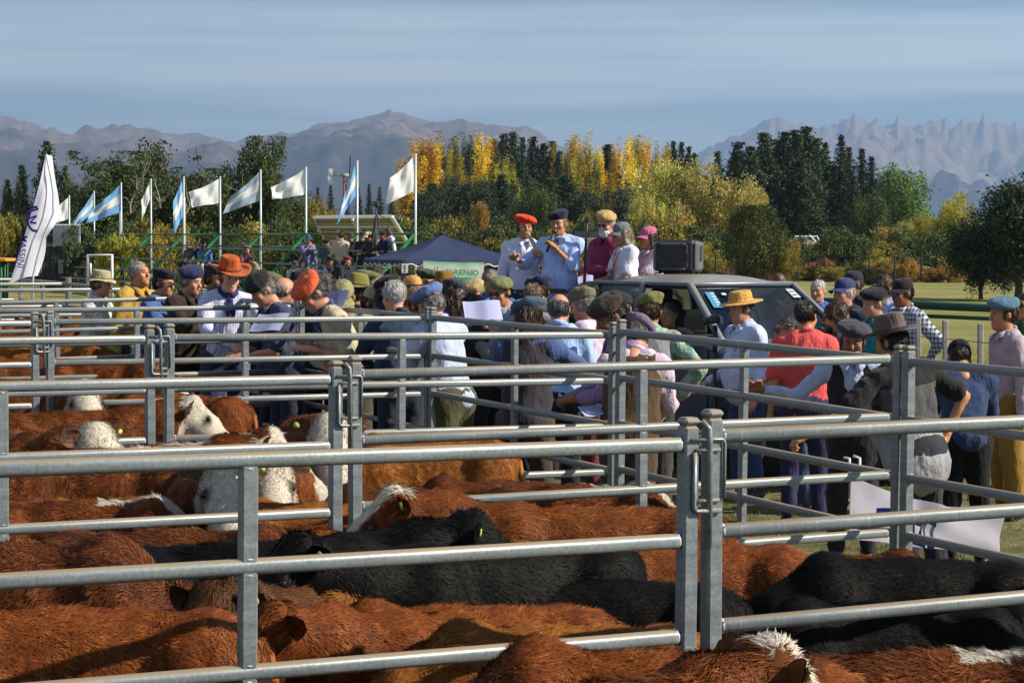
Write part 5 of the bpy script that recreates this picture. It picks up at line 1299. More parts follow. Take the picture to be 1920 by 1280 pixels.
    ln = .034*(1 + .6*cn[:, 2])*r.uniform(.5, 1.25, n); ln[head] *= .55
    top = (fa[F[fi, 0]] > 0) & ((Q - P) @ up > .03) & ((Q - P) @ hd < .10); ln[top] *= 2.0
    lift = r.uniform(.06, .32, n) + .25*np.clip(cn[:, 2], 0, 1)
    wv = np.cross(flow, Nn); w0 = .0016*r.uniform(.6, 1.4, n)
    m1 = Q + flow*(ln*.55)[:, None] + Nn*(ln*.55*lift)[:, None]; tp = Q + flow*ln[:, None] + Nn*(ln*lift*.7)[:, None] + r.normal(0, .004, (n, 3))
    w0 = w0[:, None]; HV = np.stack([Q - wv*w0 - Nn*.004, Q + wv*w0 - Nn*.004, m1 + wv*w0*.8, m1 - wv*w0*.8, tp], 1).reshape(-1, 3)
    b5 = np.arange(n)*5; HF = [np.stack([b5, b5+1, b5+2, b5+3], 1), np.stack([b5+3, b5+2, b5+4], 1)]
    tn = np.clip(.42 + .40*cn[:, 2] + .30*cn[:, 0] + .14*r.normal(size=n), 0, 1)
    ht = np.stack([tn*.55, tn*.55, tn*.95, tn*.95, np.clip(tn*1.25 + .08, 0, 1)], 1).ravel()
    fa2, ri2, br2, dk2 = masks(Q); rp = lambda x: np.repeat(x, 5)
    hair = mesh_np(key + '_hair', HV, HF, True, (), None, dict(tint=ht, face=rp(fa2), ridge=rp(ri2), brow=rp(br2), dark=rp(dk2)))
    hn = Nn + .30*cn + r.normal(0, .13, (n, 3)); hn /= np.linalg.norm(hn, axis=1, keepdims=True)
    hair.normals_split_custom_set_from_vertices(np.repeat(hn, 5, 0).tolist())
    # ears, eyes, nose, tail
    ears = []
    for s in (-1, 1):
        m = MB(); m.smooth = True; rt_ = np.stack([sd*s, hd, up*1.0], 1); d = (sd*s*.9 + up*.22 - hd*.18); d /= np.linalg.norm(d)
        x = d; z = np.cross(d, hd); z /= np.linalg.norm(z); y = np.cross(z, x); rot = np.stack([x, y, z], 1)
        c = P + sd*s*.10 + up*.045 - hd*.03
        ev = []; nu, nv = 9, 6
        for iu in range(nu):
            u = iu/(nu-1); wd_ = .047*math.sin(PI*(.14 + .80*u))**.6
            for iv in range(nv+1):
                v = iv/nv*2 - 1; ev.append(c + d*(.105*u) + z*(wd_*v) + hd*(.022*v*v*math.sin(PI*u) - .012*u) - up*.018*u*u)
        nb_ = len(ev); ev += [q_ - hd*.006 for q_ in ev]; ef = [(i_*(nv+1)+j_, i_*(nv+1)+j_+1, (i_+1)*(nv+1)+j_+1, (i_+1)*(nv+1)+j_) for i_ in range(nu-1) for j_ in range(nv)]
        m.add(np.array(ev), ef + [tuple(nb_ + q_ for q_ in f_[::-1]) for f_ in ef])
        nh = 260; hu = r.random(nh); hv_ = r.uniform(-1, 1, nh); hb = np.array([c + d*(.105*a1) + z*(.046*math.sin(PI*(.14 + .80*a1))**.6*b1) + hd*.004 for a1, b1 in zip(hu, hv_)]); hl = (d*.8 + z*hv_[:, None]*1.2 + r.normal(0, .25, (nh, 3)))*.024
        for p0, dl in zip(hb, hl): m.add(np.array([p0 + z*.0012, p0 - z*.0012, p0 + dl]), [(0, 1, 2)])
        ear = m.mesh(key + '_ear'); k = len(ear.vertices)
        ec = np.zeros(k*3); ear.vertices.foreach_get('co', ec); ec = ec.reshape(-1, 3); f_, r_, b_, d_ = masks(P + (ec - P)*.8)
        for nm, arr in (('tint', r.uniform(.05, .45, k)), ('face', np.clip(f_*.12, 0, 1)), ('ridge', np.zeros(k)), ('brow', np.zeros(k)), ('dark', np.zeros(k))):
            at_ = ear.attributes.new(nm, 'FLOAT', 'POINT'); at_.data.foreach_set('value', arr.astype(np.float32))
        t = MB(); t.smooth = True; rr_ = np.stack([x, z, y], 1); zz = y*.02 - x*0
        ctr = c + d*.10 + z*(.018 if z @ np.array((0, 0, 1)) > 0 else -.018) + hd*.012
        fr = np.stack([x, z, -y], 1)
        t.lathe([(.0, .006), (.006, .006), (.007, .003), (.017, .003), (.017, -.004), (.0, -.004)], 14, (0, 0, 0)); 
        tv = t.v[0] @ np.stack([x, z, y], 1).T + c + d*.075 + hd*.014
        t.v = [tv]; tag = t.mesh(key + '_tag', TAG)
        ears.append((ear, tag))
    eye = []
    for s in (-1, 1): m = MB(); m.smooth = True; m.ball(P + hd*.135 + sd*s*.108 + up*.040, .019, 10, 7); eye.append(m.mesh(key + '_eye', EYE))
    m = MB(); m.smooth = True; m.ball(mz + hd*.038, (.055, .062, .05), 10, 7, np.stack([hd, sd, up], 1)); nose = m.mesh(key + '_nose', PINKN)
    m = MB(); m.smooth = True
    for s in (-1, 1): m.ball(mz + hd*.085 + sd*s*.032 + up*.012, (.012, .016, .018), 8, 5)
    nost = m.mesh(key + '_nostril', EYE)
    m = MB(); m.smooth = True; m.path([(-.66, 0, .98), (-.74, 0, .93), (-.78, .01, .78), (-.79, .015, .5)], [.035, .03, .022, .018], 7); m.ball((-.79, .015, .38), (.04, .04, .15), 8, 6)
    tail = m.mesh(key + '_tail'); k = len(tail.vertices)
    for nm, arr in (('tint', r.uniform(.2, .7, k)), ('face', np.zeros(k)), ('ridge', np.ones(k)*.7), ('brow', np.zeros(k)), ('dark', np.zeros(k))):
        at_ = tail.attributes.new(nm, 'FLOAT', 'POINT'); at_.data.foreach_set('value', arr.astype(np.float32))
    return dict(poll=P, body=body, hair=hair, ears=ears, eye=eye, nose=nose, nost=nost, tail=tail)
COW = dict(fwd=cow_template('calf_forward', (.74, 0, .98), (.98, .02, 1.04), (.9, .05, -.42), 1),
           low=cow_template('calf_low', (.70, .06, .80), (.90, .10, .66), (.55, .15, -.8), 2),
           turn=cow_template('calf_turned', (.70, -.10, .98), (.86, -.24, 1.05), (.30, -.9, -.32), 3),
           high=cow_template('calf_high', (.66, 0, 1.08), (.86, 0, 1.24), (.95, 0, -.12), 4))
COWN = [0]
def cow(px, py, Y, hd, pose, ct, label, scale=None, tag=1, head=False, group='calves in the sale pens', lean=0.0):
    "px, py: where the top of the middle of the back shows; hd: heading, 0 = to the east (right)"
    COWN[0] += 1; rr = random.Random(COWN[0])
    p = at(px, py, Y); g = gz(p.x, p.y)
    s = scale or min(1.14, max(.86, (p.z - g)/1.16))
    if head:      # px, py show the crown of the head instead
        q = COW[pose]['poll']; s = min(1.18, max(.86, (p.z - g)/(q[2] + .11))); q = rot_z(R(hd)) @ (q*np.array((.75, 1, 1)))
        p = Vector((p.x - q[0]*s, p.y - q[1]*s, 0)); g = gz(p.x, p.y)
    e = empty('calf', (p.x, p.y, g), R(hd + (0 if head else rr.uniform(-9, 9))), label, 'calf', group, (s*.75, s*rr.uniform(.84, .95), s*rr.uniform(.97, 1.02)))
    T = COW[pose]; m = COATS[ct]
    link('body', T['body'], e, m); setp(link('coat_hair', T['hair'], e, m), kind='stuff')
    for i, (ear, tg) in enumerate(T['ears']):
        eo = link('ear', ear, e, m)
        if tag == 2 or (tag == 1 and i == COWN[0] % 2): link('ear_tag', tg, eo)
    [link('eye', q_, e) for q_ in T['eye']]; n_ = link('nose', T['nose'], e); link('nostril', T['nost'], n_); link('tail', T['tail'], e, m)
    return e
COWS = [
 # the pen in front of the nearest panel
 (1240, 1170, 4.98, 176, 'low', 'red', 'fluffy red calf in front of the nearest latch post, its back hiding the bottom rail'),
 (1440, 1222, 4.78, 24, 'fwd', 'brow', 'red calf with a white forelock at the bottom edge beside the fluffy red calf', 1),
 (1745, 1152, 5.02, 4, 'low', 'ridge', 'red calf with a white crest in the lower corner before the black cattle'),
 (150, 1262, 4.45, 190, 'low', 'ginger', 'ginger red calf cut off by the lower edge below the big red calf'),
 (650, 1262, 4.50, 175, 'low', 'red', 'dark red calf cut off by the lower edge under the middle upright'),
 (1010, 1282, 4.4, 0, 'low', 'mahogany', 'mahogany calf just showing at the lower edge before the fluffy red calf'),
 # first pen
 (130, 1088, 5.62, 188, 'low', 'red', 'big red calf filling the lower corner behind the nearest panel'),
 (255, 1222, 5.30, 195, 'low', 'dun', 'dark brown calf with its head down in front of the big red calf'),
 (400, 1092, 6.05, 245, 'fwd', 'dun', 'brown calf with upright ears behind the middle upright of the nearest panel', 1),
 (520, 1132, 5.98, 205, 'fwd', 'red', 'red calf with a tagged ear in the middle of the nearest panel', 1),
 (850, 1104, 6.40, 184, 'low', 'red', 'plain red calf just above the ginger calf in the first pen'),
 (1040, 1130, 5.97, 186, 'low', 'ginger', 'ginger calf with a shadow along its back, nearest behind the bottom rail'),
 (565, 1012, 6.50, 207, 'fwd', 'black', 'black calf with upright tagged ears behind the middle rail of the nearest panel', 1),
 (1140, 1050, 6.85, 182, 'low', 'black', 'large black calf in the middle of the first pen beside the nearest latch post'),
 (1650, 1092, 6.52, 178, 'low', 'black', 'black calf with a pale flank right of the nearest latch post'),
 (1700, 1004, 7.15, 183, 'low', 'black', 'long black calf across the first pen below the cloth banner'),
 (20, 985, 6.55, 5, 'low', 'mahogany', 'rough coated brown calf at the west edge behind the nearest panel'),
 (330, 945, 7.20, 4, 'low', 'mahogany', 'shaggy dark red calf seen side on below the two white faces'),
 (610, 985, 6.95, 95, 'low', 'ginger', 'small ginger calf seen from behind next to the black ears'),
 (880, 968, 7.0, 12, 'fwd', 'black', 'small black calf with a raised tuft among the red calves', 1),
 (745, 922, 7.62, 186, 'fwd', 'brow', 'red calf with a white forelock and two tagged ears facing west', 1),
 (1110, 972, 7.5, 180, 'low', 'ginger', 'ginger red calf with straw on its back behind the black calves'),
 (1290, 990, 7.45, 178, 'low', 'red', 'red calf half hidden by the nearest latch post'),
 (1560, 998, 7.60, 2, 'low', 'red', 'reddish calf showing above the long black calf'),
 # second pen
 (160, 912, 8.55, 3, 'low', 'ridge', 'dark red calf with a long white crest at the west end of the second pen'),
 (260, 896, 9.00, 0, 'low', 'ginger', 'tan calf standing behind the long white crest'),
 (422, 866, 8.55, -78, 'fwd', 'face', 'white faced calf looking out between the panels, larger of the two', 1),
 (512, 848, 9.15, -88, 'fwd', 'face', 'white faced calf lifting its dark nose, behind the larger white face', 1),
 (600, 918, 8.75, 178, 'low', 'ginger', 'ginger calf beside the second latch post'),
 (590, 945, 8.45, 4, 'low', 'mahogany', 'dark red calf low behind the second row of panels'),
 (780, 882, 9.10, 176, 'low', 'mahogany', 'dark mahogany calf right of the second latch post'),
 (940, 868, 9.70, 182, 'low', 'mahogany', 'mahogany calf under the long rail in front of the slate bereted man'),
 (1085, 886, 9.15, 2, 'low', 'ridge', 'red calf with a white tail tuft facing the brown vest man'),
 (800, 800, 11.2, 183, 'low', 'ginger', 'bright ginger calf alone behind the second row of panels'),
 (330, 806, 10.4, 2, 'low', 'red', 'long red calf behind the second row at the west side'),
 (500, 818, 9.6, 8, 'fwd', 'ridge', 'red calf with a white poll in front of the long red calf', 1),
 (178, 788, 10.0, -40, 'fwd', 'face', 'white headed calf with a tagged ear behind the second row', 1),
 (618, 778, 10.2, -82, 'fwd', 'face', 'curly white headed calf pressed against the second latch post', 1),
 # third pen
 (460, 786, 11.9, 2, 'low', 'red', 'red calf in the third pen behind the long red calf'),
 (30, 770, 11.5, 175, 'low', 'mahogany', 'big rumped mahogany calf at the west edge of the third pen'),
 (250, 792, 11.4, 185, 'low', 'mahogany', 'mahogany calf behind the white headed calf in the third pen'),
 (140, 742, 12.6, 10, 'fwd', 'face', 'white faced calf in the third pen near the third latch post'),
 (330, 712, 13.9, 182, 'low', 'red', 'red calf with a sunlit rump in the fourth pen'),
 (130, 705, 13.9, -70, 'fwd', 'face', 'pale headed calf in the fourth pen seen between the latch posts'),
 (230, 690, 14.6, 3, 'low', 'ridge', 'red calf with a white crest far back in the fourth pen'),
 (40, 690, 14.2, 170, 'fwd', 'face', 'white faced calf at the west edge of the fourth pen'),
 (200, 655, 16.6, 0, 'low', 'red', 'red calf in the fifth pen under the shaded rail'),
 (60, 655, 16.9, 185, 'fwd', 'brow', 'red calf with a blaze in the fifth pen at the west edge'),
 (110, 618, 19.6, 2, 'low', 'ginger', 'ginger calf in the sixth pen behind the many rails'),
 (20, 612, 20.3, 178, 'fwd', 'face', 'white faced calf in the sixth pen at the west edge'),
 (70, 582, 24.5, 0, 'low', 'red', 'red calf in the seventh pen by the feather banner'),
 (150, 578, 25.5, 182, 'low', 'ginger', 'ginger calf in the seventh pen below the bucket hat man'),
 (10, 566, 28.0, 2, 'low', 'mahogany', 'mahogany calf in the eighth pen near the feather banner'),
 (200, 566, 29.0, 0, 'low', 'red', 'red calf in the eighth pen behind the bucket hat man'),
]
for c in COWS: cow(*c[:7], head=len(c) > 7)

# ---------------------------------------------------------------- people: templates
def head_template():
    p = [ell((0, .012, .032), (.075, .096, .086), .03), cap((0, -.028, .0), (0, -.046, -.072), .060, .046, .03), ell((0, -.02, -.055), (.060, .062, .052), .03), ell((0, -.076, -.098), (.021,)*3, .025),
         cap((0, -.088, .020), (0, -.112, -.026), .010, .015, .012), cap((-.034, -.080, .030), (.034, -.080, .030), .013, None, .02), ell((-.043, -.068, -.024), (.022,)*3, .025), ell((.043, -.068, -.024), (.022,)*3, .025),
         sub((-.031, -.100, .010), (.017, .014, .012), .012), sub((.031, -.100, .010), (.017, .014, .012), .012),
         cap((-.019, -.090, -.056), (.019, -.090, -.056), .008, None, .01), cap((-.016, -.089, -.068), (.016, -.089, -.068), .0085, None, .01), sub((0, -.104, -.062), (.024, .010, .0035), .006),
         ell((-.077, .012, -.002), (.010, .024, .032), .008, rot_z(R(22))), ell((.077, .012, -.002), (.010, .024, .032), .008, rot_z(R(-22))), cap((0, .015, -.05), (0, .035, -.215), .052, .062, .03)]
    return p
HEADS = [sdf_mesh(head_template(), h_) for h_ in (.0088, .0125)]
def hand_template(curl, spread, thumb=.6, each=None):
    "wrist at the origin, fingers along +X, back of the hand +Z, thumb towards +Y"
    p = [cap((-.03, 0, 0), (.01, 0, 0), .026, .028, .02), ell((.052, .002, 0), (.050, .041, .0165), .02), cap((.03, -.022, 0), (.085, -.026, 0), .014, .013, .015), cap((.03, .02, 0), (.088, .022, 0), .014, .013, .015)]
    for i, (y, L_, r_) in enumerate(((.029, .072, .0095), (.010, .080, .0098), (-.009, .074, .0095), (-.027, .058, .0085))):
        c = curl if each is None else each[i]
        q = np.array((.088 - .006*(i == 3), y, .002)); a = -c*.5; yaw = spread*(1.5-i)*.5
        for k, f in enumerate((.45, .32, .25)):
            d = np.array((math.cos(a)*math.cos(yaw), math.sin(yaw)*math.cos(a), math.sin(a))); q2 = q + d*L_*f
            p.append(cap(q, q2, r_*(1-.08*k), r_*(1-.08*(k+1)), .004)); q = q2; a -= c
    q = np.array((.018, .028, -.004)); d1 = np.array((.66, .62*thumb + .25, -.25)); d1 /= np.linalg.norm(d1); q2 = q + d1*.042; d2 = np.array((.9, .12 - .35*min(curl, 1), -.38)); d2 /= np.linalg.norm(d2)
    p += [cap((.01, .012, 0), q2, .017, .0125, .012), cap(q2, q2 + d2*.030, .0118, .0105, .004), cap(q2 + d2*.03, q2 + d2*.052, .0105, .009, .004)]
    return [sdf_mesh(p, h_) for h_ in (.0074, .0115)]
HANDS = dict(relax=hand_template(.42, .12), fist=hand_template(1.28, .0), open=hand_template(.16, .35, 1.0), grip=hand_template(1.0, .03), point=hand_template(.9, .1, .8, (.12, .55, .95, 1.0)))
def hair_template(kind, seed=0):
    r = np.random.default_rng(seed)
    p = [ell((0, .018, .036), (.081, .099, .090), .03)]; amp = .004; fr = 26
    if kind in ('sides', 'bald'): p = [ell((0, .020, .012), (.080, .098, .085), .03)]
    if kind == 'curly': p = [ell((0, .02, .045), (.095, .11, .10), .03), ell((0, .05, -.03), (.09, .08, .08), .03)]; amp = .014; fr = 30
    if kind == 'longcurly': p += [ell((0, .05, -.05), (.11, .09, .12), .04), ell((0, .07, -.14), (.10, .07, .08), .04)]; amp = .016; fr = 26
    if kind == 'long': p += [cap((0, .055, -.0), (0, .08, -.17), .076, .055, .04), cap((.07, .01, -.02), (.075, .035, -.16), .032, .025, .03), cap((-.07, .01, -.02), (-.075, .035, -.16), .032, .025, .03)]; amp = .006
    if kind == 'verylong': p += [cap((0, .055, -.0), (0, .095, -.33), .072, .040, .04), cap((.066, .01, -.02), (.08, .05, -.28), .030, .018, .03), cap((-.066, .01, -.02), (-.08, .05, -.28), .030, .018, .03)]; amp = .014
    if kind == 'pony': p += [cap((0, .10, .06), (0, .165, -.06), .03, .03, .02), cap((0, .165, -.06), (0, .16, -.17), .03, .012, .02)]
    if kind == 'quiff': p += [ell((0, -.045, .11), (.055, .05, .030), .03)]; amp = .008
    p += [sub((0, -.115, -.03), (.078, .085, .098), .02)]
    if kind in ('short', 'curly', 'quiff'): p += [sub((0, -.02, -.17), (.2, .2, .115), .02)]
    if kind in ('sides', 'bald'): p += [sub((0, -.02, -.165), (.2, .2, .105), .02), sub((0, -.03, .135), (.2, .16, .105 if kind == 'bald' else .075), .02)]
    def dsp(V):
        N_ = np.array([mnoise.noise((v[0]*fr + seed, v[1]*fr, v[2]*fr*.6)) + .6*mnoise.noise((v[0]*fr*2.3, v[1]*fr*2.3 + seed, v[2]*fr)) for v in V])
        c = V - np.array((0, .02, 0)); c /= np.linalg.norm(c, axis=1, keepdims=True) + 1e-9
        return V + c*(N_*amp)[:, None]
    V, F = sdf_mesh(p, .0115, dsp)
    rr = .5 + .5*np.array([mnoise.noise((v[0]*70, v[1]*70, v[2]*18)) for v in V])
    NRM = vert_normals(V, F); n = 3200; vi = r.integers(len(V), size=n); Q = V[vi] + r.normal(0, .004, (n, 3)); Nn = NRM[vi]
    lg_ = .075 if 'long' in kind or kind == 'pony' else .034
    fl = np.stack([r.normal(0, .13, n) + (Q[:, 0]*3 if 'curly' not in kind else r.normal(0, .6, n)), .30 + r.normal(0, .13, n), -.9 + (Q[:, 2] > .09)*.7 + r.normal(0, .13 if 'curly' not in kind else .8, n)], 1)
    fl = fl - Nn*(fl*Nn).sum(1, keepdims=True)*.85; fl /= np.linalg.norm(fl, axis=1, keepdims=True); sd_ = np.cross(fl, Nn); sd_ /= np.linalg.norm(sd_, axis=1, keepdims=True) + 1e-9
    ln_ = (lg_*r.uniform(.4, 1.1, n))[:, None]; w0 = .0016
    HV = np.stack([Q - sd_*w0, Q + sd_*w0, Q + fl*ln_*.6 + Nn*.0025, Q + fl*ln_ + Nn*r.uniform(-.005, .004, (n, 1))], 1).reshape(-1, 3); b4 = len(V) + np.arange(n)*4
    return mesh_np('hair', np.vstack([V, HV]), [F, np.stack([b4, b4+1, b4+2], 1), np.stack([b4, b4+2, b4+3], 1)], True, (), None, {'tint': np.concatenate([rr*.8 + .1, np.repeat(r.uniform(.3, .9, n), 4)])})
HAIR = {k: hair_template(k, i*3) for i, k in enumerate(('short', 'sides', 'bald', 'curly', 'longcurly', 'long', 'verylong', 'pony', 'quiff'))}
_bv, _bf = sdf_mesh([ell((0, -.052, -.072), (.062, .060, .052), .03), ell((0, -.085, -.098), (.035, .03, .032), .03), cap((-.025, -.105, -.046), (.025, -.105, -.046), .010, None, .01), sub((0, -.112, -.061), (.024, .016, .008), .008), sub((0, -.08, .03), (.2, .2, .068), .02), sub((0, .06, -.06), (.2, .085, .2), .02)], .010)
BEARD = mesh_np('beard', _bv, _bf, True, (), None, {'tint': np.random.default_rng(2).random(len(_bv))})
def hat_templates():
    H = {}
    def beret(tilt, wide, seed):
        m = [ell((0, .012, .100), (.114*wide, .122*wide, .047), .03, rot_y(tilt)), ell((.026*np.sign(tilt)*wide, .004, .090), (.104*wide, .108*wide, .040), .03, rot_y(tilt*1.5)), ell((0, .012, .072), (.090, .106, .040), .03), cap((0, .01, .138), (0, .012, .158), .005, .004, .004), sub((0, .012, .020), (.083, .098, .055), .02)]
        def dsp(V):
            a = np.arctan2(V[:, 0], V[:, 1]); r_ = np.hypot(V[:, 0], V[:, 1])
            w_ = np.clip((r_ - .05)*12, 0, 1)*np.clip((V[:, 2] - .05)*15, 0, 1)
            n_ = np.array([mnoise.noise((v[0]*13 + seed, v[1]*13, v[2]*13)) for v in V])
            V = V.copy(); V[:, 2] += (.006*np.sin(a*7 + seed) + .012*n_)*w_
            V[:, :2] *= (1 + (.030*np.sin(a*9 + seed*2) + .05*n_)*w_*.8)[:, None]; return V
        V, F = sdf_mesh(m, .0098, dsp); return mesh_np('beret', V, F, True)
    H['beret'] = beret(R(16), .94, 1); H['beret_b'] = beret(R(-18), .96, 4); H['beret_wide'] = beret(R(10), 1.07, 7)
    def shell(prof, fn=None, n=28):
        m = MB(); m.smooth = True; m.lathe(prof, n, (0, .012, 0), fn); return m
    dome = [(.092, .052), (.093, .075), (.086, .105), (.068, .130), (.040, .144), (.0, .148)]
    ov = lambda x, y, z: (x*.96, y*1.14, z)
    def cap_(seed):
        m = shell(dome, ov); V = []; n, k = 12, 5
        for i in range(n+1):
            a = -PI/2 + (i/n - .5)*2.1
            for j in range(k+1):
                f = 1 + .72*(j/k)*math.cos((i/n - .5)*2.5)**.6; x, y = .090*math.cos(a)*f, .104*math.sin(a)*f + .012
                V.append((x, y, .054 - .020*(j/k) - .028*((i/n - .5)*2)**2*(.4 + j/k)))
        b = len(V); V = V + [(x, y, z - .004) for x, y, z in V]
        F = [(i*(k+1)+j, i*(k+1)+j+1, (i+1)*(k+1)+j+1, (i+1)*(k+1)+j) for i in range(n) for j in range(k)]
        F += [tuple(b + q for q in f[::-1]) for f in F]
        m.add(V, F); m.ball((0, .012, .149), (.008, .008, .004), 8, 4)
        m.smooth = False
        return m.mesh('cap')
    H['cap'] = cap_(0)
    def brim(name, cr, ch, br, curl, pinch, drop=0.0, flat=False, wob=0.0):
        pr = [(br, .058), (br, .062)]; 
        for k in range(1, 5): pr.append((br - (br - cr)*k/4.0, .062 + .001*k))
        pr += [(cr*1.0, .066), (cr*.97, .066 + ch*.35), (cr*.92, .066 + ch*.75), (cr*.86, .066 + ch*.94), (cr*.70, .066 + ch), (cr*.40, .066 + ch*(1.0 if flat else .97)), (0, .066 + ch*(1.0 if flat else .93))]
        inner = [(cr*.96, .060)]
        for k in range(1, 5): inner.append((cr + (br - cr)*k/4.0 - .001, .058))
        def fn(x, y, z):
            r_ = math.hypot(x, y); a = math.atan2(x, y); y2 = y*1.13
            if r_ > cr*1.02:
                q = (r_ - cr)/(br - cr); z += curl*q*q*abs(math.sin(a))**2.2 - drop*q + wob*q*math.sin(a*3 + 1); x *= 1 - .10*q*(curl > .02)*abs(math.sin(a))
            elif z > .066 + ch*.5 and not flat:
                t = (z - .066 - ch*.5)/(ch*.5); x *= 1 - pinch*t*(.5 + .5*max(0, -math.cos(a))); z += -.03*t*(1 if r_ < cr*.55 else 0) + .012*t*(-math.cos(a))*0
            return (x, y2, z)
        m = shell(pr, fn, 36); m.lathe(inner, 36, (0, .012, 0), fn); me = m.mesh(name); 
        b = MB(); b.smooth = True; b.lathe([(cr*1.012, .067), (cr*1.005, .067 + ch*.17), (cr*.99, .067 + ch*.17)], 36, (0, .012, 0), lambda x, y, z: (x, y*1.13, z))
        return me, b.mesh('hat_band')
    H['felt'] = brim('felt_hat', .096, .118, .185, .022, .20); H['cowboy'] = brim('cowboy_hat', .096, .125, .20, .055, .22); H['straw'] = brim('straw_hat', .098, .092, .178, .0, 0, .006, True); H['slouch'] = brim('slouch_hat', .095, .115, .175, .03, .28, .02, False, .01)
    H['bucket'] = brim('bucket_hat', .094, .088, .142, .0, .05, .020, True, .014)
    return H
HATS = hat_templates()
HAT_TOP = dict(beret=.146, beret_b=.146, beret_wide=.148, cap=.148, felt=.180, cowboy=.188, straw=.158, slouch=.178, bucket=.154)
def glasses_mesh():
    m = MB()
    for s in (-1, 1): m.box((s*.033, -.107, .010), (.050, .006, .036), rot_z(s*R(10)), .0028); m.box((s*.070, -.045, .014), (.004, .11, .007), rot_z(s*R(-4)))
    m.box((0, -.110, .018), (.02, .005, .006)); return m.mesh('sunglasses')
SHADES = glasses_mesh()
def eye_meshes():
    E_ = []
    for s in (-1, 1):
        m = MB(); m.smooth = True; m.ball((s*.031, -.0845, .009), (.0115, .0105, .0085), 8, 6); w_ = m.mesh('eye', plain('eye_white', (.22, .19, .17), .3, 0, .02))
        m = MB(); m.smooth = True; m.ball((s*.031, -.0925, .009), (.0060, .004, .0060), 8, 5); i_ = m.mesh('iris', EYE)
        m = MB(); m.smooth = True; m.path([(s*.014, -.094, .030), (s*.030, -.0955, .0345), (s*.050, -.084, .029)], [.0035, .0042, .0025], 6); b_ = m.mesh('eyebrow')
        E_.append((w_, i_, b_))
    m = MB(); m.smooth = True; m.path([(-.021, -.0945, -.0615), (-.008, -.1005, -.060), (.008, -.1005, -.060), (.021, -.0945, -.0615)], [.0015, .0035, .0035, .0015], 6)
    return E_, m.mesh('lips')
EYES, LIPS = eye_meshes()
def skin_mat(name, col):
    m, t, b = newmat(name); n = noise_node(t, 14, 4); c2 = noise_node(t, 5, 2)
    col = hexc(col)
    c = ramp(t, n.outputs[0], ((.3, tuple(x*.85 for x in col)), (.7, tuple(min(1, x*1.12) for x in col))))
    c = mixrgb(t, .35, c, ramp(t, c2.outputs[0], ((.35, (col[0]*.95, col[1]*.72, col[2]*.65)), (.65, col))))
    t.links.new(c, b.inputs['Base Color']); b.inputs['Roughness'].default_value = .5; b.inputs['Specular IOR Level'].default_value = .35
    b.inputs['Subsurface Weight'].default_value = .12; b.inputs['Subsurface Radius'].default_value = (.01, .004, .002); b.inputs['Subsurface Scale'].default_value = .5
    bump(t, b, noise_node(t, 160, 3).outputs[0], .12, .002); return m
SKIN = dict(fair=skin_mat('fair_skin', 'cf9c84'), tan=skin_mat('tanned_skin', 'b5835f'), ruddy=skin_mat('ruddy_skin', 'c08a74'), brown=skin_mat('brown_skin', '8a5c43'), dark=skin_mat('dark_skin', '5a3a2a'))
LIPC = plain('lips', hexc('8a4a40'), .5, 0, .05)
def hair_mat(name, lo, hi):
    m, t, b = newmat(name); a = t.nodes.new('ShaderNodeAttribute'); a.attribute_name = 'tint'; n = noise_node(t, 60, 3, .6, 'Object', (1, 1, .25))
    f = math_n('MULTIPLY', math_n('ADD', a.outputs['Fac'], n.outputs[0], t), .5, t)
    t.links.new(ramp(t, f, ((.3, lo), (.7, hi))), b.inputs['Base Color']); b.inputs['Roughness'].default_value = .45; bump(t, b, n.outputs[0], .9, .006); return m
HC = dict(black=hair_mat('black_hair', (.006, .005, .005), (.03, .024, .02)), brown=hair_mat('brown_hair', (.02, .011, .007), (.09, .05, .028)), lbrown=hair_mat('light_brown_hair', (.06, .035, .018), (.24, .15, .075)), grey=hair_mat('grey_hair', (.09, .085, .08), (.38, .36, .34)),
          dgrey=hair_mat('dark_grey_hair', (.025, .024, .024), (.16, .15, .145)), white=hair_mat('white_hair', (.3, .29, .28), (.72, .70, .68)), blond=hair_mat('grey_blond_hair', (.16, .12, .08), (.52, .43, .31)))
CL = {}
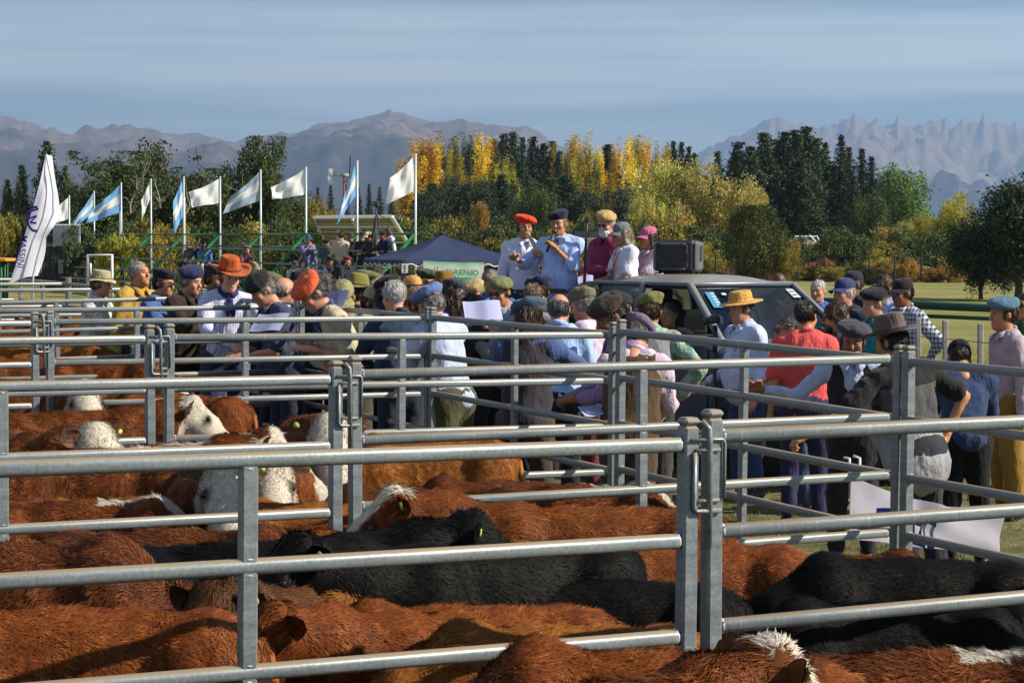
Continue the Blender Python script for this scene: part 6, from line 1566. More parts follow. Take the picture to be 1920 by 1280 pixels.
def cloth_mat(col, pat='plain', col2=None):
    key = (col, pat, col2)
    if key in CL: return CL[key]
    m, t, b = newmat('cloth_%s_%d' % (pat, len(CL))); c = hexc(col)
    n = noise_node(t, 9, 4); base = ramp(t, n.outputs[0], ((.3, tuple(x*.86 for x in c)), (.7, tuple(min(1, x*1.1) for x in c))))
    tc_ = t.nodes.new('ShaderNodeTexCoord'); sp = t.nodes.new('ShaderNodeSeparateXYZ'); t.links.new(tc_.outputs['Object'], sp.inputs[0])
    def stripe(sock, freq, duty): return math_n('GREATER_THAN', math_n('FRACT', math_n('MULTIPLY', sock, freq, t), None, t), duty, t)
    d = hexc(col2) if col2 else None
    xy = math_n('ADD', sp.outputs[0], math_n('MULTIPLY', sp.outputs[1], .7, t), t)
    if pat == 'stripe': base = mixrgb(t, math_n('MULTIPLY', stripe(xy, 42, .68), .8, t), base, d)
    elif pat == 'check': base = mixrgb(t, math_n('MULTIPLY', math_n('ADD', stripe(xy, 24, .55), stripe(sp.outputs[2], 24, .55), t), .48, t), base, d)
    elif pat == 'plaid':
        base = mixrgb(t, math_n('MULTIPLY', math_n('ADD', stripe(xy, 11, .6), stripe(sp.outputs[2], 11, .6), t), .4, t), base, d)
        base = mixrgb(t, math_n('MULTIPLY', stripe(sp.outputs[2], 11, .9), .8, t), base, (.34, .13, .10))
    elif pat == 'split':   # black and grey T-shirt, sunlight on its lower half painted in as lighter grey
        zz_ = math_n('ADD', sp.outputs[2], math_n('MULTIPLY', sp.outputs[0], -.12, t), t)
        base = mixrgb(t, math_n('GREATER_THAN', zz_, 1.09, t), base, d)
        side = math_n('GREATER_THAN', math_n('ABSOLUTE', sp.outputs[0], None, t), .205, t); base = mixrgb(t, math_n('MULTIPLY', side, math_n('GREATER_THAN', sp.outputs[2], 1.12, t), t), base, (.012, .012, .013))
        base = mixrgb(t, math_n('GREATER_THAN', sp.outputs[2], 1.33, t), base, (.012, .012, .013))
    elif pat == 'dots': 
        vo = t.nodes.new('ShaderNodeTexVoronoi'); vo.inputs['Scale'].default_value = 55; t.links.new(tc_.outputs['Object'], vo.inputs['Vector'])
        base = mixrgb(t, math_n('LESS_THAN', vo.outputs['Distance'], .22, t), base, d)
    elif pat == 'weave': base = mixrgb(t, math_n('MULTIPLY', stripe(math_n('ADD', math_n('SINE', math_n('MULTIPLY', xy, 90, t), None, t), math_n('SINE', math_n('MULTIPLY', sp.outputs[2], 90, t), None, t), t), .5, .7), .7, t), base, d)
    seam = math_n('MULTIPLY', math_n('LESS_THAN', math_n('ABSOLUTE', math_n('SUBTRACT', sp.outputs[0], .012, t), None, t), .0035, t), math_n('LESS_THAN', sp.outputs[1], .03, t), t)
    base = mixrgb(t, math_n('MULTIPLY', seam, .45, t), base, tuple(x*.35 for x in c))
    t.links.new(base, b.inputs['Base Color']); b.inputs['Roughness'].default_value = .85; b.inputs['Specular IOR Level'].default_value = .15; b.inputs['Sheen Weight'].default_value = .1
    fo = noise_node(t, 7, 4, .6, 'Object', (1.6, 1.6, .7)); bump(t, b, fo.outputs[0], .8, .04)
    CL[key] = m; return m

# ---------------------------------------------------------------- people: one figure
LAST = {}
def ik(S, T, l1, l2, hint):
    d = T - S; D = np.linalg.norm(d); D = min(max(D, .12), l1 + l2 - .004); d = d/np.linalg.norm(d); T2 = S + d*D
    a = (l1*l1 - l2*l2 + D*D)/(2*D); h = math.sqrt(max(l1*l1 - a*a, 0)); p = np.array(hint, float); p = p - d*(p @ d); p /= np.linalg.norm(p) + 1e-9
    return S + d*a + p*h, T2
ARM = dict(down=lambda s: ((s*.27, -.02, .80), (s*.3, .6, -.2), 'relax'), rail=lambda s: ((s*.12, -.50, 1.16), (s*.9, .3, -.5), 'relax'), railwide=lambda s: ((s*.34, -.46, 1.22), (s*.8, .4, -.5), 'grip'),
           paper=lambda s: ((s*.10, -.36, 1.16), (s*.7, .5, -.8), 'grip'), hip=lambda s: ((s*.21, -.06, 1.00), (s*1, .5, .1), 'fist'), chin=lambda s: ((s*.05, -.20, 1.43), (s*.6, -.1, -1), 'fist'), mic=lambda s: ((s*.04, -.20, 1.36), (s*.8, .1, -1), 'grip'),
           gesture=lambda s: ((s*.20, -.44, 1.20), (s*.6, .5, -.8), 'open'), cross=lambda s: ((-s*.10, -.22, 1.14), (s*1, .2, -.5), 'fist'), reach=lambda s: ((s*.28, -.55, 1.28), (s*.6, .3, -.8), 'point'), back=lambda s: ((s*.14, .14, .98), (s*1, .4, -.2), 'fist'),
           lap=lambda s: ((s*.10, -.36, 1.02), (s*.9, .4, -.3), 'relax'), fore=lambda s: ((s*.05, -.40, 1.12), (s*1, .2, -.5), 'relax'), high=lambda s: ((s*.30, -.50, 1.44), (s*.8, .3, -.6), 'relax'))
PN = [0]
def person(px, py, Y, rz, label, hat=None, hair=('short', 'brown'), shirt=('8fa3c8',), sleeve='long', legs='2c3550', lean=4, nod=0, turn=0, arms=('down', 'down'), shades=False, beard=None, skin='tan', fat=0.0, base=None, sit=False, vest=None, scarf=None, far=1.0, wide=False, hattilt=0, hattw=0, group='people at the cattle sale', roll=0.0, longhem=False, armz=0.0):
    PN[0] += 1; rr = random.Random(PN[0]*13); lod = int(Y > 17.3 and base is None or far > 1.2); far = far*(1.12 if Y > 15.8 else 1)
    RL = rot_x(R(lean)); hipz = .93
    hip = np.array((0, 0, hipz))
    T = lambda x, y, z: hip + RL @ np.array((x, y, z), float)
    hc = T(0, -.02, .575) + rot_x(R(lean*.6 + nod*.4)) @ np.array((0, -.015, .095))
    top = HAT_TOP.get(hat[0], .15) if hat else (.13 if hair and hair[0] != 'bald' else .12)
    HR = rot_z(R(turn)) @ rot_x(R(nod + lean*.35)); HS = .96; Mh = Matrix.LocRotScale(Vector(hc), Matrix(HR.tolist()).to_quaternion(), Vector((HS,)*3))
    tp = at(px, py, Y); g = gz(tp.x, tp.y) if base is None else base
    zt = hc[2] + (HR @ np.array((0, .01, top*.96)))[2]
    if sit: s = 1.0; drop = tp.z - zt
    else:
        s = (tp.z - g)/zt; drop = g
        if not .86 < s < 1.13: print('STATURE', label, round(s, 3), 'at Y', Y)
    Rz = rot_z(R(rz)); off = Rz @ (hc*s)
    e = empty('person', (tp.x - off[0], tp.y - off[1], drop), R(rz), label, 'person', group, s)
    if roll: e.rotation_euler = (0, R(roll), R(rz)); q_ = Rz @ np.array((math.sin(R(roll))*hc[2]*s, 0, 0)); e.location.x -= q_[0]; e.location.y -= q_[1]
    # joints
    J = {}
    body = [cap(T(0, 0, .02), T(0, 0, .20), .098, .098, .05, .8), cap(T(0, 0, .22), T(0, 0, .40), .105, .108, .05, .72), cap(T(-.14, 0, .465), T(.14, 0, .465), .038, None, .05), cap(T(0, .01, .48), T(0, -.02, .62), .055, .05, .04)]
    sh = [ell(T(0, -.005, .33), np.array((.172, .122, .20)) + fat*.5, .06, RL), ell(T(0, -.02 - fat*.7, .12), np.array((.160, .122, .18)) + fat, .06, RL), cap(T(-.155, .005, .465), T(.155, .005, .465), .066, None, .05), cap(T(-.07, .01, .50), T(.07, .01, .50), .055, None, .05), ell(T(0, -fat*.4, -.02), np.array((.172, .128, .11)) + fat*.7, .05, RL)]
    if not scarf: sh.append(sub(T(0, -.115, .515), (.032, .07, .062), .012, RL))
    Rh = []
    if longhem: sh.append(ell(T(0, -fat*.2, -.12), np.array((.176, .132, .12)) + fat*.55, .06, RL))
    pose_hint = []
    for i, sd in enumerate((-1, 1)):
        a_ = arms[i]; t_, hint, hk = ARM[a_](sd) if isinstance(a_, str) else a_
        S = T(sd*.185, .0, .455); tg = np.array(t_, float) + np.array((0, 0, armz if a_ != 'down' else 0)); 
        if isinstance(a_, str) and a_ in ('down', 'hip', 'chin', 'mic', 'back', 'lap', 'fore', 'cross', 'paper'): tg = hip + RL @ (tg - hip)
        E_, W = ik(S, tg, .285, .26, hint)
        body += [cap(S, E_, .040, .037, .03), cap(E_, W, .038, .027, .02)]
        if sleeve == 'long': sh += [cap(S, E_, .063, .054, .04), cap(E_, E_ + (W - E_)*.97, .052, .040, .02)]
        elif sleeve == 'rolled': sh += [cap(S, E_, .063, .054, .04), cap(E_, E_ + (W - E_)*.22, .055, .052, .02)]
        elif sleeve == 'short': sh += [cap(S, S + (E_ - S)*.78, .066, .066, .04)]
        d = (W - E_)/np.linalg.norm(W - E_); upv = np.array((sd*.35, -.1, 1.0)); 
        if hk in ('grip', 'fist') and isinstance(a_, str) and a_ in ('mic', 'chin'): upv = np.array((sd*1.0, -.6, .2))
        if hk == 'open': upv = np.array((sd*.5, .8, .45))
        z = upv - d*(upv @ d); z /= np.linalg.norm(z); y = np.cross(z, d)
        ysign = 1 if y @ np.array((-sd, 0, .2)) > 0 else -1
        Mx = np.stack([d, y*ysign, z], 1); hv, hf = HANDS[hk][lod if a_ not in ('down', 'fore', 'back') or Y < 13 else 1]
        Rh.append(((hv + np.array((.02, 0, 0))) @ Mx.T + W, hf if ysign > 0 else hf[:, ::-1]))
        J['hand%d' % i] = W + d*.09; J['dir%d' % i] = d; J['up%d' % i] = z
    lg = []
    for sd in (-1, 1):
        if sit:
            H_, K, A = np.array((sd*.095, 0, hipz - .02)), np.array((sd*.13, -.42, hipz + .01 - .0)), np.array((sd*.12, -.40, hipz - .43))
        else:
            f = .05*sd*(rr.random() - .3); H_, K, A = np.array((sd*.09, 0, hipz - .04)), np.array((sd*.105, -.02 + f, .50)), np.array((sd*.115, .02 + f, .09))
        toe = A + np.array((sd*.025, -.15, -.055))
        body += [cap(H_, K, .075, .05, .04), cap(K, A, .05, .036, .02), cap(A, toe, .034, .028, .02)]
        k_ = 1.25 if wide else 1.0
        lg += [cap(H_, K, .100*k_, .072*k_, .05), cap(K, A + (K - A)*.06, .072*k_, .060*(1.15 if wide else 1), .03)]
        J['foot%d' % (sd > 0)] = (A, toe)
    lg += [ell((0, 0, hipz - .01), np.array((.172, .130, .12)) + fat*.6, .05)]
    # body: torso and limbs, with head and hands, in one mesh
    V, F = sdf_mesh(body, .028*far)
    hv = (HEADS[lod][0]*HS) @ HR.T + hc
    Vs = [V, hv] + [q[0] for q in Rh]; Fs = [F, HEADS[lod][1]] + [q[1] for q in Rh]; o = 0; FF = []
    for v_, f_ in zip(Vs, Fs): FF.append(f_ + o); o += len(v_)
    link('body', mesh_np('body', np.vstack(Vs), np.vstack(FF), True, [SKIN[skin]]), e)
    # clothes
    def folds(V, F, amp):
        N_ = vert_normals(V, F); q = PN[0]*3.7
        w_ = np.array([.45 + mnoise.noise((v[0]*8 + q, v[1]*8, v[2]*4.5 + v[0]*5)) - 1.1*abs(mnoise.noise((v[0]*11 + v[2]*7, v[1]*11 + q, v[2]*7 - v[0]*6))) for v in V]); return V + N_*(w_*amp)[:, None]
    V, F = sdf_mesh(sh, .023*far); V = folds(V, F, .022)
    so_ = link('shirt', mesh_np('shirt', V, F, True, [cloth_mat(*shirt)]), e)
    if vest:
        vs_ = [ell(T(0, -.005, .33), np.array((.186, .136, .20)) + fat*.5, .06, RL), ell(T(0, -.02 - fat*.7, .12), np.array((.176, .136, .19)) + fat, .06, RL), cap(T(-.13, .008, .468), T(.13, .008, .468), .073, None, .05), ell(T(0, -fat*.4, -.03), np.array((.184, .14, .11)) + fat*.7, .05, RL), sub(T(0, -.13, .50), (.055, .14, .17), .02)]
        V, F = sdf_mesh(vs_, .027*far); V = folds(V, F, .012); link('vest', mesh_np('vest', V, F, True, [cloth_mat(*vest)]), e)
    m = MB(); m.smooth = True; c0 = T(0, -.012, .535); ring = []
    for k in range(13):
        a = R(-62) - k*R(236)/12 if not scarf else R(-90) - k*2*PI/12
        ring.append(c0 + RL @ np.array((.070*math.cos(a), .066*math.sin(a) + .004, .020*math.sin(a) + .012)))
    if scarf:
        m.path(ring, .024, 7); kn = T(0, -.10, .49); m.ball(kn, .026, 8, 6); m.path([kn, T(.02, -.12, .42), T(.03, -.135, .36)], [.018, .03, .012], 6); m.path([kn, T(-.02, -.12, .42), T(-.03, -.135, .37)], [.018, .028, .012], 6); m.build('neckerchief', cloth_mat(*scarf), e)
    else:
        m.path(ring, [.014] + [.021]*11 + [.014], 6)
        for q in (-1, 1):
            c_ = [T(q*.062, -.035, .548), T(q*.020, -.100, .515), T(q*.046, -.128, .452), T(q*.088, -.085, .505)]; m.add(c_ + [x_ + RL @ np.array((0, -.008, .006)) for x_ in c_], [(0, 1, 2, 3), (7, 6, 5, 4), (0, 4, 5, 1), (1, 5, 6, 2), (2, 6, 7, 3), (3, 7, 4, 0)])
        m.build('collar', cloth_mat(*shirt), so_)
    V, F = sdf_mesh(lg, .034*far); V = folds(V, F, .014); link('trousers', mesh_np('trousers', V, F, True, [cloth_mat(legs)]), e)
    m = MB(); m.smooth = True; bl = []
    for k in range(17): a = k*2*PI/16; bl.append(hip + RL @ np.array(((.172 + fat*.75)*math.cos(a), (.130 + fat*.75)*math.sin(a) - fat*.4, .075)))
    for q in (0, 1):
        sm = MB(); sm.smooth = True; A, toe = J['foot%d' % q]; sm.ball((A + toe)/2 + np.array((0, .01, -.012)), (.050, .135, .045), 10, 7)
        sm.build('shoe', plain('dark_shoe', (.03, .022, .017), .5), e)
    # head: face, hair, hat
    ang = (rz + turn + 180) % 360 - 180
    if abs(ang) < 118:
        for ew, ei, eb in EYES:
            if not shades: link('iris', ei, link('eye', ew, e, None, Mh))
            link('eyebrow', eb, e, HC[hair[1]] if hair else HC['black'], Mh)
        link('lips', LIPS, e, LIPC, Mh)
    if shades: link('sunglasses', SHADES, e, DARK if shades is True else plain('lens_' + shades, hexc(shades), .1), Mh)
    if hair:
        k = hair[0] if not (hat and hair[0] in ('short', 'curly', 'quiff')) else 'sides'
        link('hair', HAIR[k], e, HC[hair[1]], Mh)
    if beard: link('beard', BEARD, e, HC[beard], Mh)
    if hat:
        kind, col = hat[0], hat[1]; Mt = Mh @ Matrix.Rotation(R(hattilt), 4, 'X') @ Matrix.Rotation(R(hattw), 4, 'Z')
        hm = cloth_mat(col) if kind not in ('straw',) else cloth_mat(col, 'weave', hat[2])
        h = HATS[kind]
        if isinstance(h, tuple):
            ho = link(h[0].name.split('.')[0], h[0], e, hm, Mt); link('hat_band', h[1], ho, cloth_mat(hat[2] if len(hat) > 2 and kind != 'straw' else '3a3026' if kind != 'straw' else hat[1]))
        else: link('beret' if kind.startswith('beret') else 'cap', h, e, hm, Mt)
    MW = Matrix.Translation(e.location) @ Matrix.Rotation(R(rz), 4, 'Z') @ Matrix.Rotation(R(roll), 4, 'Y') @ Matrix.Diagonal((s, s, s, 1))
    J['mw'] = MW; J['head'] = MW @ Mh; J['e'] = e; J['T'] = T; J['RL'] = RL; J['s'] = s; J['Mh'] = Mh
    LAST.clear(); LAST.update(J)
    return J
def wpos(J, k): return J['mw'] @ Vector(J[k])

# ---------------------------------------------------------------- people: everyone in the photograph
P = person
A_ = lambda t, h=(0, .3, -.8), k='relax': (t, h, k)
# along the crowd fence, from the feather banner to the open pasture
P(190, 506, 20.6, 75, 'man in a khaki bucket hat and pale striped shirt, facing east', ('bucket', 'a79c78', '6f6a50'), ('sides', 'dgrey'), ('c9cdd2', 'stripe', '7d8794'), 'long', '3a3f4a', 6, 4, 0, ('fore', 'fore'), skin='ruddy')
P(262, 489, 20.4, 55, 'gray haired man in a yellow jacket looking up', None, ('short', 'grey'), ('ac8d40',), 'long', '39404f', 3, -8, 0, ('down', 'fore'), skin='tan')
P(307, 504, 19.9, 68, 'man in a black beret, sunglasses and a bright blue jacket', ('beret', '23232a'), ('sides', 'black'), ('46639c',), 'long', '2d3038', 6, 6, 0, ('fore', 'fore'), True, None, 'tan')
P(358, 499, 19.4, 62, 'older man in a navy beret and dark brown jacket', ('beret_b', '2b2d52'), ('bald', 'grey'), ('30241e',), 'long', '2a2522', 6, 8, 0, ('fore', 'fore'), skin='ruddy')
P(381, 508, 22.5, 48, 'dark haired woman in sunglasses behind the navy bereted older man', None, ('long', 'brown'), ('4a3440',), 'long', '2a2a30', 2, 0, 0, ('down', 'down'), True, None, 'tan')
P(402, 496, 20.6, 55, 'man in a dark blue beret shaded behind the cowboy hat', ('beret', '262a48'), ('sides', 'black'), ('45302a',), 'long', '2a2a30', 5, 4, 0, ('down', 'down'), skin='brown', beard='black')
J_COW = P(430, 480, 18.6, 22, 'young man in a rust brown cowboy hat, striped shirt and navy neckerchief', ('cowboy', 'a85226', '6e3418'), ('sides', 'brown'), ('c8cbe6', 'stripe', '8d8fc0'), 'long', '2c3550', 12, 8, 6, ('fore', 'rail'), skin='fair', scarf=('2b3163',))
P(482, 512, 19.8, 160, 'man in an olive drab cap partly hidden by the cowboy hat brim', ('cap', '5a5c48'), ('sides', 'brown'), ('5d5b46',), 'long', '2a2a30', 2, 0, 0, ('down', 'down'), skin='tan')
P(493, 514, 16.9, -62, 'gray haired man in a flat black cap with glasses, reading', ('beret', '26272a'), ('sides', 'grey'), ('39445c',), 'short', '2e3240', 14, 26, 0, ('paper', 'paper'), skin='ruddy', hattilt=14)
P(512, 511, 19.5, 178, 'man in an olive beret behind the flat black cap', ('beret_b', '5d5c44'), ('sides', 'dgrey'), ('46453a',), 'long', '2a2a30', 3, 0, 0, ('down', 'down'))
P(534, 521, 18.1, 120, 'balding gray haired man in a navy jacket turned away', None, ('bald', 'grey'), ('20263c',), 'long', '2a2a30', 6, 10, 0, ('down', 'down'), skin='ruddy')
P(562, 509, 20.3, 150, 'man in a black brimmed hat with a gray band', ('felt', '232224', '77736c'), ('sides', 'black'), ('222840',), 'long', '2a2a30', 3, 0, 0, ('down', 'down'))
P(588, 519, 15.9, -68, 'man in a faded orange beret and dotted kerchief bending over the rail', ('beret_wide', 'd25a34'), ('sides', 'dgrey'), ('b3aa92',), 'short', '45423a', 26, 26, 0, (A_((-.20, -.36, 1.18)), A_((.10, -.34, 1.12))), False, None, 'ruddy', scarf=('2f3266', 'dots', 'c8c8d8'), hattilt=18)
P(602, 510, 19.2, -150, 'person with curly gray hair behind the orange beret', None, ('curly', 'dgrey'), ('3a3a44',), 'long', '2a2a30', 4, 0, 0, ('down', 'down'))
J_CAP = P(645, 531, 16.3, -12, 'person in an olive cap with an S badge looking down', ('cap', '8a8560'), ('sides', 'brown'), ('9a9784',), 'long', '3c4254', 14, 34, 0, ('paper', 'paper'), skin='tan')
P(672, 513, 17.4, 150, 'man in an olive slouch hat seen from behind', ('slouch', '74703a', '4c4926'), ('sides', 'brown'), ('2b2b2c',), 'long', '2a2a30', 6, 6, 0, ('down', 'fore'))
P(690, 507, 18.8, 62, 'man in a mossy green beret and checked shirt facing east', ('beret_wide', '5d6442'), ('sides', 'dgrey'), ('aab4cc', 'check', '3a4468'), 'long', '34343c', 6, 6, 0, ('down', 'fore'), skin='ruddy')
P(712, 522, 18.2, -60, 'person in a pale khaki cap behind the striped collar', ('cap', '9c8f76'), ('sides', 'brown'), ('6d6250',), 'long', '2a2a30', 8, 16, 0, ('fore', 'down'), skin='tan')
P(700, 540, 17.0, 70, 'person in a sand coloured cap tilted low', ('cap', 'a3957a'), ('sides', 'brown'), ('c6cbe0', 'stripe', '4c5688'), 'long', '2a2a30', 8, 16, 0, ('fore', 'down'), skin='tan')
P(706, 505, 22.2, 170, 'person with dark curly hair far back in the crowd', None, ('curly', 'brown'), ('2d2c34',), 'long', '2a2a30', 2, 0, 0, ('down', 'down'))
P(726, 517, 16.9, -165, 'person in a black beret and dark tweed jacket', ('beret', '1d1b1d'), ('long', 'black'), ('2c2730', 'check', '453c46'), 'long', '26262c', 6, 4, 0, ('fore', 'fore'))
P(739, 525, 15.6, -150, 'white haired man in a navy sweater with his back turned', None, ('short', 'white'), ('28364c',), 'long', '2c3040', 8, 8, 0, ('fore', 'fore'), skin='ruddy', fat=.02)
P(772, 516, 19.2, -135, 'man in a tan trucker cap with a green badge', ('cap', 'c69352'), ('sides', 'dgrey'), ('5a544c',), 'long', '2a2a30', 4, 4, 0, ('down', 'down'))
P(802, 504, 20.6, 14, 'man in a dark green beret, sunglasses and a bandana, facing the camera', ('beret_wide', '3d4a30'), ('sides', 'black'), ('6f7a86',), 'long', '33363e', 2, 0, 0, ('down', 'down'), True, None, 'fair', scarf=('7c8a70', 'dots', 'd0d0c0'))
P(833, 508, 19.0, 170, 'man in a mustard brown felt hat before the white banner', ('felt', '7a5a2a', '4a3416'), ('sides', 'brown'), ('4a4a52',), 'long', '2a2a30', 3, 0, 0, ('down', 'down'))
P(781, 541, 16.4, -120, 'person in a flat tan brimmed hat hidden behind the blue beret', ('straw', '8a6a4a', '6f543a'), ('sides', 'brown'), ('5e5650',), 'long', '2a2a30', 10, 14, 0, ('fore', 'fore'))
P(852, 524, 17.6, -160, 'woman in a charcoal beret with curly brown hair and a mauve top', ('beret_b', '37383c'), ('longcurly', 'brown'), ('6a5a94',), 'long', '2a2a30', 4, 4, 0, ('down', 'down'))
P(808, 536, 14.9, -128, 'gray haired man in a sky blue beret and pale blue shirt leaning on the fence', ('beret_wide', '5a6d9c'), ('sides', 'grey'), ('a9b6d4',), 'long', '4b4a32', 16, 16, 0, ('fore', 'fore'), skin='ruddy', hattilt=6)
P(886, 526, 18.3, 6, 'older man in a beige flat cap and glasses looking down', ('beret_b', 'a89468'), ('sides', 'grey'), ('7a86a8',), 'long', '2a2a30', 6, 14, 0, ('paper', 'paper'), False, None, 'ruddy')
P(884, 555, 16.7, -140, 'dark haired woman with a ponytail bending down', None, ('pony', 'black'), ('2a2a2c',), 'long', '2b2b2e', 16, 24, 0, ('fore', 'fore'))
P(921, 504, 20.2, 6, 'gray cropped man in dark sunglasses and a royal blue shirt', None, ('short', 'grey'), ('4a629f',), 'long', '2a2f40', 0, 0, 8, ('down', 'paper'), True, None, 'tan')
P(940, 520, 18.6, -40, 'man in an olive beret and dark glasses by the orange bereted speaker', ('beret', '6a7048'), ('sides', 'black'), ('9aa4b6',), 'long', '2a2a30', 6, 10, 0, ('down', 'down'), True, None, 'tan')
J_GREY = P(1003, 531, 16.4, 160, 'brown haired youth in a gray sweater stretching his arm along the rail', None, ('short', 'lbrown'), ('77787c',), 'long', '3b3a40', 8, 4, 0, (A_((-.25, -.40, 1.18)), A_((.50, -.12, 1.26), (.3, .4, -.8))), skin='fair')
P(1012, 516, 18.0, 176, 'man in a midnight blue beret right below the blue shirted speaker', ('beret_wide', '2a2d50'), ('sides', 'brown'), ('4b4e62',), 'long', '2a2a30', 4, 6, 0, ('down', 'down'))
P(993, 558, 13.7, 172, 'long haired man in a slate blue beret and dark gray vest seen from behind', ('beret_wide', '44546a'), ('long', 'brown'), ('4a5a86',), 'long', '4a4036', 10, 8, 0, ('railwide', 'fore'), vest=('37353c',))
P(1049, 552, 15.0, 168, 'bald man in a light blue shirt seen from behind', None, ('bald', 'dgrey'), ('9cb8ea',), 'long', '22242c', 10, 12, 0, ('paper', 'paper'), skin='ruddy', fat=.02)
P(1094, 541, 16.0, -120, 'gray haired man in a gray olive beret and pale pink shirt', ('beret_b', '6c6a54'), ('sides', 'grey'), ('c8b8cc',), 'long', '6a3038', 10, 14, 0, ('paper', 'paper'), skin='ruddy')
P(1109, 527, 18.2, 170, 'dark haired woman with a head band beside the truck bed', None, ('long', 'black'), ('34343a',), 'long', '2a2a30', 4, 4, 0, ('down', 'down'))
P(1146, 556, 13.0, -76, 'man in a chocolate brown beret and mauve shirt looking down', ('beret_wide', '352b27'), ('sides', 'black'), ('9a7fa6', 'stripe', '7f6690'), 'long', '7c3a3c', 12, 22, 0, ('paper', 'paper'), skin='brown', hattilt=8)
P(1167, 548, 16.6, 160, 'man in a shiny black leather hat beside the truck window', ('cap', '2a2a2a'), ('sides', 'dgrey'), ('8a8c90',), 'long', '2a2a30', 6, 6, 0, ('down', 'down'), skin='ruddy')
P(1219, 548, 14.6, 172, 'man in an olive green beret, plaid shirt and gray sweater over his shoulders', ('beret', '6b6b3c'), ('sides', 'brown'), ('8fb09c', 'plaid', '5a7c78'), 'long', '3c3a38', 8, 4, 0, ('hip', 'paper'), vest=('85868a',))
P(1196, 598, 12.9, 165, 'man in a mauve beret, brown knitted vest and pink shirt with his head bowed', ('beret_b', '6f6478'), ('sides', 'dgrey'), ('c4b2c4',), 'long', '4a3e34', 22, 30, 0, ('fore', 'fore'), skin='ruddy', vest=('4b3a28',), fat=.02)
J_STRAW = P(1389, 545, 16.5, -62, 'man in a wide straw hat and pale blue shirt with jeans', ('straw', 'c99a50', '9a6e30'), ('sides', 'dgrey'), ('bccbec',), 'long', '3a527c', 2, 8, 0, (A_((-.26, -.20, .98)), A_((.30, -.12, .90))), skin='ruddy', fat=.035)
P(1512, 563, 15.0, 172, 'broad man in a coral red polo shirt with short black hair', None, ('short', 'black'), ('d05452',), 'short', '2f2f52', 4, 4, -20, ('fore', 'down'), skin='tan', fat=.03)
P(1477, 590, 15.6, -82, 'man in sunglasses and a pink shirt beside the coral red polo', None, ('short', 'dgrey'), ('b8525c',), 'short', '3b4a6a', 6, 8, 0, ('paper', 'paper'), True, None, 'tan')
P(1566, 569, 16.2, -100, 'bearded man with wavy dark hair and sunglasses', None, ('curly', 'brown'), ('2c2438',), 'long', '26262c', 4, 8, 0, ('down', 'down'), True, 'black', 'tan')
P(1462, 512, 24.5, 150, 'dark skinned bald man beyond the truck bonnet', None, None, ('6a4a4a',), 'long', '2a2a30', 0, 0, 0, ('down', 'down'), skin='dark')
P(1355, 508, 26.5, 170, 'person in a black cap just showing behind the truck roof', ('cap', '1d1d22'), ('sides', 'black'), ('30303a',), 'long', '2a2a30', 0, 0, 0, ('down', 'down'))
P(1534, 524, 21.6, -18, 'white haired man in a bright blue shirt beyond the rail', None, ('short', 'white'), ('3e62b8',), 'long', '34363e', 2, 4, -10, ('down', 'down'), skin='ruddy')
P(1583, 520, 18.8, -58, 'white haired man in a navy cap and dark navy sweater', ('cap', '2f3e66'), ('sides', 'white'), ('23273c',), 'long', '2a2a34', 3, 2, 0, ('back', 'back'), skin='ruddy', fat=.02)
P(1600, 507, 21.8, -70, 'man in a black and violet cap behind the navy cap', ('cap', '2a2838'), ('sides', 'dgrey'), ('26262a',), 'long', '2a2a34', 2, 4, 0, ('cross', 'cross'), skin='brown', beard='dgrey')
P(1638, 540, 17.7, -66, 'man in a black beret and teal shirt with a gray moustache', ('beret_wide', '1d1c22'), ('sides', 'grey'), ('1f7a80',), 'long', '2e2e38', 4, 8, 0, ('down', 'down'), skin='ruddy')
P(1653, 516, 20.0, -58, 'curly brown haired man in sunglasses and a light blue shirt', None, ('curly', 'brown'), ('a4b6e4',), 'long', '2e3040', 2, 4, 0, ('down', 'down'), True, None, 'tan')
P(1692, 521, 18.9, -64, 'young man in a black cap and black and white checked shirt', ('cap', '232026'), ('sides', 'black'), ('b9bfd0', 'check', '181c2c'), 'long', '2e3038', 2, 4, 0, ('back', 'back'), '2f6fc0', None, 'brown')
P(1600, 602, 13.0, -14, 'man in a violet gray beret and dark vest, his face in shade', ('beret_wide', '3f3c48'), ('sides', 'black'), ('a9b4d2',), 'long', '2a2a2e', 8, 10, 0, (A_((-.60, -.24, 1.25), (-.2, .4, -.9), 'open'), 'down'), skin='brown', vest=('2a2426',), beard='black')
J_FELT = P(1672, 584, 11.9, -155, 'heavy man in a taupe felt hat and black and gray T-shirt leaning on the fence', ('felt', '5e5450', '2e2826'), ('sides', 'black'), ('8e8e92', 'split', '4a494c'), 'short', '2c2e36', 10, 4, 20, (A_((-.27, -.04, .98), (-1, .3, .1), 'fist'), A_((.70, -.10, 1.12), (.2, .6, -.6), 'grip')), skin='tan', fat=.055, roll=7, longhem=True)
P(1800, 644, 13.4, 176, 'person in a black cap bending down behind the fence', ('cap', '131315'), ('sides', 'black'), ('2a3a5a',), 'short', '121214', 30, 32, 0, ('fore', 'fore'), skin='tan')
P(1881, 556, 15.4, -80, 'man in a blue gray beret, pale mauve sweater and mustard breeches', ('beret_wide', '4f6f86'), ('short', 'brown'), ('a899a6',), 'long', '8a6a2c', 2, 4, 0, ('hip', 'down'), skin='tan', wide=True)
P(1922, 548, 17.4, -50, 'man in a green shirt at the edge of the view behind the mauve sweater', None, ('short', 'black'), ('3f6a4a',), 'long', '2a2a30', 2, 0, 0, ('down', 'down'), True, None, 'tan')
P(1098, 496, 24.0, 10, 'person in a red cap glimpsed beside the truck bed', ('cap', 'b04a4e'), ('sides', 'brown'), ('4a4a8a',), 'long', '2a2a30', 2, 6, 0, ('down', 'down'), skin='tan')
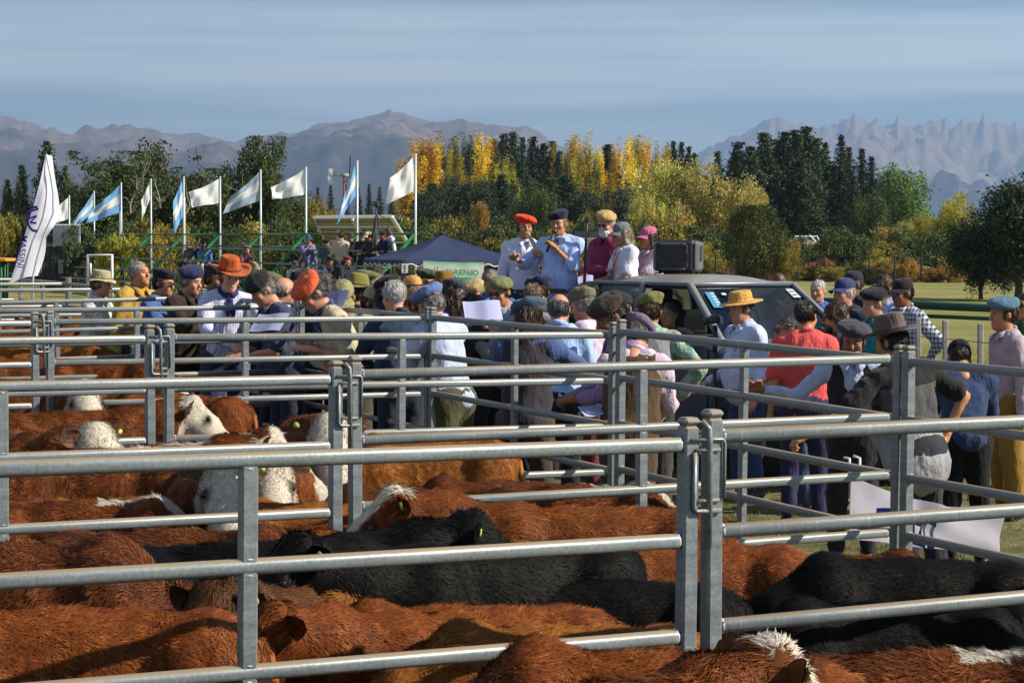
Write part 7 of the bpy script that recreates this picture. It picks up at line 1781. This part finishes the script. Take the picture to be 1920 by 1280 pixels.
# on the truck
BZ_ = gz(*TRUCK) + .72
def tY(x, y): return tw(x, y).y
J_OR = P(984, 402, tY(-2.3, -.42), 8, 'man in a vivid orange beret and white shirt holding a wooden horn on the truck', ('beret_wide', 'e2401c'), ('sides', 'black'), ('d0d4e8',), 'rolled', '33426a', 0, 2, 6, ('down', A_((.16, -.28, 1.30), (.8, .3, -.8), 'fist')), base=BZ_, skin='tan', beard=None)
J_SP = P(1048, 394, tY(-1.95, -.5), -22, 'speaker in a navy beret and light blue shirt talking into a microphone', ('beret_b', '23263e'), ('sides', 'grey'), ('a6bdec',), 'rolled', 'a89c86', 2, 6, 0, (A_((-.36, -.36, 1.24), (-.6, .4, -.8), 'open'), A_((.03, -.21, 1.34), (.9, .0, -1), 'fist')), base=BZ_, skin='tan', fat=.035)
P(1137, 396, tY(-1.7, .12), -34, 'white bearded man in a beige beret, sunglasses and maroon shirt on the truck', ('beret', 'b0935e'), ('sides', 'white'), ('7a2c4c',), 'long', '3a3a40', 4, 12, 0, ('cross', 'down'), True, 'white', 'ruddy', base=BZ_)
J_W = P(1166, 416, tY(-1.32, -.05), -72, 'long haired woman in a gray cap and white T-shirt on the truck', ('cap', '6a7178'), ('verylong', 'blond'), ('d6d6e4',), 'short', '4a4a52', 3, 10, 0, (A_((-.26, -.34, 1.06), (-.5, .5, -.8), 'fist'), A_((.10, -.32, 1.04), (.9, .4, -.6), 'fist')), skin='tan', base=BZ_)
P(1216, 424, tY(-1.6, .5), -70, 'woman in a pink cap with long auburn hair beside the loudspeaker', ('cap', 'b5628a'), ('verylong', 'brown'), ('c8b6cc',), 'short', '4a4a52', 2, 6, 0, ('down', 'fore'), base=BZ_)
# inside the cab
P(1254, 566, tw(.05, -.4).y, -54 + 20, 'passenger sitting in the shaded cab of the truck', None, ('short', 'dgrey'), ('3a3a42',), 'long', '2a2a30', 4, 0, 0, ('lap', 'lap'), sit=True)
P(1452, 551, tw(.05, .4).y, -54 + 95, 'driver in a gray polo shirt behind the windscreen', None, ('short', 'brown'), ('5c6a78',), 'short', '2a2a30', 2, 0, 0, ('lap', 'lap'), sit=True)
# on the grandstand
G = 'spectators on the grandstand'
def gp(px, py, off, rz, label, *a, **k):
    t = gs_t(px, off); p = gs(t, off)
    k.setdefault('far', 1.45); return P(px, py, p[1], rz, label, *a, group=G, **k)
def stand(px, off, z): return gs(gs_t(px, off), off, z)[2]
gp(353, 454, .45, -30, 'seated man in a gray jacket at the end of the trio on the grandstand', None, ('short', 'dgrey'), ('6a665c',), 'long', '2a2a2e', 14, 10, 0, ('lap', 'lap'), sit=True, skin='tan')
gp(370, 453, .45, -20, 'seated woman in a dark blue jacket in the middle of the trio', None, ('curly', 'brown'), ('2c3a5e',), 'long', '6a5c48', 10, 6, 0, ('chin', 'lap'), True, None, 'tan', sit=True)
gp(384, 455, .45, 15, 'seated woman in a denim blue jacket at the inner end of the trio', None, ('long', 'black'), ('3f6aa8',), 'long', 'b0a488', 10, 4, 0, ('chin', 'lap'), True, None, 'tan', sit=True)
gp(463, 460, .9, 25, 'seated man in a slate beret and plum shirt on the grandstand', ('beret_wide', '55607a'), ('sides', 'black'), ('6a3448',), 'long', '8a7c62', 4, 0, 0, ('lap', 'lap'), skin='tan', sit=True)
gp(473, 479, 1.5, -70, 'seated man in a dark beret and khaki shirt on the lowest step', ('beret', '34383c'), ('sides', 'black'), ('8a8268',), 'long', '5a6a7a', 16, 14, 0, ('lap', 'lap'), sit=True)
gp(578, 440, .45, 30, 'seated man in a blue cap and violet checked shirt, hand at his chin', ('cap', '46567c'), ('sides', 'grey'), ('8a86b4', 'check', '3a3a6a'), 'long', '4a6a94', 12, 8, 0, ('chin', 'lap'), skin='ruddy', sit=True)
gp(613, 446, .6, 170, 'man in a gray polo shirt with his back turned on the grandstand', None, ('short', 'black'), ('4f565e',), 'short', '3a3e44', 2, 0, 0, ('down', 'down'), base=stand(613, .8, .55), skin='tan')
gp(640, 434, .7, 165, 'man in a beige shirt standing with his back turned on the grandstand', None, ('short', 'brown'), ('b8ac94',), 'long', '3a3a3e', 3, 0, 20, (A_((-.20, -.15, .95)), A_((.42, -.12, 1.0))), base=stand(640, .8, .55))
gp(658, 436, .3, 10, 'man in a dark cap facing the beige shirted man', ('cap', '3a3e4c'), ('sides', 'black'), ('24262c',), 'long', '2a2a30', 2, 0, 0, ('down', 'cross'), base=stand(658, .3, .62), skin='tan')
gp(679, 434, .3, -20, 'man in a black cap in the knot of spectators by the flagpole', ('cap', '1d2030'), ('sides', 'black'), ('2a2c34',), 'long', '2a2a30', 4, 6, 0, ('down', 'down'), base=stand(679, .3, .65))
gp(690, 434, .6, -60, 'man in a white and navy cap holding a phone on the grandstand', ('cap', 'c9c4b0'), ('sides', 'black'), ('2c2a2e',), 'long', '2a2a30', 10, 14, 0, ('paper', 'paper'), base=stand(690, .6, .66), skin='brown')
gp(718, 432, .5, -45, 'man in a dark hood beside the tripod on the grandstand', ('beret', '1d2236'), ('sides', 'black'), ('1e2438',), 'long', '2a2a30', 8, 10, 0, ('paper', 'paper'), base=stand(718, .5, .70), skin='brown')
gp(728, 427, .3, -70, 'curly haired man in a black vest with white sleeves on the grandstand', None, ('curly', 'dgrey'), ('c6ccdc',), 'long', '2a2a30', 6, 8, 0, ('fore', 'down'), base=stand(728, .3, .78), vest=('15161a',), skin='brown')
gp(553, 489, 1.7, 60, 'seated older man in a dark blue cap and pale shirt at the grandstand foot', ('cap', '3c4866'), ('sides', 'grey'), ('aeb2b8',), 'long', '3a3a44', 14, 12, 0, ('chin', 'lap'), skin='ruddy', sit=True)
gp(568, 486, 1.6, 10, 'woman with frizzy auburn hair seated at the grandstand foot', None, ('longcurly', 'brown'), ('b0a49c',), 'long', '3a3a44', 8, 8, 0, ('lap', 'lap'), sit=True, skin='fair')
gp(587, 500, 2.6, 175, 'gray haired person seen from behind below the grandstand', None, ('short', 'dgrey'), ('7a86a0',), 'long', '2a2a30', 4, 0, 0, ('down', 'down'), sit=True)
gp(618, 481, 1.6, 62, 'man in a dark cap and navy polo seated with a phone on the low step', ('beret', '26221f'), ('sides', 'black'), ('2c2e48',), 'short', '2a2a30', 14, 16, 0, ('paper', 'paper'), sit=True, skin='tan')
gp(651, 480, 1.6, 40, 'man in a maroon beret and dark vest seated on the low step', ('beret_wide', '6e3440'), ('sides', 'black'), ('2a2e3c',), 'long', '2a2a30', 6, 4, 0, ('lap', 'lap'), sit=True, skin='ruddy')

# ---------------------------------------------------------------- things held and small things
PAPER = plain('printed_paper', (.40, .42, .66), .8, 0, .03, 6)
def paper(px, py, Y, w_, h_, rx, rz, label, lines=True):
    p = at(px, py, Y); e = empty('paper_sheet', p, rz, label, 'paper'); e.rotation_euler = (rx, 0, rz)
    V = [(x*w_, y*h_, .012*math.sin(x*5)) for y in np.linspace(-.5, .5, 7) for x in np.linspace(-.5, .5, 9)]
    F = [(r_*9+c, r_*9+c+1, r_*9+c+10, r_*9+c+9) for r_ in range(6) for c in range(8)]
    link('sheet', mesh_np('sheet', V, np.array(F), True, [PAPER]), e)
    if lines:
        m = MB()
        for k in range(9): m.box((0, h_*(-.4 + .1*k), .006), (w_*.8, h_*.018, .002))
        m.build('print', plain('faint_ink', (.25, .26, .42), .8), e)
paper(905, 582, 15.8, .30, .19, R(52), R(14), 'large printed sheet held up beside the orange bereted man')
paper(505, 604, 16.3, .30, .21, R(40), R(-25), 'printed sheet held by the man in the flat black cap')
paper(628, 565, 16.0, .24, .2, R(60), R(-40), 'pale sheet in front of the olive S badge cap')
paper(1120, 768, 12.7, .22, .15, R(20), R(20), 'blue edged notes in the hands of the chocolate bereted man')
paper(1095, 523, 21.5, .22, .16, R(25), R(0), 'notebook held open over the truck bed', False)
def mic():
    h = wpos(LJ['sp'], 'hand1'); f = LJ['sp']['head'] @ Vector((0, -.13, -.06))
    e = empty('microphone', h, 0, 'black handheld microphone in front of the blue shirted speaker', 'microphone'); d = (f - h).normalized(); a = -d*.10; b = d*.10
    m = MB(); m.smooth = True; m.tube(a, b, .013, 10, .017); m.build('handle', DARK, e)
    m = MB(); m.smooth = True; m.ball(b + d*.025, .028, 12, 8); m.build('grille', plain('mic_grille', (.05, .05, .055), .4, .4), e)
    h = wpos(LJ['or'], 'hand1'); f = LJ['or']['head'] @ Vector((.005, -.135, -.068))
    e = empty('wooden_horn', h, 0, 'pale wooden horn held to the mouth of the orange bereted man', 'horn'); d = (f - h).normalized()
    m = MB(); m.smooth = True; m.path([h*0 - d*.07, d*.06, f - h], [.030, .026, .017], 10); m.build('horn', plain('pale_horn', (.42, .32, .20), .5, 0, .2, 20), e)
    h = wpos(LJ['w'], 'hand0'); e = empty('monopod', h, 0, 'black monopod held upright by the woman in the gray cap', 'monopod')
    tp = at(1101, 415, h.y) - h
    m = MB(); m.smooth = True; m.tube((0, 0, -.35), tp*.6, .016, 8); m.tube(tp*.6, tp, .012, 8); m.build('pole', DARK, e)
    m = MB(); m.box(tp + Vector((0, 0, .02)), (.05, .04, .06), None, .01); m.build('clamp', DARK, e)
LJ = dict(sp=J_SP, w=J_W)
LJ['or'] = J_OR
mic()
def details():
    # lanyard and printed mark on the white T-shirt, badges on caps and shirt, belts
    J = J_W; T = J['T']; OR_ = plain('orange_lanyard', hexc('e0622a'), .6)
    m = MB(); m.smooth = True; m.path([T(-.07, -.05, .52), T(-.05, -.135, .42), T(.0, -.150, .30), T(.05, -.135, .42), T(.07, -.05, .52)], .007, 5); m.path([T(0, -.15, .30), T(0, -.158, .24)], .012, 5); m.build('lanyard', OR_, J['e'])
    def mark(J, c, n, s, label, strokes, mat):
        x = np.cross((0, 0, 1), n); x = x/np.linalg.norm(x); y = np.cross(n, x); m = MB()
        for (x0, y0, x1, y1, w_) in strokes:
            a = c + x*x0*s + y*y0*s; b = c + x*x1*s + y*y1*s; m.bar(a, b, w_*s, .004, .2, 1)
        m.build(label, mat, J['e'])
    BOX = [(-.5, -.5, .5, -.5, .14), (.5, -.5, .5, .5, .14), (.5, .5, -.5, .5, .14), (-.5, .5, -.5, -.5, .14), (-.25, .25, .2, .25, .12), (-.25, .25, -.25, 0, .12), (-.25, 0, .2, 0, .12), (.2, 0, .2, -.28, .12), (.2, -.28, -.25, -.28, .12)]
    mark(J, T(-.06, -.158, .25), np.array((-.3, -1, .1)), .10, 'printed_mark', BOX, DARK)
    J = J_CAP; c = np.array(J['Mh'] @ Vector((0, -.096, .095))); n = np.array(J['Mh'].to_3x3() @ Vector((0, -1, .35)))
    S_ = [(-.5, -.6, .5, -.6, .10), (.5, -.6, .5, .6, .10), (.5, .6, -.5, .6, .10), (-.5, .6, -.5, -.6, .10), (.22, .34, -.2, .30, .12), (-.2, .30, -.2, .06, .12), (-.2, .06, .22, -.06, .12), (.22, -.06, .2, -.32, .12), (.2, -.32, -.22, -.34, .12)]
    mark(J, c + n*.004, n, .042, 'badge', S_, plain('badge_ink', (.03, .03, .02), .7))
    J = J_STRAW; T = J['T']; mark(J, T(.09, -.165, .34), np.array((.3, -1, 0)), .03, 'badge', [(-.4, .3, .4, .3, .2), (.4, .3, .4, -.3, .2), (.4, -.3, -.4, -.3, .2), (-.4, -.3, -.4, .3, .2), (-1.1, -1.5, 1.1, -1.5, .2)], plain('navy_print', (.03, .04, .12), .7))
    for J, fat in ((J_SP, .035), (J_STRAW, .035), (J_OR, 0)):
        m = MB(); m.smooth = True; T = J['T']; f = fat
        V = []; n = 28
        for k in range(n):
            a = k*2*PI/n; p = (np.array(((.186 + f*.8)*math.cos(a), (.144 + f*.85)*math.sin(a) - f*.6, 0)))
            V += [T(*(p + (0, 0, -.035))), T(*(p + (0, 0, .01)))]
        m.add(V, [(2*k, (2*k+2) % (2*n), (2*k+3) % (2*n), 2*k+1) for k in range(n)]); m.build('belt', plain('brown_belt', (.05, .03, .02), .5), J['e'])
    m = MB(); m.smooth = True; J = J_FELT; h = J['hand1'] - J['dir1']*.10; d = J['dir1']; x, y, _ = frame(d)
    m.path([h + (x*math.cos(a) + y*math.sin(a))*.034 for a in np.linspace(0, 2*PI, 15)], .009, 6); m.build('bracelet', plain('turquoise_band', (.04, .07, .08), .4), J['e'])
details()
print('TRIS', sum(len(m.polygons) for m in bpy.data.meshes), 'objects', len(bpy.data.objects))
